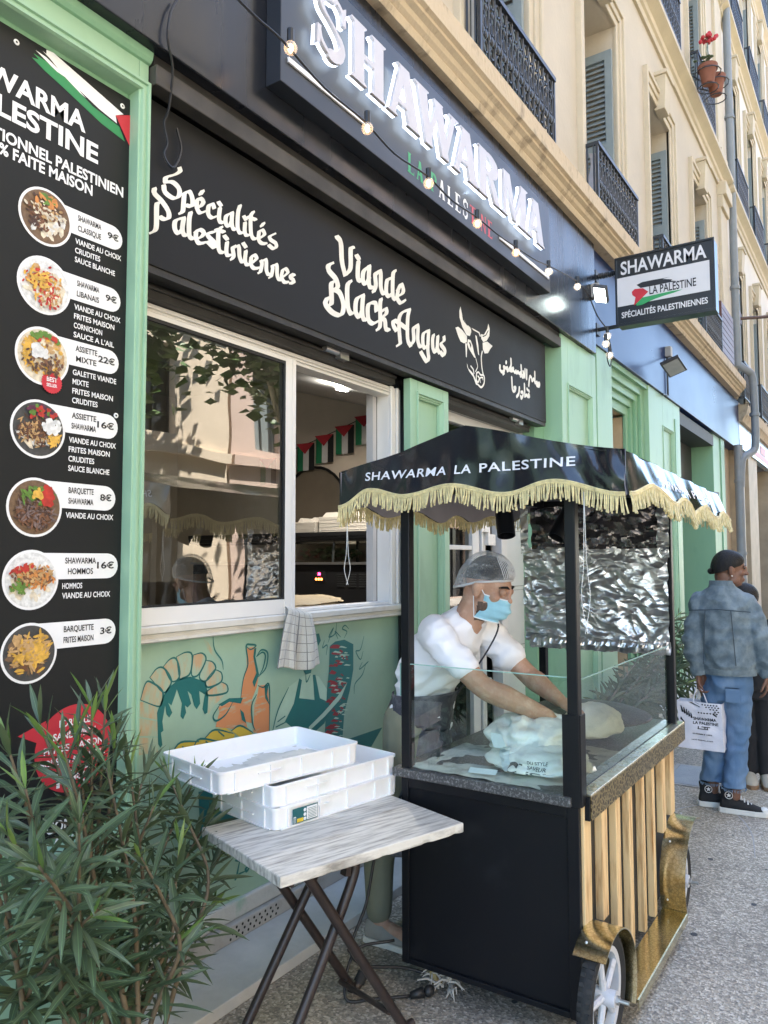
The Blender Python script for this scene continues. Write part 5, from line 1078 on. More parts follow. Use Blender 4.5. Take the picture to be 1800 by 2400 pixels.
def sack(c, rx, ry, rz, seed, fold=.05, flat=.35):
    def f(u, v):
        a = 2*pi*u; b = pi*v; d = Vector((sin(b)*cos(a), sin(b)*sin(a), cos(b))); k = 1+fold*1.6*noise.noise(d*2.1+Vector((seed, 0, 0)))+fold*.75*(FOLD(d, 1.9, 2.8, 2.2, seed)-.6)+fold*.16*(FOLD(d, 5, 3.4, 4, seed+3)-.6)+fold*.35*noise.noise(Vector((d.x*6, d.y*6, d.z*3+seed)))+fold*.10*noise.noise(d*13)
        z = d.z*rz*k; return (c[0]+d.x*rx*k, c[1]+d.y*ry*k, c[2]+(z if z > 0 else z*flat))
    return f
PLAS = mat('thin_plastic', (.76, .77, .72), .28, vs=5, c2=(.84, .84, .81), bump=.35, bs=18, spec=.6, coat=.2)
DOUGH = mat('floured_dough', (.86, .83, .73), .6, vs=8, c2=(.66, .66, .58), c2s=(.55, .7), bump=.2, bs=14)
q = MB(); q.grid(sack((2.81, 1.17, .895), .225, .17, .100, 3, .12), 120, 64); b1 = q.build('dough_bag', PLAS, smooth=True)
tag(b1, 'pale plastic bag lying full on the floury counter, nearest the front glass', 'bag')
q = MB(); q.grid(sack((2.665, 1.09, .842), .14, .19, .070, 9, .12), 100, 50); bm_ = q.build('bag_mouth', PLAS, b1, smooth=True)
q = MB(); o_ = on_surface(b1); o2_ = on_surface(bm_)
def sp(t_, s): y = 1.215-.05*t_+s*(.020+.006*sin(4*t_)); z = .955-.115*t_; p = min(o_(y, z)[0], o2_(y, z)[0]); return (min(p, 2.60)-.004-.006*sin(pi*t_), y, z)
q.grid(lambda u, v: sp(v, 2*u-1), 2, 14); q.grid(lambda u, v: (2.50+.02*u, 1.19+.11*v, .822+.014*u-.006*v), 2, 6); q.build('strap', mat('strap_white', (.62, .68, .70), .6), b1)
q = MB(); 
osf = on_surface(bm_); osg = on_surface(b1)
for i, s in enumerate(('DU STYLE', 'SAVEUR', 'ICI')): text(q, s, 0, 0, 0, fn=lambda u, v: osf(1.085-.07*u, .868-.017*i+.0105*v))
text(q, 'CI', 0, 0, 0, .06, fn=lambda u, v: osf(1.165-.06*u, .832+.032*v))
q.build('lettering', mat('print_grey', (.08, .09, .09), .6), b1)
q = MB(); q.grid(sack((3.13, 1.05, .895), .185, .12, .095, 5, .06), 90, 46); tag(q.build('flour_sack', DOUGH, smooth=True), 'round floury white sack between the griddle and the near glass corner', 'sack')
def flour(u, v):
    x = 2.475+.75*v; y = .93+.60*u; h = max(0, noise.noise(Vector((x*5, y*5, 4)))*.012+.004+.006*noise.noise(Vector((x*20, y*20, 1)))-.010*max(0, v-.6)*2)
    return (x, y, .8045+h)
q = MB(); q.grid(flour, 60, 70); tag(q.build('spilled_flour', mat('flour', (.64, .63, .57), .9, vs=14, c2=(.34, .34, .31), c2s=(.5, .75)), smooth=True), 'loose white flour dusted over the dark cart counter behind the glass', 'flour', kind='stuff')
# mains cable hanging behind the cart
q = MB(); q.tube(smooth([(2.52, 1.58, .72), (2.45, 1.66, .5), (2.40, 1.68, .30), (2.33, 1.70, .16), (2.36, 1.66, .10), (2.47, 1.57, .07), (2.52, 1.50, .05)], 6), .006, 6); q.tube(smooth([(2.47, 1.60, .16), (2.36, 1.70, .14), (2.27, 1.68, .02), (2.33, 1.60, .012), (2.42, 1.50, .012)], 6), .006, 6)
cb = tag(q.build('power_cable', mat('cable_black', (.012, .012, .012), .5), smooth=True), 'black mains cable looping down behind the cart to a plug on the pavement', 'cable')
q = MB(); q.tube([(2.42, 1.50, .014), (2.455, 1.465, .02)], [.012, .02], 8); q.ball((2.47, 1.45, .022), .024, .02, .02, 10, 8); q.build('plug', mat('cable_black', (.012, .012, .012), .5), cb, smooth=True)
# ================================================================== mural under the window
TEAL = mat('mural_teal', (.012, .135, .125), .5, var=.08); MOR = mat('mural_orange', (.58, .24, .10), .55, vs=16, c2=(.36, .40, .28), c2s=(.56, .68), stretch=(.6, 1, 3)); MTAN = mat('mural_tan', (.50, .34, .19), .55, vs=15, c2=(.35, .45, .32), c2s=(.38, .58), stretch=(2, 1, .7)); MRED = mat('mural_red', (.26, .02, .03), .5); MYEL = mat('mural_yellow', (.58, .42, .05), .55, vs=16, c2=(.40, .36, .08), c2s=(.55, .75)); MPALE = mat('mural_pale', (.37, .52, .40), .55)
mu = MB(); MUY = 2.30; f2 = lambda a, b: (lambda p: (p.x, p.z))(onY(300+a/2.37, 1400+b/2.37, MUY))
def mflat(mi, polys, lv): mu.mi = mi; mu.flat(polys, on(MUY-.0006-.0006*lv))
def mpoly(mi, lv, *ps): mflat(mi, [[f2(*p) for p in s] for s in ps], lv)
def mline(mi, lv, w, *ps): mflat(mi, [h for s in ps for h in stroke([tuple(x) for x in smooth([f2(*p) for p in s], 4)] if len(s) > 2 else [f2(*p) for p in s], w, True)], lv)
stones = [[(50, 575), (160, 605), (165, 680), (50, 660)], [(68, 570), (95, 480), (125, 470), (190, 520), (185, 590), (160, 605)], [(120, 445), (160, 395), (200, 395), (240, 460), (220, 510), (190, 525)], [(195, 385), (230, 345), (265, 340), (285, 400), (280, 450), (240, 465)], [(268, 330), (320, 305), (355, 320), (345, 420), (300, 450), (285, 445)], [(362, 320), (410, 310), (432, 345), (390, 430), (352, 430)], [(432, 350), (470, 360), (485, 400), (430, 465), (395, 440)], [(480, 400), (518, 420), (515, 470), (445, 500), (432, 465)], [(520, 470), (550, 490), (545, 530), (450, 545), (440, 520)], [(450, 550), (540, 540), (480, 600), (445, 650)], [(50, 670), (165, 690), (165, 770), (45, 770)], [(45, 780), (165, 780), (165, 860), (45, 880)]]
mpoly(0, 0, *stones)
mline(1, 1, 0.0082, *[s+[s[0]] for s in stones[1:9]])
mpoly(2, 1, [(160, 640), (190, 560), (215, 510), (280, 455), (345, 440), (430, 470), (445, 545), (440, 640), (425, 650), (412, 620), (425, 540), (395, 520), (400, 590), (380, 622), (365, 600), (350, 540), (330, 520), (350, 590), (330, 612), (315, 600), (322, 640), (305, 678), (290, 660), (298, 590), (270, 510), (262, 540), (240, 600), (222, 585), (245, 640), (228, 668), (212, 650), (205, 600), (190, 690), (196, 740), (182, 752), (190, 820), (178, 836), (166, 815)])
mpoly(3, 0, [(415, 225), (445, 250), (500, 350), (528, 395), (490, 350), (440, 290)])
mline(1, 1, 0.0068, [(470, 205), (480, 290), (520, 350), (528, 400)])
jug = [(655, 280), (710, 275), (705, 330), (725, 440), (715, 500), (690, 560), (690, 700), (655, 690), (625, 560), (640, 450), (660, 380)]
mpoly(4, 0, jug); mpoly(2, 1, [(712, 280), (706, 330), (727, 430), (700, 500), (690, 470), (712, 420), (695, 330), (700, 285)]); mline(1, 1, 0.0088, [(655, 270), (680, 290), (710, 268), (680, 262), (655, 272), (665, 370), (640, 450), (625, 560)], [(712, 330), (740, 292), (775, 310), (765, 390), (725, 440)], [(712, 330), (745, 305), (762, 325), (750, 390), (730, 430)])
mpoly(4, 2, [(725, 490), (775, 485), (785, 620), (780, 770), (695, 750), (700, 600), (720, 530)]); mpoly(2, 3, [(755, 490), (778, 485), (770, 540), (785, 600), (760, 560)]); mline(1, 3, 0.0082, [(720, 490), (750, 500), (780, 482), (785, 600), (782, 770)], [(712, 540), (685, 600), (690, 700), (705, 740)])
mpoly(4, 2, [(500, 590), (630, 560), (640, 620), (660, 720), (580, 730), (485, 720), (505, 640)]); mpoly(2, 3, [(500, 595), (560, 560), (635, 558), (625, 590), (560, 580), (520, 605)], [(620, 620), (640, 640), (655, 700), (630, 680)]); mline(1, 4, 0.0082, [(505, 600), (470, 660), (490, 685), (540, 650), (580, 580)])
mpoly(5, 4, [(240, 865), (290, 800), (390, 800), (400, 860)], [(355, 840), (400, 785), (470, 790), (530, 820), (520, 860)], [(425, 780), (480, 730), (540, 725), (590, 760), (580, 810)], [(570, 740), (610, 712), (660, 720), (690, 760), (640, 790)], [(640, 780), (690, 765), (740, 775)])
mline(1, 5, 0.0082, [(240, 865), (290, 805), (390, 800)], [(355, 840), (400, 785), (530, 810)], [(425, 780), (480, 735), (580, 755)], [(570, 742), (620, 712), (690, 750)], [(300, 830), (320, 850)], [(430, 800), (460, 830)], [(500, 745), (530, 770)])
# cook with apron and the spit
mpoly(6, 0, [(955, 450), (890, 500), (830, 640), (795, 770), (1000, 770), (1090, 700), (1110, 520), (1060, 440), (1000, 420)]); mpoly(2, 1, [(950, 450), (965, 460), (950, 560), (1035, 570), (1025, 430), (1040, 430), (1065, 560), (1130, 590), (1090, 700), (1000, 780), (920, 730), (870, 690), (920, 590)], [(970, 400), (1020, 395), (1015, 420), (985, 430)], [(1040, 205), (1060, 200), (1070, 240), (1055, 270)])
mpoly(6, 2, [(905, 730), (960, 725), (1005, 735), (1010, 775), (920, 775)]); mline(1, 3, 0.0075, [(890, 500), (830, 630), (795, 770)], [(905, 725), (960, 728), (1005, 760)], [(830, 690), (870, 660)], [(820, 720), (880, 690)], [(985, 430), (990, 470), (1010, 430)])
spit = [(1120, 270), (1150, 245), (1200, 235), (1250, 260), (1250, 400), (1230, 520), (1200, 640), (1190, 780), (1090, 775), (1105, 500), (1115, 400)]
mpoly(2, 2, spit)
rr = random.Random(2)
def blobs(mi, lv, n, x0, x1, y0, y1, ln, ht):
    ps = []
    for _ in range(n):
        y = rr.uniform(y0, y1); sh = -(y-260)*.06; a = rr.uniform(x0, x1)+sh; l = rr.uniform(.5, 1.2)*ln; h = rr.uniform(.5, 1.2)*ht; ps.append([f2(a-l, y+h*.3), f2(a-l*.3, y-h), f2(a+l, y-h*.2), f2(a+l*.5, y+h*.6)])
    mflat(mi, ps, lv)
blobs(7, 3, 46, 1135, 1185, 260, 770, 24, 14); blobs(6, 4, 40, 1150, 1230, 270, 770, 18, 6); blobs(7, 5, 20, 1190, 1225, 300, 700, 9, 7)
mpoly(6, 6, [(1215, 470), (1180, 560), (1090, 660), (1005, 740), (1000, 720), (1080, 640), (1160, 550)]); mline(1, 7, 0.0061, [(1218, 465), (1180, 560), (1090, 665), (1005, 745)])
mline(1, 1, 0.0068, [(1090, 240), (1080, 280), (1105, 265), (1100, 320)], [(1110, 250), (1140, 170), (1115, 220), (1150, 200), (1158, 135)], [(1165, 230), (1150, 190), (1180, 220)], [(1200, 225), (1215, 190), (1190, 175), (1205, 155), (1225, 175)], [(1310, 215), (1290, 290), (1265, 300), (1290, 345), (1305, 300)], [(1335, 355), (1310, 380), (1330, 360), (1285, 400), (1300, 360)], [(1320, 370), (1300, 430), (1260, 480), (1255, 535)])
mpoly(2, 1, [(1215, 790), (1412, 722), (1350, 830), (1230, 830)], [(390, 1080), (560, 1060), (620, 1240), (520, 1380), (400, 1340)])
# word at the foot of the wall
f3 = lambda a, b: (lambda p: (p.x, p.z))(onY(450+a/2.765, 1800+b/2.765, MUY))
mu.mi = 2; mu.flat([h for s in ([(310, 590), (300, 640), (290, 690), (280, 720), (300, 690), (340, 670)], [(280, 600), (320, 595)], [(360, 640), (345, 655), (355, 668), (372, 640)]) for h in stroke(smooth([f3(*p) for p in s], 4), .012, True)], on(MUY-.0012))
LNE = TEAL
o = mu.build('mural', [MTAN, LNE, TEAL, MTAN, MOR, MYEL, MPALE, MRED], S)
# ================================================================== tea towel
def towel_mat():
    M = bpy.data.materials.new('tea_towel'); M.use_nodes = True; T = M.node_tree; N = T.nodes; L = T.links; P = N['Principled BSDF']; P.inputs['Roughness'].default_value = .95; P.inputs['Sheen Weight'].default_value = .4
    at = N.new('ShaderNodeAttribute'); at.attribute_name = 'cloth'; sp = N.new('ShaderNodeSeparateXYZ'); L.new(at.outputs['Vector'], sp.inputs[0]); outs = []
    for i in (0, 1):
        a = N.new('ShaderNodeMath'); a.operation = 'MULTIPLY'; a.inputs[1].default_value = (6, 7)[i]; L.new(sp.outputs[i], a.inputs[0]); b = N.new('ShaderNodeMath'); b.operation = 'FRACT'; L.new(a.outputs[0], b.inputs[0]); c = N.new('ShaderNodeMath'); c.operation = 'LESS_THAN'; c.inputs[1].default_value = .07; L.new(b.outputs[0], c.inputs[0]); outs.append(c)
    mx = N.new('ShaderNodeMath'); mx.operation = 'MAXIMUM'; L.new(outs[0].outputs[0], mx.inputs[0]); L.new(outs[1].outputs[0], mx.inputs[1])
    m = N.new('ShaderNodeMix'); m.data_type = 'RGBA'; m.inputs[6].default_value = (.52, .49, .41, 1); m.inputs[7].default_value = (.16, .15, .13, 1); L.new(mx.outputs[0], m.inputs[0]); L.new(m.outputs[2], P.inputs['Base Color'])
    n = N.new('ShaderNodeTexNoise'); n.inputs['Scale'].default_value = 160; tc = N.new('ShaderNodeTexCoord'); L.new(tc.outputs['Object'], n.inputs['Vector']); b = N.new('ShaderNodeBump'); b.inputs['Strength'].default_value = .5; b.inputs['Distance'].default_value = .01; L.new(n.outputs['Fac'], b.inputs['Height']); L.new(b.outputs[0], P.inputs['Normal'])
    return M
def cloth(name, fn, nu, nv, m, parent=None, solid=.003, layers=1):
    q = MB(); q.grid(fn, nu, nv); o = q.build(name, m, parent, smooth=True)
    a = o.data.attributes.new('cloth', 'FLOAT_VECTOR', 'POINT')
    for j in range(nv+1):
        for i in range(nu+1): a.data[j*(nu+1)+i].vector = (i/nu, j/nv, 0)
    s = o.modifiers.new('thickness', 'SOLIDIFY'); s.thickness = solid; return o
ta, tb, tc_, td = onY(677, 1418, 2.235), onY(728, 1432, 2.235), onY(748, 1560, 2.225), onY(642, 1572, 2.205)
def tow(u, v):
    l = ta.lerp(td, v); r = tb.lerp(tc_, v); p = l.lerp(r, u); b = sin(pi*v)*.012*(1 if u > .5 else -.6)
    y = p.y-.012*sin(u*9+.5)*(.3+v)-.010*sin(u*17+v*2)*v-(.02 if .32 < u < .40 else 0)*v+(.06*max(0, (.10-v)/.10)**2)
    z = p.z+.012*sin(u*6+1)*v+(0.02*max(0, .12-v)); return (p.x+b, y, z)
TOW = towel_mat()
tag(cloth('tea_towel', tow, 40, 40, TOW), 'checked beige tea towel hanging over the window sill above the mural', 'tea towel')
# ================================================================== table and dough trays
TZ = .70
A2, B2_, C2_ = Vector((2.302, 1.236)), Vector((1.626, 1.457)), Vector((1.834, 1.924)); D2 = A2+(C2_-B2_)
te = (A2-B2_).normalized(); ts = (C2_-B2_).normalized()
TT = mat('worn_laminate', (.68, .65, .58), .55, vs=5, c2=(.24, .22, .19), c2s=(.44, .68), stretch=(1.2, 13, 5), bump=.12, bs=20, detail=9)
ang = atan2(te.y, te.x)
t = thing('folding_table', 'small folding bistro table with pale worn wood grain top and crossed brown tube legs', 'table', ((A2.x+C2_.x)/2, (A2.y+C2_.y)/2, 0))
t.rotation_euler = (0, 0, 0); tl = Vector(t.location)
hx_, hy_ = (A2-B2_).length/2, (C2_-B2_).length/2
q = MB(); n = 60; P_ = []; rr = random.Random(4)
def edgept(k):      # rounded, slightly chipped outline
    return None
bm = bmesh.new(); bmesh.ops.create_cube(bm, size=1)
for v in bm.verts: v.co = Vector((v.co.x*hx_*2, v.co.y*hy_*2, v.co.z*.032-.016))
bmesh.ops.subdivide_edges(bm, edges=[e for e in bm.edges if abs(e.verts[0].co.z-e.verts[1].co.z) < 1e-6], cuts=40, use_grid_fill=True)
for v in bm.verts:
    if v.co.z < -.01:
        ch = max(0, noise.noise(Vector((v.co.x*22, v.co.y*22, 3)))-.12)
        if abs(abs(v.co.y)-hy_) < 1e-4 or abs(abs(v.co.x)-hx_) < 1e-4: v.co.x *= 1-.012*ch; v.co.y *= 1-.06*ch; v.co.z += .006*ch
me = bpy.data.meshes.new('tabletop'); bm.to_mesh(me); bm.free(); me.materials.append(TT); o = bpy.data.objects.new('tabletop', me); COL.objects.link(o); o.parent = t; o.location = (0, 0, TZ); o.rotation_euler = (0, 0, ang)
b = o.modifiers.new('bevel', 'BEVEL'); b.width = .004; b.segments = 2; b.limit_method = 'ANGLE'; b.angle_limit = radians(50)
LEG = mat('leg_brown', (.030, .020, .017), .42, var=.25, vs=9, bump=.03, bs=60)
def pt(o2, a, z): p = o2+te*a; return (p.x, p.y, z)
of, on2 = C2_-ts*.06, B2_+ts*.15
for o2, pts in ((of, [(.09, .668), (.15, .61), (.505, .09), (.545, .025), (.575, .020), (.60, .05)]), (of-ts*.034, [(.47, .668), (.45, .61), (.10, .06), (.07, .018), (.04, .02)]),
                (on2, [(.135, .668), (.19, .618), (.551, .068), (.585, .022), (.62, .02)]), (on2+ts*.034, [(.408, .668), (.402, .60), (.375, .51), (.20, .19), (.10, .022), (.07, .018)])):
    q = MB(); q.tube(smooth([pt(o2, a, z) for a, z in pts], 5), .0165, 10); q.build('leg', LEG, t, smooth=True, autos=50)
for o2 in (of, on2): q = MB(); q.beam(pt(o2, .06, .672), pt(o2, .60, .672), .03, .008); q.build('leg_rail', LEG, t)
q = MB(); q.tube([pt(of, .14, .60), pt(on2, .14, .60)], .011, 8); q.build('leg_brace', LEG, t, smooth=True, autos=50)
q = MB(); q.beam(pt(on2+ts*.034, .375, .64), pt(on2+ts*.034, .36, .56), .03, .02); q.build('bracket', LEG, t)
for o2, a, z in ((of, .333, .338), (on2, .385, .315)): q = MB(); q.tube([pt(o2-ts*.01, a, z), pt(o2+ts*.045, a, z)], .011, 8); q.build('pivot', LEG, t, smooth=True, autos=50)
q = MB(); q.tube([pt(of, .50, .06), pt(on2, .52, .09)], .010, 8); q.build('leg_brace', LEG, t, smooth=True, autos=50)
q = MB(); q.tube([pt(of, .583, .028), pt(of, .606, .058)], .021, 10); q.build('rubber_foot', RUB, t, smooth=True, autos=50)
TRAY = mat('tray_plastic', (.84, .84, .83), .38, vs=7, c2=(.70, .70, .69), c2s=(.56, .82), detail=8, spec=.45, sss=.15)
def make_tray():
    """open dough tray, origin at the front-left bottom corner, 0.60 x 0.385 x 0.072"""
    W, D, Hh, th = .60, .385, .072, .004; q = MB(); R = .025
    def outline(i):
        p = []
        for cx, cy, a0 in ((W-R, R, -90), (W-R, D-R, 0), (R, D-R, 90), (R, R, 180)):
            for k in range(7): a = radians(a0+15*k); p.append((cx+(R-i)*cos(a), cy+(R-i)*sin(a)))
        return p
    prof = [(.010, 0), (.008, .002), (.006, .062), (.0, .064), (.0, Hh), (.006, Hh), (.0095, .062), (.0115, .005)]
    V = []; n = 28
    for i, z in prof: V += [(x, y, z) for x, y in outline(i)]
    F_ = [(j*n+k, j*n+(k+1) % n, (j+1)*n+(k+1) % n, (j+1)*n+k) for j in range(len(prof)-1) for k in range(n)]
    F_ += [tuple(range(n-1, -1, -1)), tuple(range((len(prof)-1)*n, len(prof)*n))]
    q.add(V, F_)
    for x in (.06, .20, .33, .47, .55): q.box(x-.003, x+.003, .001, .0085, .0, .0635); q.box(x-.003, x+.003, D-.0085, D-.001, .0, .0635)
    for y in (.06, .19, .31): q.box(.001, .0085, y-.003, y+.003, .0, .0635); q.box(W-.0085, W-.001, y-.003, y+.003, .0, .0635)
    q.box(.03, W-.03, .0015, .0085, -.0005, .004); q.box(.0015, .0085, .03, D-.03, -.0005, .004)
    q.box(.15, .24, -.0, .0085, .040, .0445); q.box(.0, .0085, .12, .27, .030, .034)
    return q
tr0 = None
for k, (x, y, z, a, lab) in enumerate(((1.90, 1.693, TZ+.0015, -10.3, 'white plastic dough tray with a teal sticker, bottom of the stack on the table'), (1.903, 1.703, TZ+.0705, -10.3, 'white plastic dough tray in the middle of the stack on the table'), (1.745, 1.785, TZ+.1395, -12.2, 'white plastic dough tray dusted with flour, slid askew on top of the stack'))):
    o = make_tray().build('dough_tray', TRAY, smooth=True, autos=30) if tr0 is None else tr0.copy()
    if tr0 is None: tr0 = o
    else: COL.objects.link(o)
    o.location = (x, y, z); o.rotation_euler = (0, 0, radians(a)); tag(o, lab, 'tray', 'dough trays stacked on the table')
st_ = MB(); st_.box(.075, .185, -.0016, -.0004, .008, .056); so_ = st_.build('sticker', mat('sticker_teal', (.012, .11, .12), .4)); so_.parent = tr0
st_ = MB(); st_.box(.135, .182, -.0024, -.0017, .011, .053); st_.box(.078, .088, -.0024, -.0017, .010, .03); st_.ball((.127, -.002, .045), .006, .001, .006, 10, 6); st_.ball((.127, -.002, .030), .006, .001, .006, 10, 6); st_.ball((.127, -.002, .016), .006, .001, .006, 10, 6); x_ = st_.build('print_white', WHITE); x_.parent = so_
st_ = MB(); st_.box(.093, .12, -.0024, -.0017, .010, .022); x_ = st_.build('print_yellow', mat('print_yellow', (.7, .5, .04), .5)); x_.parent = so_
st_ = MB()
for i in range(7): st_.box(.140, .178, -.0029, -.00245, .015+i*.005, .0165+i*.005)
for i in range(5): st_.box(.079+.0018*i, .0797+.0018*i, -.0029, -.00245, .011, .028)
x_ = st_.build('print_lines', mat('sticker_teal', (.012, .11, .12), .4)); x_.parent = so_
def fl2(u, v):
    x, y = .03+.54*u, .03+.32*v; h = .006+max(-.0012, .004*noise.noise(Vector((x*9, y*9, 2)))+.002*noise.noise(Vector((x*40, y*40, 2)))+.003-.010*abs(v-.45)); return (x, y, h)
q = MB(); q.grid(fl2, 40, 26); o = q.build('flour_layer', mat('flour', (.64, .63, .57), .9), smooth=True); o.location = (1.745, 1.785, TZ+.1395); o.rotation_euler = (0, 0, radians(-12.2)); tag(o, 'thin uneven layer of flour in the top dough tray', 'flour', kind='stuff')
# ================================================================== oleanders
OLE = mat('oleander_leaf', (.052, .088, .042), .45, vs=3, c2=(.105, .145, .075), c2s=(.35, .7), spec=.5); OLE2 = mat('oleander_young', (.13, .22, .05), .4, var=.2); RIB = mat('leaf_midrib', (.16, .24, .11), .45); STEM = mat('oleander_stem', (.13, .10, .06), .7, vs=20, var=.3)
def leaf3(q, p, d, up, L, w, droop, mi):
    d = d.normalized(); s = d.cross(up).normalized(); n = s.cross(d); prof = ((0, .12), (.18, .62), (.42, 1), (.68, .82), (.88, .36), (1, .02)); V = []; o = len(q.v)
    for t_, ww in prof:
        c = p+d*(L*t_)+Vector((0, 0, -droop*L*t_*t_)); V += [tuple(c-s*w*ww+n*w*.35*ww), tuple(c), tuple(c+s*w*ww+n*w*.35*ww)]
    q.mi = mi; q.add(V, [f for i in range(5) for f in ((i*3, i*3+1, i*3+4, i*3+3), (i*3+1, i*3+2, i*3+5, i*3+4))])
    q.mi = 2; r = w*.07; q.add([tuple(Vector(V[i*3+1])+n*.0012+s*k*r) for i in range(5) for k in (-1, 1)], [(i*2, i*2+1, i*2+3, i*2+2) for i in range(4)])
def oleander(name, label, base, tips, seed, dens, L0, spread=.05, pot=None):
    r = random.Random(seed); t = thing(name, label, 'plant', base); B = Vector(base); st = MB(); fo = MB()
    for tp in tips:
        tip = Vector(tp); r0 = B+Vector((r.gauss(0, spread), r.gauss(0, spread), 0)); mid = r0.lerp(tip, .5)+Vector((r.gauss(0, .05), r.gauss(0, .04), .06)); path = smooth([r0, r0.lerp(mid, .5)+Vector((0, 0, .03)), mid, mid.lerp(tip, .5)+Vector((0, 0, .02)), tip], 6)
        st.tube(path, [.009-.006*i/(len(path)-1) for i in range(len(path))], 6)
        P = [Vector(p) for p in path]; n = len(P); ln = sum((P[i+1]-P[i]).length for i in range(n-1)); nodes = max(4, int(ln*.72/dens)); ph = r.uniform(0, 6)
        for k in range(nodes+1):
            f = .26+.74*k/nodes; x = f*(n-1); i = min(n-2, int(x)); c = P[i].lerp(P[i+1], x-i); ax = (P[i+1]-P[i]).normalized(); a0 = ax.orthogonal().normalized(); ph += 1.0
            top = k >= nodes-1
            for j in range(3):
                a = ph+j*2.094+r.gauss(0, .25); sd = Matrix.Rotation(a, 3, ax) @ a0; op = r.uniform(.25, .6) if top else r.uniform(.75, 1.35)
                d = ax*cos(op)+sd*sin(op); L = L0*r.uniform(.7, 1.15)*(.75 if top else 1); leaf3(fo, c, d, ax, L, L*r.uniform(.052, .072), r.uniform(.02, .35) if not top else .05, 1 if top and r.random() < .5 else 0)
    st.build('stem', STEM, t, smooth=True); fo.build('foliage', [OLE, OLE2, RIB], t, smooth=True)
    if pot:
        q = MB(); q.lathe(pot, (B.x, B.y, 0), 32); q.build('pot', mat('terracotta', (.45, .22, .15), .8, vs=5, var=.2, bump=.15), t, smooth=True, autos=40)
    return t
lt = [(215, 1660, 1.86), (248, 1640, 1.92), (180, 1720, 1.88), (270, 1730, 1.9), (95, 1700, 1.84), (15, 1740, 1.78), (300, 1775, 1.95), (345, 1790, 2.05), (395, 1820, 2.02), (455, 1830, 2.05), (500, 1905, 2.02), (515, 2010, 1.98), (500, 2120, 1.90), (150, 1760, 1.70), (60, 1850, 1.62), (185, 1930, 1.50), (20, 1960, 1.55), (420, 1985, 1.85), (330, 2010, 1.62), (250, 1800, 1.75), (90, 2030, 1.48), (360, 1890, 1.78), (430, 2200, 1.72), (-40, 1800, 1.7), (-60, 1950, 1.6), (230, 2130, 1.5)]
oleander('oleander', 'large leafy oleander shrub in front of the menu board at the left', (1.30, 1.74, .18), [onY(a, b, y) for a, b, y in lt], 21, .046, .155, .07, [(.12, 0), (.15, .17), (.16, .175), (.16, .20), (.145, .20), (.14, .185), (.0, .18)])
rt = [(1600, 1470, 1.55), (1640, 1480, 1.5), (1590, 1540, 1.6), (1650, 1530, 1.45), (1610, 1600, 1.5), (1645, 1590, 1.5), (1580, 1620, 1.6), (1560, 1590, 1.7), (1530, 1570, 1.75), (1500, 1590, 1.8), (1590, 1440, 1.6), (1540, 1640, 1.7), (1620, 1665, 1.45), (1480, 1620, 1.8), (1570, 1530, 1.7)]
oleander('oleander', 'smaller oleander behind the food cart against the green pilaster', (4.95, 1.72, .30), [onY(a, b, y) for a, b, y in rt], 22, .07, .17, .05, [(.15, 0), (.19, .26), (.20, .27), (.20, .30), (.17, .30), (.0, .29)])
# ================================================================== drainpipe, neighbouring shop
PIPE = mat('pipe_grey', (.20, .22, .235), .5, var=.08)
t = thing('drainpipe', 'grey cast drainpipe with a bypass bend around the end of the stone cornice', 'drainpipe', (13.7, 2.0, 0)); q = MB()
q.tube([(13.78, 2.0, 16), (13.78, 2.0, 5.0), (13.8, 2.0, 4.86)], .062, 12); q.tube(smooth([(13.8, 2.0, 4.9), (13.85, 1.9, 4.80), (14.0, 1.82, 4.72), (14.05, 1.80, 4.4), (14.05, 1.80, 3.6), (14.0, 1.84, 3.42), (13.75, 1.95, 3.30), (13.7, 1.98, 3.15), (13.7, 2.0, 2.8)], 5), .062, 12); q.tube([(13.7, 2.02, 3.5), (13.7, 2.02, 0)], .070, 12)
q.build('pipe', PIPE, t, smooth=True, autos=50)
for x, y, z in ((13.78, 2.0, 9.2), (13.78, 2.0, 6.2), (13.78, 2.0, 11.5), (14.05, 1.80, 4.05), (13.7, 2.02, 1.7), (13.7, 2.02, 2.9)): q = MB(); q.lathe([(.078, -.03), (.084, 0), (.078, .03)], (x, y, z), 14); q.build('collar', PIPE, t, smooth=True, autos=50)
t = thing('neighbour_shop', 'beige tiled shop front past the drainpipe under a colourful fascia', 'shop front', (20, 2.1, 0))
q = MB(); q.box(14.3, 40, 2.08, 2.2, 3.55, 4.0); q.build('fascia', mat('shop_fascia', (.25, .42, .55), .2, vs=.9, c2=(.36, .38, .42), c2s=(.4, .55), spec=.2), t)
q = MB(); q.box(16.0, 40, 2.074, 2.0795, 3.62, 3.72); q.box(16.9, 17.6, 2.072, 2.0795, 3.74, 3.9); q.build('fascia_band', VRED, t)
q = MB(); q.box(14.21, 14.95, 2.12, 2.4, 0.001, 3.55); q.box(15.5, 16.6, 2.12, 2.4, 0.001, 3.55); q.box(18.6, 19.4, 2.12, 2.4, 0.001, 3.55); q.box(23, 24, 2.12, 2.4, 0.001, 3.55); q.box(28, 40, 2.12, 2.4, 0.001, 3.55); q.box(14.2, 40, 2.5, 2.6, 2.9, 3.549)
q.build('pillar', mat('polished_beige', (.40, .32, .22), .6, vs=3, var=.15), t)
q = MB(); q.box(14.951, 15.499, 2.3, 2.34, .001, 2.9); q.box(16.601, 18.599, 2.45, 2.49, .001, 2.9); q.box(19.401, 22.999, 2.45, 2.49, .001, 2.9); q.box(24.001, 27.999, 2.45, 2.49, .001, 2.9); q.build('window', mat('shop_glass', (.10, .10, .09), .05, spec=.8, var=.3, vs=.8), t)
q = MB()
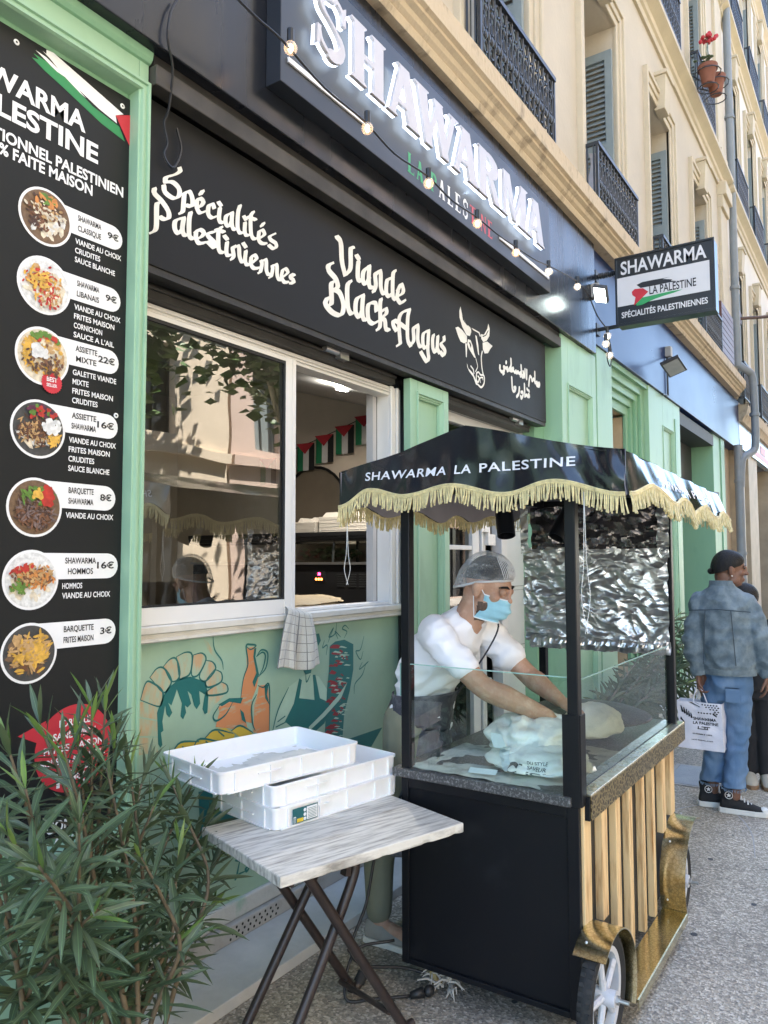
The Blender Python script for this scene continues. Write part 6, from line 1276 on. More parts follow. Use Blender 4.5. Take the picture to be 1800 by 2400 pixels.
for x in (16.65, 17.6, 18.5, 15.47, 14.97): q.box(x-.03, x+.03, 2.28 if x < 15.6 else 2.43, 2.4495, .001, 2.9)
q.build('window_frame', mat('dark_brown', (.05, .03, .02), .5), t)
q = MB(); q.box(14.3, 40, 2.6, 11, 0, 4.0); q.build('ground_floor', CREAM2, t)
q = MB(); q.box(12.3, 13.35, 1.99, 2.08, 4.66, 5.55)
for i in range(9): q.box(12.3, 13.35, 1.982, 1.9895, 4.67+i*.098, 4.755+i*.098)
tag(q.build('balcony_screen', mat('brown_board', (.10, .035, .022), .5, var=.2, vs=4)), 'brown boarded screen on the balcony above the sky-tinted fascia by the drainpipe', 'screen')
q = MB(); q.tube([(14.6, 2.05, 5.9), (15.4, .9, 6.0)], .03, 8); q.box(14.5, 14.7, 2.04, 2.095, 5.8, 6.0)
tag(q.build('awning_pole', mat('rust_pole', (.10, .06, .05), .6)), 'dark rusty pole sticking out from the pale building wall above the pipe bend', 'pole')
# balcony things on the upper floors
t = thing('flower_pots', 'two terracotta pots with a red geranium hung on a second floor balcony railing', 'flower pots', (9.63, 1.80, 8.4))
q = MB()
p1, p2 = onY(1659, 175, 1.78), onY(1678, 200, 1.72)
PS = .12
for p in (p1, p2):
    q.lathe([(PS*.62, -PS*1.1), (PS*.92, PS*.5), (PS*1.05, PS*.5), (PS*1.08, PS*.95), (PS*.9, PS*.95), (PS*.85, PS*.7)], p, 20)
q.build('pot', mat('pot_terracotta', (.20, .075, .045), .8, var=.15), t, smooth=True, autos=40)
q = MB(); p = onY(1659, 90, 1.78); rr = random.Random(3)
for k in range(26): q.ball(p+Vector((rr.gauss(0, .05), rr.gauss(0, .04), rr.gauss(0, .035))), .028, n=6, m=4)
q.build('flower', mat('geranium_red', (.42, .02, .03), .6), t)
q = MB()
for k in range(5): q.tube([p1+Vector((0, 0, .1)), p1.lerp(p, .5)+Vector((rr.gauss(0, .03), 0, 0)), p+Vector((rr.gauss(0, .04), 0, 0))], .006, 4)
for k in range(14): q.ball(p1+Vector((rr.gauss(0, .07), rr.gauss(0, .06), .2)), .035, .03, .012, 6, 4)
q.build('stem', OLE, t)
q = MB()
for p in (p1, p2):
    for z, r in ((-.19, .13), (.02, .165)): q.tube([p+Vector((r*cos(k*.5236), r*sin(k*.5236), z)) for k in range(12)], .008, 5, closed=True)
    q.tube([p+Vector((-.02, .1, -.05)), Vector((p.x-.05, 1.96, p.z+.02))], .01, 5)
q.build('wire_holder', IRON, t)
def lau(u, v): return (6.335+.012*sin(v*6)+.02*u, 1.96+.10*u+.012*sin(v*9+u*3), 5.12-.46*v+.03*u)
q = MB(); q.grid(lau, 8, 16); o = q.build('laundry', mat('laundry_white', (.62, .60, .64), .9), smooth=True); tag(o, 'pale cloth hung to dry over the end of the middle balcony railing', 'laundry')
# ================================================================== people
def loft(q, rings, n=22):
    V = []
    for c, a, b in rings:
        c, a, b = Vector(c), Vector(a), Vector(b); V += [tuple(c+a*cos(2*pi*k/n)+b*sin(2*pi*k/n)) for k in range(n)]
    m = len(rings); return q.add(V, [(j*n+k, j*n+(k+1) % n, (j+1)*n+(k+1) % n, (j+1)*n+k) for j in range(m-1) for k in range(n)] + [tuple(range(n-1, -1, -1)), tuple(range((m-1)*n, m*n))])
def limb(q, pts, rs, k=4, n=12):
    p = smooth(pts, k); m = len(pts); r = []
    for i in range(len(p)): x = i/k; j = min(m-2, int(x)); r.append(rs[j]+(rs[j+1]-rs[j])*(x-j))
    q.tube(p, r, n); q.ball(p[0], r[0]*.99, n=n, m=8); q.ball(p[-1], r[-1]*.99, n=n, m=8)
def grow(q, name, mats, parent, voxel=.006, sm=4, fac=.5, matfn=None, disp=None):
    """merge overlapping closed pieces into one continuous skin (voxel remesh), smooth it, return one mesh object"""
    me = bpy.data.meshes.new(name); me.from_pydata(q.v, [], q.f); me.update(); o = bpy.data.objects.new(name, me); COL.objects.link(o)
    r = o.modifiers.new('r', 'REMESH'); r.mode = 'VOXEL'; r.voxel_size = voxel; r.adaptivity = 0
    s = o.modifiers.new('s', 'SMOOTH'); s.factor = fac; s.iterations = sm
    bpy.context.view_layer.update(); ev = o.evaluated_get(bpy.context.evaluated_depsgraph_get()); m2 = bpy.data.meshes.new_from_object(ev); m2.name = name
    bpy.data.objects.remove(o); bpy.data.meshes.remove(me); o = bpy.data.objects.new(name, m2); COL.objects.link(o)
    m2.materials.clear()
    for m in (mats if isinstance(mats, list) else [mats]): m2.materials.append(m)
    if disp:
        ns = [v.normal.copy() for v in m2.vertices]
        for v, nn in zip(m2.vertices, ns): v.co += nn*disp(v.co)
    for p in m2.polygons:
        p.use_smooth = True
        if matfn: p.material_index = matfn(p.center)
    off = Vector(ORI.get(parent.name, (0, 0, 0)))
    for v in m2.vertices: v.co -= off
    o.parent = parent; ORI[o.name] = tuple(off); return o
SKIN = mat('skin_olive', (.45, .26, .175), .55, vs=26, c2=(.56, .37, .27), c2s=(.48, .75), bump=.12, bs=150, sss=.25, spec=.4); SKIN2 = mat('skin_brown', (.17, .085, .055), .5, vs=22, var=.1, sss=.2, spec=.4)
BEARD = mat('short_beard', (.10, .062, .045), .8, vs=90, var=.5); HAIRB = mat('black_hair', (.006, .0055, .0055), .5, vs=30, var=.4, spec=.3, bump=.4, bs=14, stretch=(18, 18, 1.5))
EYE = mat('eye_dark', (.015, .010, .008), .3)
def head(q, H, ears=True, scale=1.0):
    """overlapping pieces of a head; H(s, f, u) maps side, forward, up (metres) to the world"""
    k = scale
    def B(s, f, u, a, b, c, n=18, m=14):
        V = []; o = len(q.v)
        for j in range(m+1):
            t_ = pi*j/m
            for i in range(n): V.append(tuple(H(k*(s+a*sin(t_)*cos(2*pi*i/n)), k*(f+b*sin(t_)*sin(2*pi*i/n)), k*(u+c*cos(t_)))))
        q.add(V, [(j*n+i, (j+1)*n+i, (j+1)*n+(i+1) % n, j*n+(i+1) % n) for j in range(m) for i in range(n)])
    B(0, -.006, .032, .076, .097, .090); B(0, .026, -.035, .060, .066, .082); B(0, .052, -.088, .030, .032, .026); B(0, .070, .030, .050, .026, .022); B(0, -.03, -.05, .055, .06, .06)
    for s in (-1, 1):
        B(s*.036, .062, -.022, .026, .024, .022); B(s*.050, .02, -.070, .018, .035, .03)
        if ears: B(s*.078, -.006, -.014, .012, .021, .033); B(s*.086, -.012, -.004, .010, .015, .024); B(s*.082, .002, -.035, .009, .010, .012)
    B(0, .100, .006, .011, .014, .026); B(0, .108, -.022, .015, .019, .014); B(0, .090, -.060, .024, .012, .007); B(0, .088, -.071, .021, .012, .007)
def frame_head(c, fwd, up):
    f = Vector(fwd).normalized(); u = Vector(up); u = (u-f*u.dot(f)).normalized(); s = f.cross(u); c = Vector(c)
    return lambda a, b, d: c+s*a+f*b+u*d
def hand(q, wrist, d, nrm, curl=.5, thumb=1, sc=1.0, spread=.16):
    """palm with five bent fingers; d = pointing direction, nrm = back-of-hand normal, thumb = side (+1 or -1)"""
    w = Vector(wrist); d = Vector(d).normalized(); n = Vector(nrm); n = (n-d*n.dot(d)).normalized(); s = d.cross(n)*thumb
    loft(q, [(w-d*.02*sc, s*.026*sc, n*.021*sc), (w+d*.02*sc, s*.032*sc, n*.018*sc), (w+d*.06*sc, s*.041*sc, n*.015*sc), (w+d*.09*sc, s*.040*sc, n*.012*sc), (w+d*.097*sc, s*.036*sc, n*.008*sc)], 16)
    for k, (off, L) in enumerate(((.030, .070), (.010, .080), (-.011, .074), (-.030, .058))):
        p = w+(d*.088+s*off)*sc; a = (1.5-k)*spread; dd = (d*cos(a)+s*sin(a)).normalized(); pts = [p-dd*.01*sc, p]; b = 0
        for seg, f in enumerate((.45, .32, .23)):
            b += curl*(.55, .75, .6)[seg]; p = p+(dd*cos(b)-n*sin(b))*(L*f*sc); pts.append(p)
        q.tube(pts, [.0095*sc, .0092*sc, .0086*sc, .0078*sc, .0062*sc], 8); q.ball(pts[-1], .0064*sc, n=8, m=6)
    p = w+(d*.022+s*.030)*sc; dd = (d*.62+s*.75-n*.25).normalized(); p2 = p+dd*.042*sc; d2 = (dd+d*.7-n*curl*.4).normalized(); p3 = p2+d2*.030*sc; p4 = p3+(d2+d*.3-n*curl*.4).normalized()*.024*sc
    q.tube([p-dd*.012, p, p2, p3, p4], [.014*sc, .0145*sc, .0112*sc, .0100*sc, .0070*sc], 8); q.ball(p4, .0072*sc, n=8, m=6)
# ------------------------------------------------------------------ the cook
HS = 1.0
foot = Vector((2.84, 1.77, 0))
man = thing('person', 'man in white t-shirt, hair net and pale blue face mask leaning over the cart counter', 'person', tuple(foot))
pel = Vector((2.85, 1.70, .93)); sR, sL = Vector((2.675, 1.535, 1.275)), Vector((3.03, 1.49, 1.285)); neck = Vector((2.845, 1.445, 1.365)); hc = Vector((2.85, 1.385, 1.478))
eR, wR, hR = onX(1132, 1610, 2.70), onX(1285, 1680, 2.80), onX(1322, 1722, 2.84)
eL, wL, hL = onX(1236, 1580, 3.08), onX(1310, 1640, 3.03), onX(1338, 1665, 2.99)
HM = frame_head(hc, (.04, -.93, -.36), (0, -.28, 1))
q = MB(); head(q, HM, scale=HS)
limb(q, [neck+Vector((0, .03, -.04)), neck.lerp(hc, .45)+Vector((0, .015, 0)), HM(0, -.03, -.05)], [.066, .060, .058])
limb(q, [sR+Vector((.05, .02, .0)), sR, sR.lerp(eR, .5)+Vector((-.006, 0, .004)), eR, eR.lerp(wR, .35), wR], [.050, .050, .047, .044, .047, .029])
limb(q, [sL+Vector((-.05, .02, .0)), sL, sL.lerp(eL, .5), eL, eL.lerp(wL, .35), wL], [.050, .049, .046, .043, .046, .029])
loft(q, [(pel+Vector((0, 0, -.05)), (.13, 0, 0), (0, .09, 0)), (pel.lerp(neck, .3)+Vector((0, .055, 0)), (.12, 0, 0), (0, .06, .04)), (pel.lerp(neck, .6)+Vector((0, .055, .0)), (.12, 0, 0), (0, .055, .04)), (neck+Vector((0, .055, -.085)), (.10, 0, 0), (0, .035, .028)), (neck+Vector((0, .03, -.02)), (.06, 0, 0), (0, .045, .04))])
hand(q, wR, (hR-wR)+Vector((.01, -.02, -.03)), (-.5, .1, .8), .55, 1, 1.0); hand(q, wL, (hL-wL)+Vector((-.02, -.05, -.01)), (.2, .3, .9), .6, -1, 1.0)
fR, fL = Vector((2.70, 1.80, 0)), Vector((2.98, 1.76, 0))
for f in (fR, fL):
    hp = pel+Vector((.09*(1 if f is fL else -1), .0, -.02)); limb(q, [hp, hp.lerp(f, .48)+Vector((0, -.03, 0)), f+Vector((0, .0, .40)), f+Vector((0, .02, .10))], [.085, .07, .052, .038]); limb(q, [f+Vector((0, .02, .07)), f+Vector((0, -.13, .045))], [.034, .030])
_s, _f, _u = (HM(1, 0, 0)-hc), (HM(0, 1, 0)-hc), (HM(0, 0, 1)-hc)
def mskin(p):
    d = p-hc; s, f, u = d.dot(_s), d.dot(_f), d.dot(_u)
    if abs(s) < .10 and -.03 < f < .13 and -.16 < u < .02:
        if u < -.050-.25*(.055-f) and f > .012 and u > -.14 and not (f > .085 and u > -.06): return 1
    return 0
grow(q, 'body', [SKIN, BEARD], man, .0052, 5, .5, mskin)
q = MB()
for s in (-1, 1):
    q.tube([HM(HS*s*a, HS*b, HS*c) for a, b, c in ((.014, .100, .026), (.032, .0975, .033), (.048, .084, .029), (.056, .072, .022))], [.0035, .0048, .0042, .002], 6)
q.build('eyebrow', HAIRB, man, smooth=True)
q = MB()
for s in (-1, 1): q.tube([HM(HS*s*a, HS*b, HS*c) for a, b, c in ((.020, .0935, .004), (.033, .0945, -.001), (.046, .083, .003))], [.002, .0034, .002], 6)
q.build('eyelashes', EYE, man)
for s in (-1, 1):
    q = MB(); q.ball(HM(s*.036, .088, .009), .016, n=12, m=8); q.build('eyelid', mat('eyelid_skin', (.36, .20, .13), .5), man, smooth=True)
q = MB()      # hair under the net
q.grid(lambda u, v: HM(HS*.0795*sin(pi*.52*v)*cos(2*pi*u), HS*(-.008+.100*sin(pi*.52*v)*sin(2*pi*u)), HS*(.035+.093*cos(pi*.52*v)+(-.001+.029*sin(2*pi*u))*v*v)), 36, 14); q.build('hair', HAIRB, man, smooth=True)
def net(u, v):
    a = 2*pi*u; b = pi*.58*v; back = max(0, -sin(a)); k = 1+.035*noise.noise(Vector((cos(a)*3, sin(a)*3, v*4)))+.012*sin(a*11+3*v)*v
    return HM(HS*.090*sin(b)*cos(a)*k, HS*(-.012+(.108+.018*back)*sin(b)*sin(a)*k), HS*(.040+.102*cos(b)*k-(.075*back-.045*max(0, sin(a)))*v*v))
NET = net_mat('hair_net', (.80, .80, .80))
q = MB(); q.grid(net, 60, 22); q.build('hair_net', NET, man, smooth=True)
q = MB(); q.tube([Vector(net(k/40, .995)) for k in range(40)], .005, 6, closed=True)
for k in range(16): q.tube([Vector(net(.25+(k-8)*.011*(1-j/8)+.045*(k-8)*j/8*.5, .92-.8*j/8))+Vector((0, 0, .001)) for j in range(9)], [.0016]*9, 4)
q.build('net_band', mat('net_band', (.80, .79, .79), .8, alpha=.6), man, smooth=True)
MASK = mat('face_mask', (.30, .56, .66), .75, vs=40, var=.06, bump=.1, bs=200)
def mk(u, v):
    a = (u-.5)*2; pl_ = .004*sin(v*19)*(1-abs(a)**4); f = .112+.020*sin(pi*min(1, v*1.1))*(1-a*a*.8)-.085*a*a-(.038*max(0, v-.6)); s = .064*a*(1-.10*v); uu = -.020-.104*v-.004*a*a
    return HM(HS*s, HS*(f+pl_), HS*uu)
q = MB(); q.grid(mk, 26, 30); mo = q.build('face_mask', MASK, man, smooth=True); mo.modifiers.new('thickness', 'SOLIDIFY').thickness = .0018
q = MB()
for v0 in (0.0, 1.0): q.tube([Vector(mk(i/20, v0)) for i in range(21)], .0026, 5)
for s in (0, 1):
    e = HM((1 if s else -1)*.080, -.014, .010); e2 = HM((1 if s else -1)*.079, -.012, -.040); q.tube([mk(s, 0), Vector(mk(s, 0)).lerp(e, .5)+_u*.004, e], .0021, 5); q.tube([mk(s, 1), Vector(mk(s, 1)).lerp(e2, .5), e2], .0021, 5)
q.build('mask_edge', mat('mask_white', (.74, .76, .78), .7), mo)
q = MB()
axd = (neck-pel).normalized()
def ring(t_, wx, dp, off=(0, 0, 0)):
    c = pel.lerp(neck+Vector((0, .03, -.02)), t_)+Vector((0, .055*sin(pi*t_), .0))+Vector(off); b = Vector((0, axd.z, -axd.y)).normalized(); return (c, Vector((wx, -.02*t_, 0)), b*dp)
loft(q, [ring(-.06, .160, .112), ring(.12, .158, .112), ring(.35, .163, .115), ring(.60, .172, .115), ring(.80, .172, .103), ring(.93, .130, .080), ring(1.03, .074, .066)], 28)
for s, e, sg in ((sR, eR, -1), (sL, eL, 1)):
    limb(q, [s+Vector((-.07*sg, .03, .01)), s+Vector((-.01*sg, .0, .012)), s.lerp(e, .36), s.lerp(e, .55)], [.074, .069, .064, .064])
SH = mat('white_tshirt', (.84, .83, .86), .85, var=.03, vs=4, sheen=.2)
def wrinkle(p):
    a = noise.noise(Vector((p.x*7, p.y*9+p.z*5, p.z*9)))*.010+noise.noise(Vector((p.x*16, p.y*20, p.z*12-p.y*8)))*.005
    b = (fold((p.x, p.y, p.z), 5, 7, 16, 2.0)-.5)*.014+(fold((p.x, p.y+p.z, p.z-p.y), 4, 14, 7, 9.0)-.5)*.011
    return .7*a+b*(.55+.7*max(0, min(1, (1.33-p.z)*5)))+.006*max(0, sin(p.z*70+p.y*34+4*noise.noise(p*6)))*max(0, min(1, (1.22-p.z)*6))
grow(q, 'tshirt', SH, man, .0075, 5, .5, None, wrinkle)
q = MB()
AP = mat('apron', (.055, .055, .070), .85, vs=9, c2=(.36, .36, .38), c2s=(.50, .86), detail=8)
def apr(u, v):      # skirt round front and sides, rising to a bib at the front
    a = (u-.5)*pi*1.75; t_ = -1.05+v*(1.28+.17*cos(a)); wv = .010*sin(a*7+v*2)*(1-v)
    if t_ < 0: c = pel+Vector((0, .02, .52*t_)); b = Vector((0, 1, 0)); k = 1+.10*(-t_)
    else: c, _, b = ring(t_, 1, 1); b = b.normalized(); k = 1
    return Vector(c)+Vector((1, 0, 0))*(.176*k+wv)*sin(a)-b*(.132*k+wv)*cos(a)
o = None
q.grid(apr, 44, 44); o = q.build('apron', AP, man, smooth=True); o.modifiers.new('thickness', 'SOLIDIFY').thickness = .003
q = MB(); bib = [Vector(apr(.5+.10*k/4, 1)) for k in range(-4, 5)]
tp = lambda s: neck+Vector((s*.055, -.055, -.015))
for s in (1,): q.tube(smooth([Vector(apr(.5+.07*s, .97)), Vector(apr(.5+.06*s, 1)).lerp(neck+Vector((s*.05, -.10, -.06)), .55)+Vector((0, -.012, .0)), neck+Vector((s*.05, -.088, -.055)), neck+Vector((s*.072, -.03, -.002)), neck+Vector((s*.077, .03, .022)), neck+Vector((s*.03, .092, .03))], 6), .0036, 6)
q.build('apron_strap', mat('strap_dark', (.03, .03, .04), .8), man, smooth=True)
q = MB()
for f in (fR, fL):
    hp = pel+Vector((.09*(1 if f is fL else -1), .02, -.03)); limb(q, [hp, hp.lerp(f, .48)+Vector((0, -.02, 0)), f+Vector((0, .015, .42)), f+Vector((0, .025, .13))], [.105, .090, .072, .055])
grow(q, 'trousers', mat('khaki_trousers', (.20, .20, .14), .85, var=.1), man, .009, 4)
def shoe(q, f, d, sc=1.0, high=False):
    d = Vector(d).normalized(); s = Vector((-d.y, d.x, 0)); f = Vector(f); z = Vector((0, 0, 1))
    loft(q, [(f-d*.085*sc+z*.03, s*.012, z*.02), (f-d*.075*sc+z*.05, s*.034, z*.045), (f-d*.03*sc+z*.055, s*.040, z*.05), (f+d*.05*sc+z*.045, s*.042, z*.038), (f+d*.12*sc+z*.034, s*.046, z*.027), (f+d*.165*sc+z*.026, s*.038, z*.020), (f+d*.19*sc+z*.022, s*.014, z*.012)], 18)
    if high: loft(q, [(f-d*.025*sc+z*.05, s*.040, d*.055), (f-d*.03*sc+z*.11, s*.036, d*.048), (f-d*.035*sc+z*.155, s*.038, d*.05)], 16)
def sole(q, f, d, sc=1.0, h=.024):
    d = Vector(d).normalized(); s = Vector((-d.y, d.x, 0)); f = Vector(f); n = 20; P = [(-.095, 0), (-.085, .028), (-.05, .038), (.03, .038), (.11, .046), (.17, .038), (.197, .014)]; P = P+[(a, -b) for a, b in reversed(P[1:])]
    V = [tuple(f+d*a*sc+s*b*1.06+Vector((0, 0, z))) for z in (.001, h) for a, b in P]; m = len(P); q.add(V, [(i, (i+1) % m, m+(i+1) % m, m+i) for i in range(m)]+[tuple(range(m-1, -1, -1)), tuple(range(m, 2*m))])
for f in (fR, fL):
    q = MB(); shoe(q, f, (.1, -1, 0)); so_ = grow(q, 'shoe', mat('shoe_grey', (.30, .29, .26), .8), man, .006, 3); q = MB(); sole(q, f, (.1, -1, 0)); q.build('sole', mat('sole_white', (.66, .65, .6), .6), so_, bevel=.004)
# ------------------------------------------------------------------ woman in denim
wf = Vector((5.30, .91, 0))
wo = thing('person', 'woman in a faded denim jacket and blue jeans seen from behind, holding a paper bag', 'person', tuple(wf))
hw = Vector((5.32, .862, 1.525)); HW = frame_head(hw, (.42, -.90, -.06), (0, 0, 1)); nk = Vector((5.29, .905, 1.405))
q = MB(); head(q, HW, scale=.98); limb(q, [nk+Vector((0, 0, -.05)), nk, HW(0, -.02, -.06)], [.055, .05, .05])
wS = [Vector((5.29, 1.035, 1.318)), Vector((5.31, .765, 1.318))]; wE = [Vector((5.23, 1.068, 1.08)), Vector((5.30, .69, 1.08))]; wW = [Vector((5.21, 1.045, .855)), Vector((5.34, .665, .86))]
for k in (0, 1): limb(q, [wS[k], wE[k], wW[k]], [.045, .038, .026])
loft(q, [((5.30, .905, .82), (.10, 0, 0), (0, .15, 0)), ((5.29, .905, 1.05), (.09, 0, 0), (0, .12, 0)), ((5.29, .905, 1.30), (.09, 0, 0), (0, .15, 0)), ((5.29, .905, 1.38), (.06, 0, 0), (0, .07, 0))])
hand(q, wW[0], (.02, -.04, -1), (0, 1, 0), 1.15, -1, .95); hand(q, wW[1], (.1, .02, -1), (0, -1, 0), .6, 1, .95)
lf = [Vector((5.34, 1.005, 0)), Vector((5.27, .865, 0))]
for k in (0, 1): limb(q, [(5.30, .905+(.075 if k == 0 else -.075), .84), Vector((5.30, .90+(.08 if k == 0 else -.06), .45)), lf[k]+Vector((0, .0, .1))], [.08, .055, .036])
grow(q, 'body', [SKIN2], wo, .006, 5)
q = MB()
def cap_(u, v):
    a = 2*pi*u; b = pi*.60*v; return HW(.98*.083*sin(b)*cos(a), .98*(-.012+.104*sin(b)*sin(a)), .98*(.034+.094*cos(b)+(-.005+.040*sin(a))*v*v))
q.grid(cap_, 40, 16); ho = q.build('hair', HAIRB, wo, smooth=True)
q = MB(); q.ball(HW(0, -.112, -.02), .020, n=12, m=8); q.ball(HW(.02, -.12, -.015), .010, n=8, m=6); q.build('bun', HAIRB, wo, smooth=True)
q = MB(); q.ball(HW(.083, -.004, -.043), .006, n=8, m=6); q.build('earring', mat('pearl', (.7, .68, .64), .3), wo, smooth=True)
q = MB(); q.ball(HW(.036, .084, .010), .007, n=8, m=6); q.tube([HW(.02, .095, .028), HW(.04, .090, .031), HW(.055, .074, .024)], .003, 5); q.build('eye', EYE, wo)
DEN = mat('denim_jacket', (.085, .120, .145), .85, vs=13, c2=(.20, .255, .285), c2s=(.36, .70), detail=10, bump=.15, bs=160); JEAN = mat('blue_jeans', (.080, .155, .27), .8, vs=4, c2=(.19, .28, .40), c2s=(.42, .68), stretch=(1, 1, .4), bump=.15, bs=160)
q = MB()
loft(q, [((5.295, .885, .868), (.135, .01, 0), (0, .168, 0)), ((5.29, .888, .93), (.145, .01, 0), (0, .165, 0)), ((5.285, .895, 1.10), (.140, .01, 0), (0, .168, 0)), ((5.285, .905, 1.27), (.125, .01, 0), (0, .170, 0)), ((5.29, .905, 1.36), (.10, .01, 0), (0, .145, 0)), ((5.29, .905, 1.41), (.075, .0, 0), (0, .085, 0)), ((5.29, .905, 1.435), (.066, .0, 0), (0, .072, 0))], 28)
for k in (0, 1): limb(q, [wS[k]+Vector((0, (-.05 if k == 0 else .05), -.02)), wS[k]+Vector((0, 0, -.02)), wE[k], wE[k].lerp(wW[k], .6), wW[k].lerp(wE[k], .12)], [.076, .072, .064, .056, .045])
def dwr(p): return (fold(p, 6, 9, 13, 4.0)-.5)*.012*(1+1.2*max(0, min(1, abs(p.y-.9)*9-1.2)))+noise.noise(Vector((p.x*8, p.y*10, p.z*6)))*.008+noise.noise(Vector((p.x*14, p.y*22, p.z*13+p.y*10)))*.006+.004*sin(p.z*60+8*noise.noise(p*7))*max(0, min(1, abs(p.y-.9)*7-.9))
jo = grow(q, 'denim_jacket', DEN, wo, .0085, 4, .5, None, dwr)
q = MB(); SEAM = mat('denim_seam', (.04, .06, .08), .9)
def onback(y, z): return (5.29-.153-.0+.30*max(0, abs(y-.9)-.09)**1.3, y, z)
q.tube([Vector(onback(.72+.36*k/12, 1.275-.012*abs(k-6)/6))+Vector((.004, 0, 0)) for k in range(13)], .0035, 5)
for y in (.98, .83): q.tube([Vector(onback(y+(.02 if y > .9 else -.02)*k/6, 1.27-.34*k/6))+Vector((.004, 0, 0)) for k in range(7)], .003, 5)
q.build('seam', SEAM, jo)
q = MB(); loft(q, [((5.295, .885, .860), (.138, .0, 0), (0, .170, 0)), ((5.295, .885, .900), (.146, .0, 0), (0, .172, 0))], 30); q.build('waistband', DEN, jo, smooth=True, autos=50)
q = MB(); loft(q, [((5.29, .903, 1.415), (.076, 0, 0), (0, .080, 0)), ((5.288, .903, 1.452), (.070, 0, 0), (0, .074, 0))], 24); q.build('collar', DEN, jo, smooth=True, autos=50)
for k in (0, 1): q = MB(); loft(q, [(wW[k]+Vector((0, 0, .035)), (.05, 0, 0), (0, .05, 0)), (wW[k]+Vector((0, 0, .0)), (.046, 0, 0), (0, .046, 0))], 18); q.build('cuff', DEN, jo, smooth=True, autos=50)
q = MB(); q.ball((5.165, .862, .955), .006, .035, .014, 10, 6); q.build('torn_patch', mat('frayed_white', (.5, .5, .48), .9), jo, smooth=True)
q = MB()
loft(q, [((5.30, .895, .90), (.105, 0, 0), (0, .135, 0)), ((5.295, .895, .80), (.125, 0, 0), (0, .152, 0)), ((5.30, .90, .70), (.10, 0, 0), (0, .140, 0))], 24)
for k in (0, 1):
    s = 1 if k == 0 else -1; kn = Vector((5.305, .905+s*.068, .45)); an = lf[k]+Vector((-.005, 0, .165))
    loft(q, [((5.298, .897+s*.068, .78), (.105, 0, 0), (0, .084, 0)), (Vector((5.30, .90+s*.070, .62)), (.085, 0, 0), (0, .076, 0)), (kn, (.072, 0, 0), (0, .064, 0)), (kn.lerp(an, .5), (.072, 0, 0), (0, .066, 0)), (an, (.082, 0, 0), (0, .074, 0))], 20)
jn = grow(q, 'jeans', JEAN, wo, .0085, 3, .5, None, lambda p: (fold(p, 7, 7, 13, 1.0)-.5)*.010+noise.noise(Vector((p.x*9, p.y*9, p.z*10)))*.005+.004*sin(p.z*55+7*noise.noise(p*8))*(1 if p.z < .55 or p.z > .68 else .4))
q = MB(); q.box(5.168, 5.1705, .80, .88, .70, .79); q.box(5.168, 5.1705, .80, .88, .785, .790); q.build('back_pocket', mat('pocket_blue', (.11, .19, .31), .8), jn)
q = MB(); rr = random.Random(6)
for k in (0, 1):
    for i in range(60):
        a = 2*pi*i/60; an = lf[k]+Vector((-.005, 0, .160)); p = an+Vector((.080*cos(a), .072*sin(a), 0)); q.tube([p, p+Vector((rr.gauss(0, .004), rr.gauss(0, .004), -rr.uniform(.008, .018)))], .0018, 3)
q.build('frayed_hem', mat('hem_blue', (.20, .28, .38), .9), jn)
CAN = mat('canvas_black', (.012, .012, .013), .85, var=.2)
for k in (0, 1):
    d = (.35, -1, 0) if k == 0 else (.15, -1, 0); q = MB(); shoe(q, lf[k], d, 1.0, True); so_ = grow(q, 'shoe', CAN, wo, .006, 2)
    q = MB(); sole(q, lf[k], d, 1.02, .034); dd = Vector(d).normalized(); q.ball(lf[k]+dd*.165+Vector((0, 0, .036)), .035, .028, .018, 12, 8); q.build('sole', mat('sole_white', (.66, .65, .6), .6), so_, bevel=.004)
    q = MB(); sd = Vector((-dd.y, dd.x, 0))
    for i in range(6): p = lf[k]+dd*(.02+.019*i)+Vector((0, 0, .115-.0125*i)); q.tube([p-sd*.026-Vector((0, 0, .01)), p+Vector((0, 0, .005)), p+sd*.026-Vector((0, 0, .01))], .0042, 5)
    c = lf[k]-dd*.03-sd*.040+Vector((0, 0, .115)); c2_ = lf[k]-dd*.03+sd*.040+Vector((0, 0, .115))
    for cc in (c,): q.tube([cc+dd*.022*cos(a*.524)+Vector((0, 0, .022*sin(a*.524))) for a in range(12)], .0022, 4, closed=True); q.add([tuple(cc-sd*.001+dd*(.016 if a % 2 == 0 else .007)*cos(a*pi/5+1.57)+Vector((0, 0, (.016 if a % 2 == 0 else .007)*sin(a*pi/5+1.57)))) for a in range(10)], [tuple(range(10))])
    q.build('laces', mat('lace_white', (.68, .67, .64), .8), so_)
# paper bag in her hand
bagc = Vector((5.22, 1.02, .375)); bt = thing('paper_bag', 'white takeaway paper bag with black print held low in the woman\'s left hand', 'bag', tuple(bagc))
bx0, bx1, by0, by1, bz0, bz1 = 5.16, 5.27, .90, 1.165, .39, .685; q = MB()
def bagv(u, v):
    P = [(bx0, by1), (bx0, by0), (bx1, by0), (bx1, by1), (bx0, by1)]; x = u*4; i = min(3, int(x)); f = x-i; X = P[i][0]+(P[i+1][0]-P[i][0])*f; Y = P[i][1]+(P[i+1][1]-P[i][1])*f; z = bz0+(bz1-bz0)*v; n = noise.noise(Vector((X*16, Y*13, z*13)))
    return (X+.012*n-.010*sin(pi*f)*(i == 1 or i == 3), Y+.010*noise.noise(Vector((z*15, X*9, Y*9+4))), z)
q.grid(bagv, 48, 20); q.add([(bx0, by0, bz0), (bx1, by0, bz0), (bx1, by1, bz0), (bx0, by1, bz0)], [(0, 1, 2, 3)]); q.build('bag', mat('paper_white', (.66, .66, .72), .6, var=.03, bump=.25, bs=22), bt, smooth=True, autos=60)
q = MB()
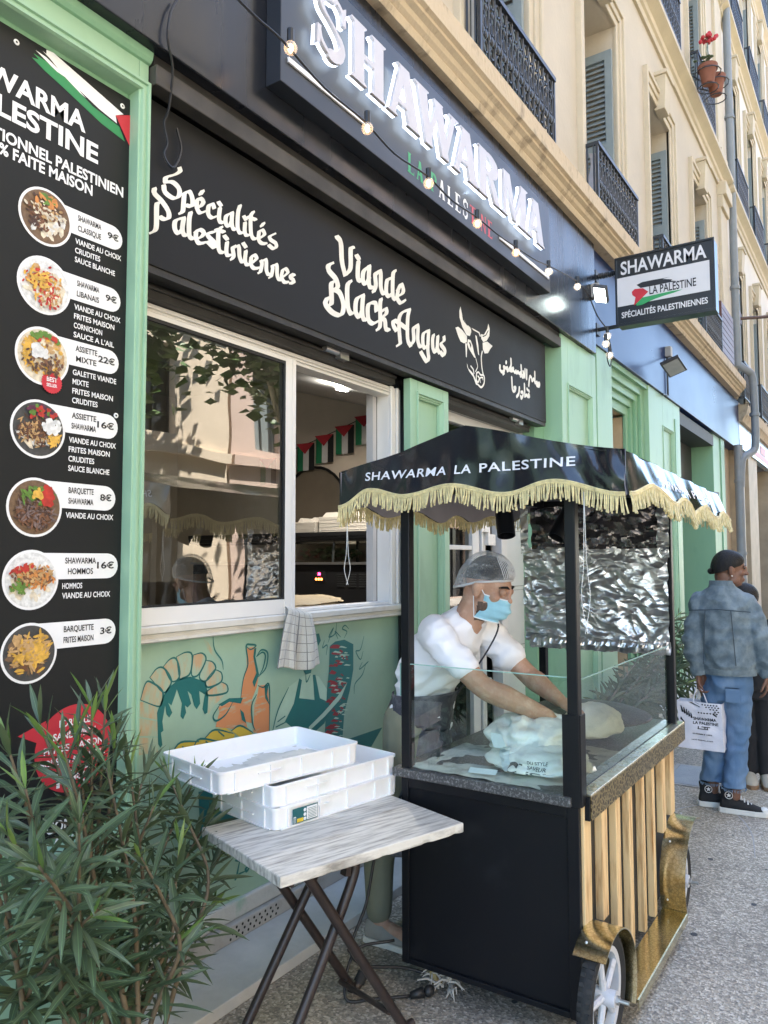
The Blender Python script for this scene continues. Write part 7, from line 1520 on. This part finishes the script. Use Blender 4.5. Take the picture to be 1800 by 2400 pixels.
for x in (bx0+.003, bx1-.003): q.tube(smooth([(x, 1.075, bz1-.01), (x+.02, 1.06, bz1+.07), (5.225, 1.05, .775), (x+.02, 1.02, bz1+.07), (x, .985, bz1-.01)], 5), .0035, 5)
q.build('handle', mat('paper_white', (.66, .66, .72), .6), bt, smooth=True)
q = MB(); bp_ = lambda a, b, d=.0: (lambda p: (p[0]-.0025-d, p[1], p[2]))(bagv((by1-a)/(by1-by0)/4, (b-bz0)/(bz1-bz0)))
for s, z, ya, yb, h in (('SHAWARMA', .572, 1.075, .935, .018), ('LA PALESTINE', .547, 1.078, .925, .017), ('ENSEMBLE 100%', .483, 1.075, .96, .007), ('NOS EMBALLAGES', .445, 1.085, .96, .006)):
    text(q, s, 0, 0, 0, .03, fn=lambda u, v: bp_(ya+(yb-ya)*u, z+h*v))
def strip(pts): q.add([tuple(bp_(*p)) for p in pts], [tuple(range(len(pts)))])
for a, b in ((1.115, .62), (1.10, .60), (1.088, .655)): pass
strip([(1.10, .682), (1.085, .682), (.93, .60), (.93, .612)]); strip([(1.065, .682), (1.06, .682), (.93, .618), (.93, .622)])
for i in range(7):
    for j in range(5):
        a, b = 1.035-.018*i-.009*(j % 2), .672-.013*j; 
        if (1.06-a)*.47 < .682-b+.004 and b > .625+.0: continue
        strip([(a, b+.0055), (a-.007, b), (a, b-.0055), (a+.007, b)])
for i in range(5): strip([(1.145-.014*i, .655-.010*i), (1.140-.014*i, .655-.010*i), (1.130-.013*i, .615-.008*i), (1.142-.013*i, .612-.008*i)])
for p in ([(1.05, .535), (1.05, .522), (1.044, .522), (1.044, .535)], [(1.05, .522), (1.05, .517), (.985, .517), (.985, .522)], [(1.03, .535), (1.03, .53), (.975, .53), (.975, .535)], [(.995, .535), (.995, .517), (.989, .517), (.989, .535)], [(1.015, .529), (1.015, .524), (1.003, .524), (1.003, .529)]): strip(p)
strip([(1.155, .57), (1.15, .585), (1.125, .55), (1.14, .525), (1.145, .53), (1.134, .55)])
q.build('print', VBLACK, bt)
# ------------------------------------------------------------------ person beyond her
tp_ = Vector((6.05, .80, 0)); pb = thing('person', 'person in black clothes and beige shoes mostly hidden behind the woman in denim', 'person', tuple(tp_))
q = MB(); HB = frame_head((6.06, .87, 1.285), (.9, -.45, -.05), (0, 0, 1)); head(q, HB, scale=.95); limb(q, [(6.06, .85, 1.14), HB(0, -.02, -.06)], [.05, .048])
for s in (-1, 1): limb(q, [(6.06, .85+s*.15, 1.10), (6.05, .85+s*.19, .86), (6.0, .85+s*.18, .66)], [.045, .038, .026]); hand(q, (6.0, .85+s*.18, .66), (0, 0, -1), (0, s, 0), .6, s, .9)
loft(q, [((6.06, .85, .68), (.09, 0, 0), (0, .13, 0)), ((6.06, .85, 1.08), (.09, 0, 0), (0, .15, 0)), ((6.06, .85, 1.17), (.05, 0, 0), (0, .06, 0))])
for s in (-1, 1): limb(q, [(6.06, .85+s*.07, .70), (6.05, .83+s*.055, .38), (6.04, .83+s*.05, .08)], [.075, .05, .034])
grow(q, 'body', SKIN, pb, .008, 4)
q = MB(); q.grid(lambda u, v: HB(.082*sin(pi*.6*v)*cos(2*pi*u), -.014+.102*sin(pi*.6*v)*sin(2*pi*u), .036+.096*cos(pi*.6*v)+(-.015+.035*sin(2*pi*u))*v*v), 30, 12); q.build('hair', HAIRB, pb, smooth=True)
q = MB(); loft(q, [((6.06, .85, .66), (.125, 0, 0), (0, .17, 0)), ((6.06, .85, .95), (.13, 0, 0), (0, .175, 0)), ((6.06, .85, 1.10), (.11, 0, 0), (0, .175, 0)), ((6.06, .85, 1.17), (.06, 0, 0), (0, .075, 0))], 22)
for s in (-1, 1): limb(q, [(6.06, .85+s*.14, 1.10), (6.05, .85+s*.19, .86), (6.01, .85+s*.18, .70)], [.07, .06, .045])
BLKC = mat('black_cloth', (.012, .012, .014), .85, var=.2); grow(q, 'jacket', BLKC, pb, .010, 4)
q = MB(); loft(q, [((6.06, .85, .74), (.10, 0, 0), (0, .14, 0)), ((6.06, .85, .60), (.11, 0, 0), (0, .145, 0))], 20)
for s in (-1, 1): limb(q, [(6.06, .845+s*.07, .64), (6.05, .83+s*.055, .38), (6.04, .83+s*.05, .10)], [.09, .066, .05])
grow(q, 'trousers', BLKC, pb, .009, 3, .5, None, lambda p: noise.noise(p*12)*.008)
for s in (-1, 1):
    f = Vector((6.03, .83+s*.055, 0)); q = MB(); shoe(q, f, (-.95, -.25, 0), .95); so_ = grow(q, 'shoe', mat('suede_beige', (.42, .38, .31), .9), pb, .007, 3); q = MB(); sole(q, f, (-.95, -.25, 0), .95, .028); q.build('sole', mat('gum_sole', (.22, .13, .07), .6), so_, bevel=.004)
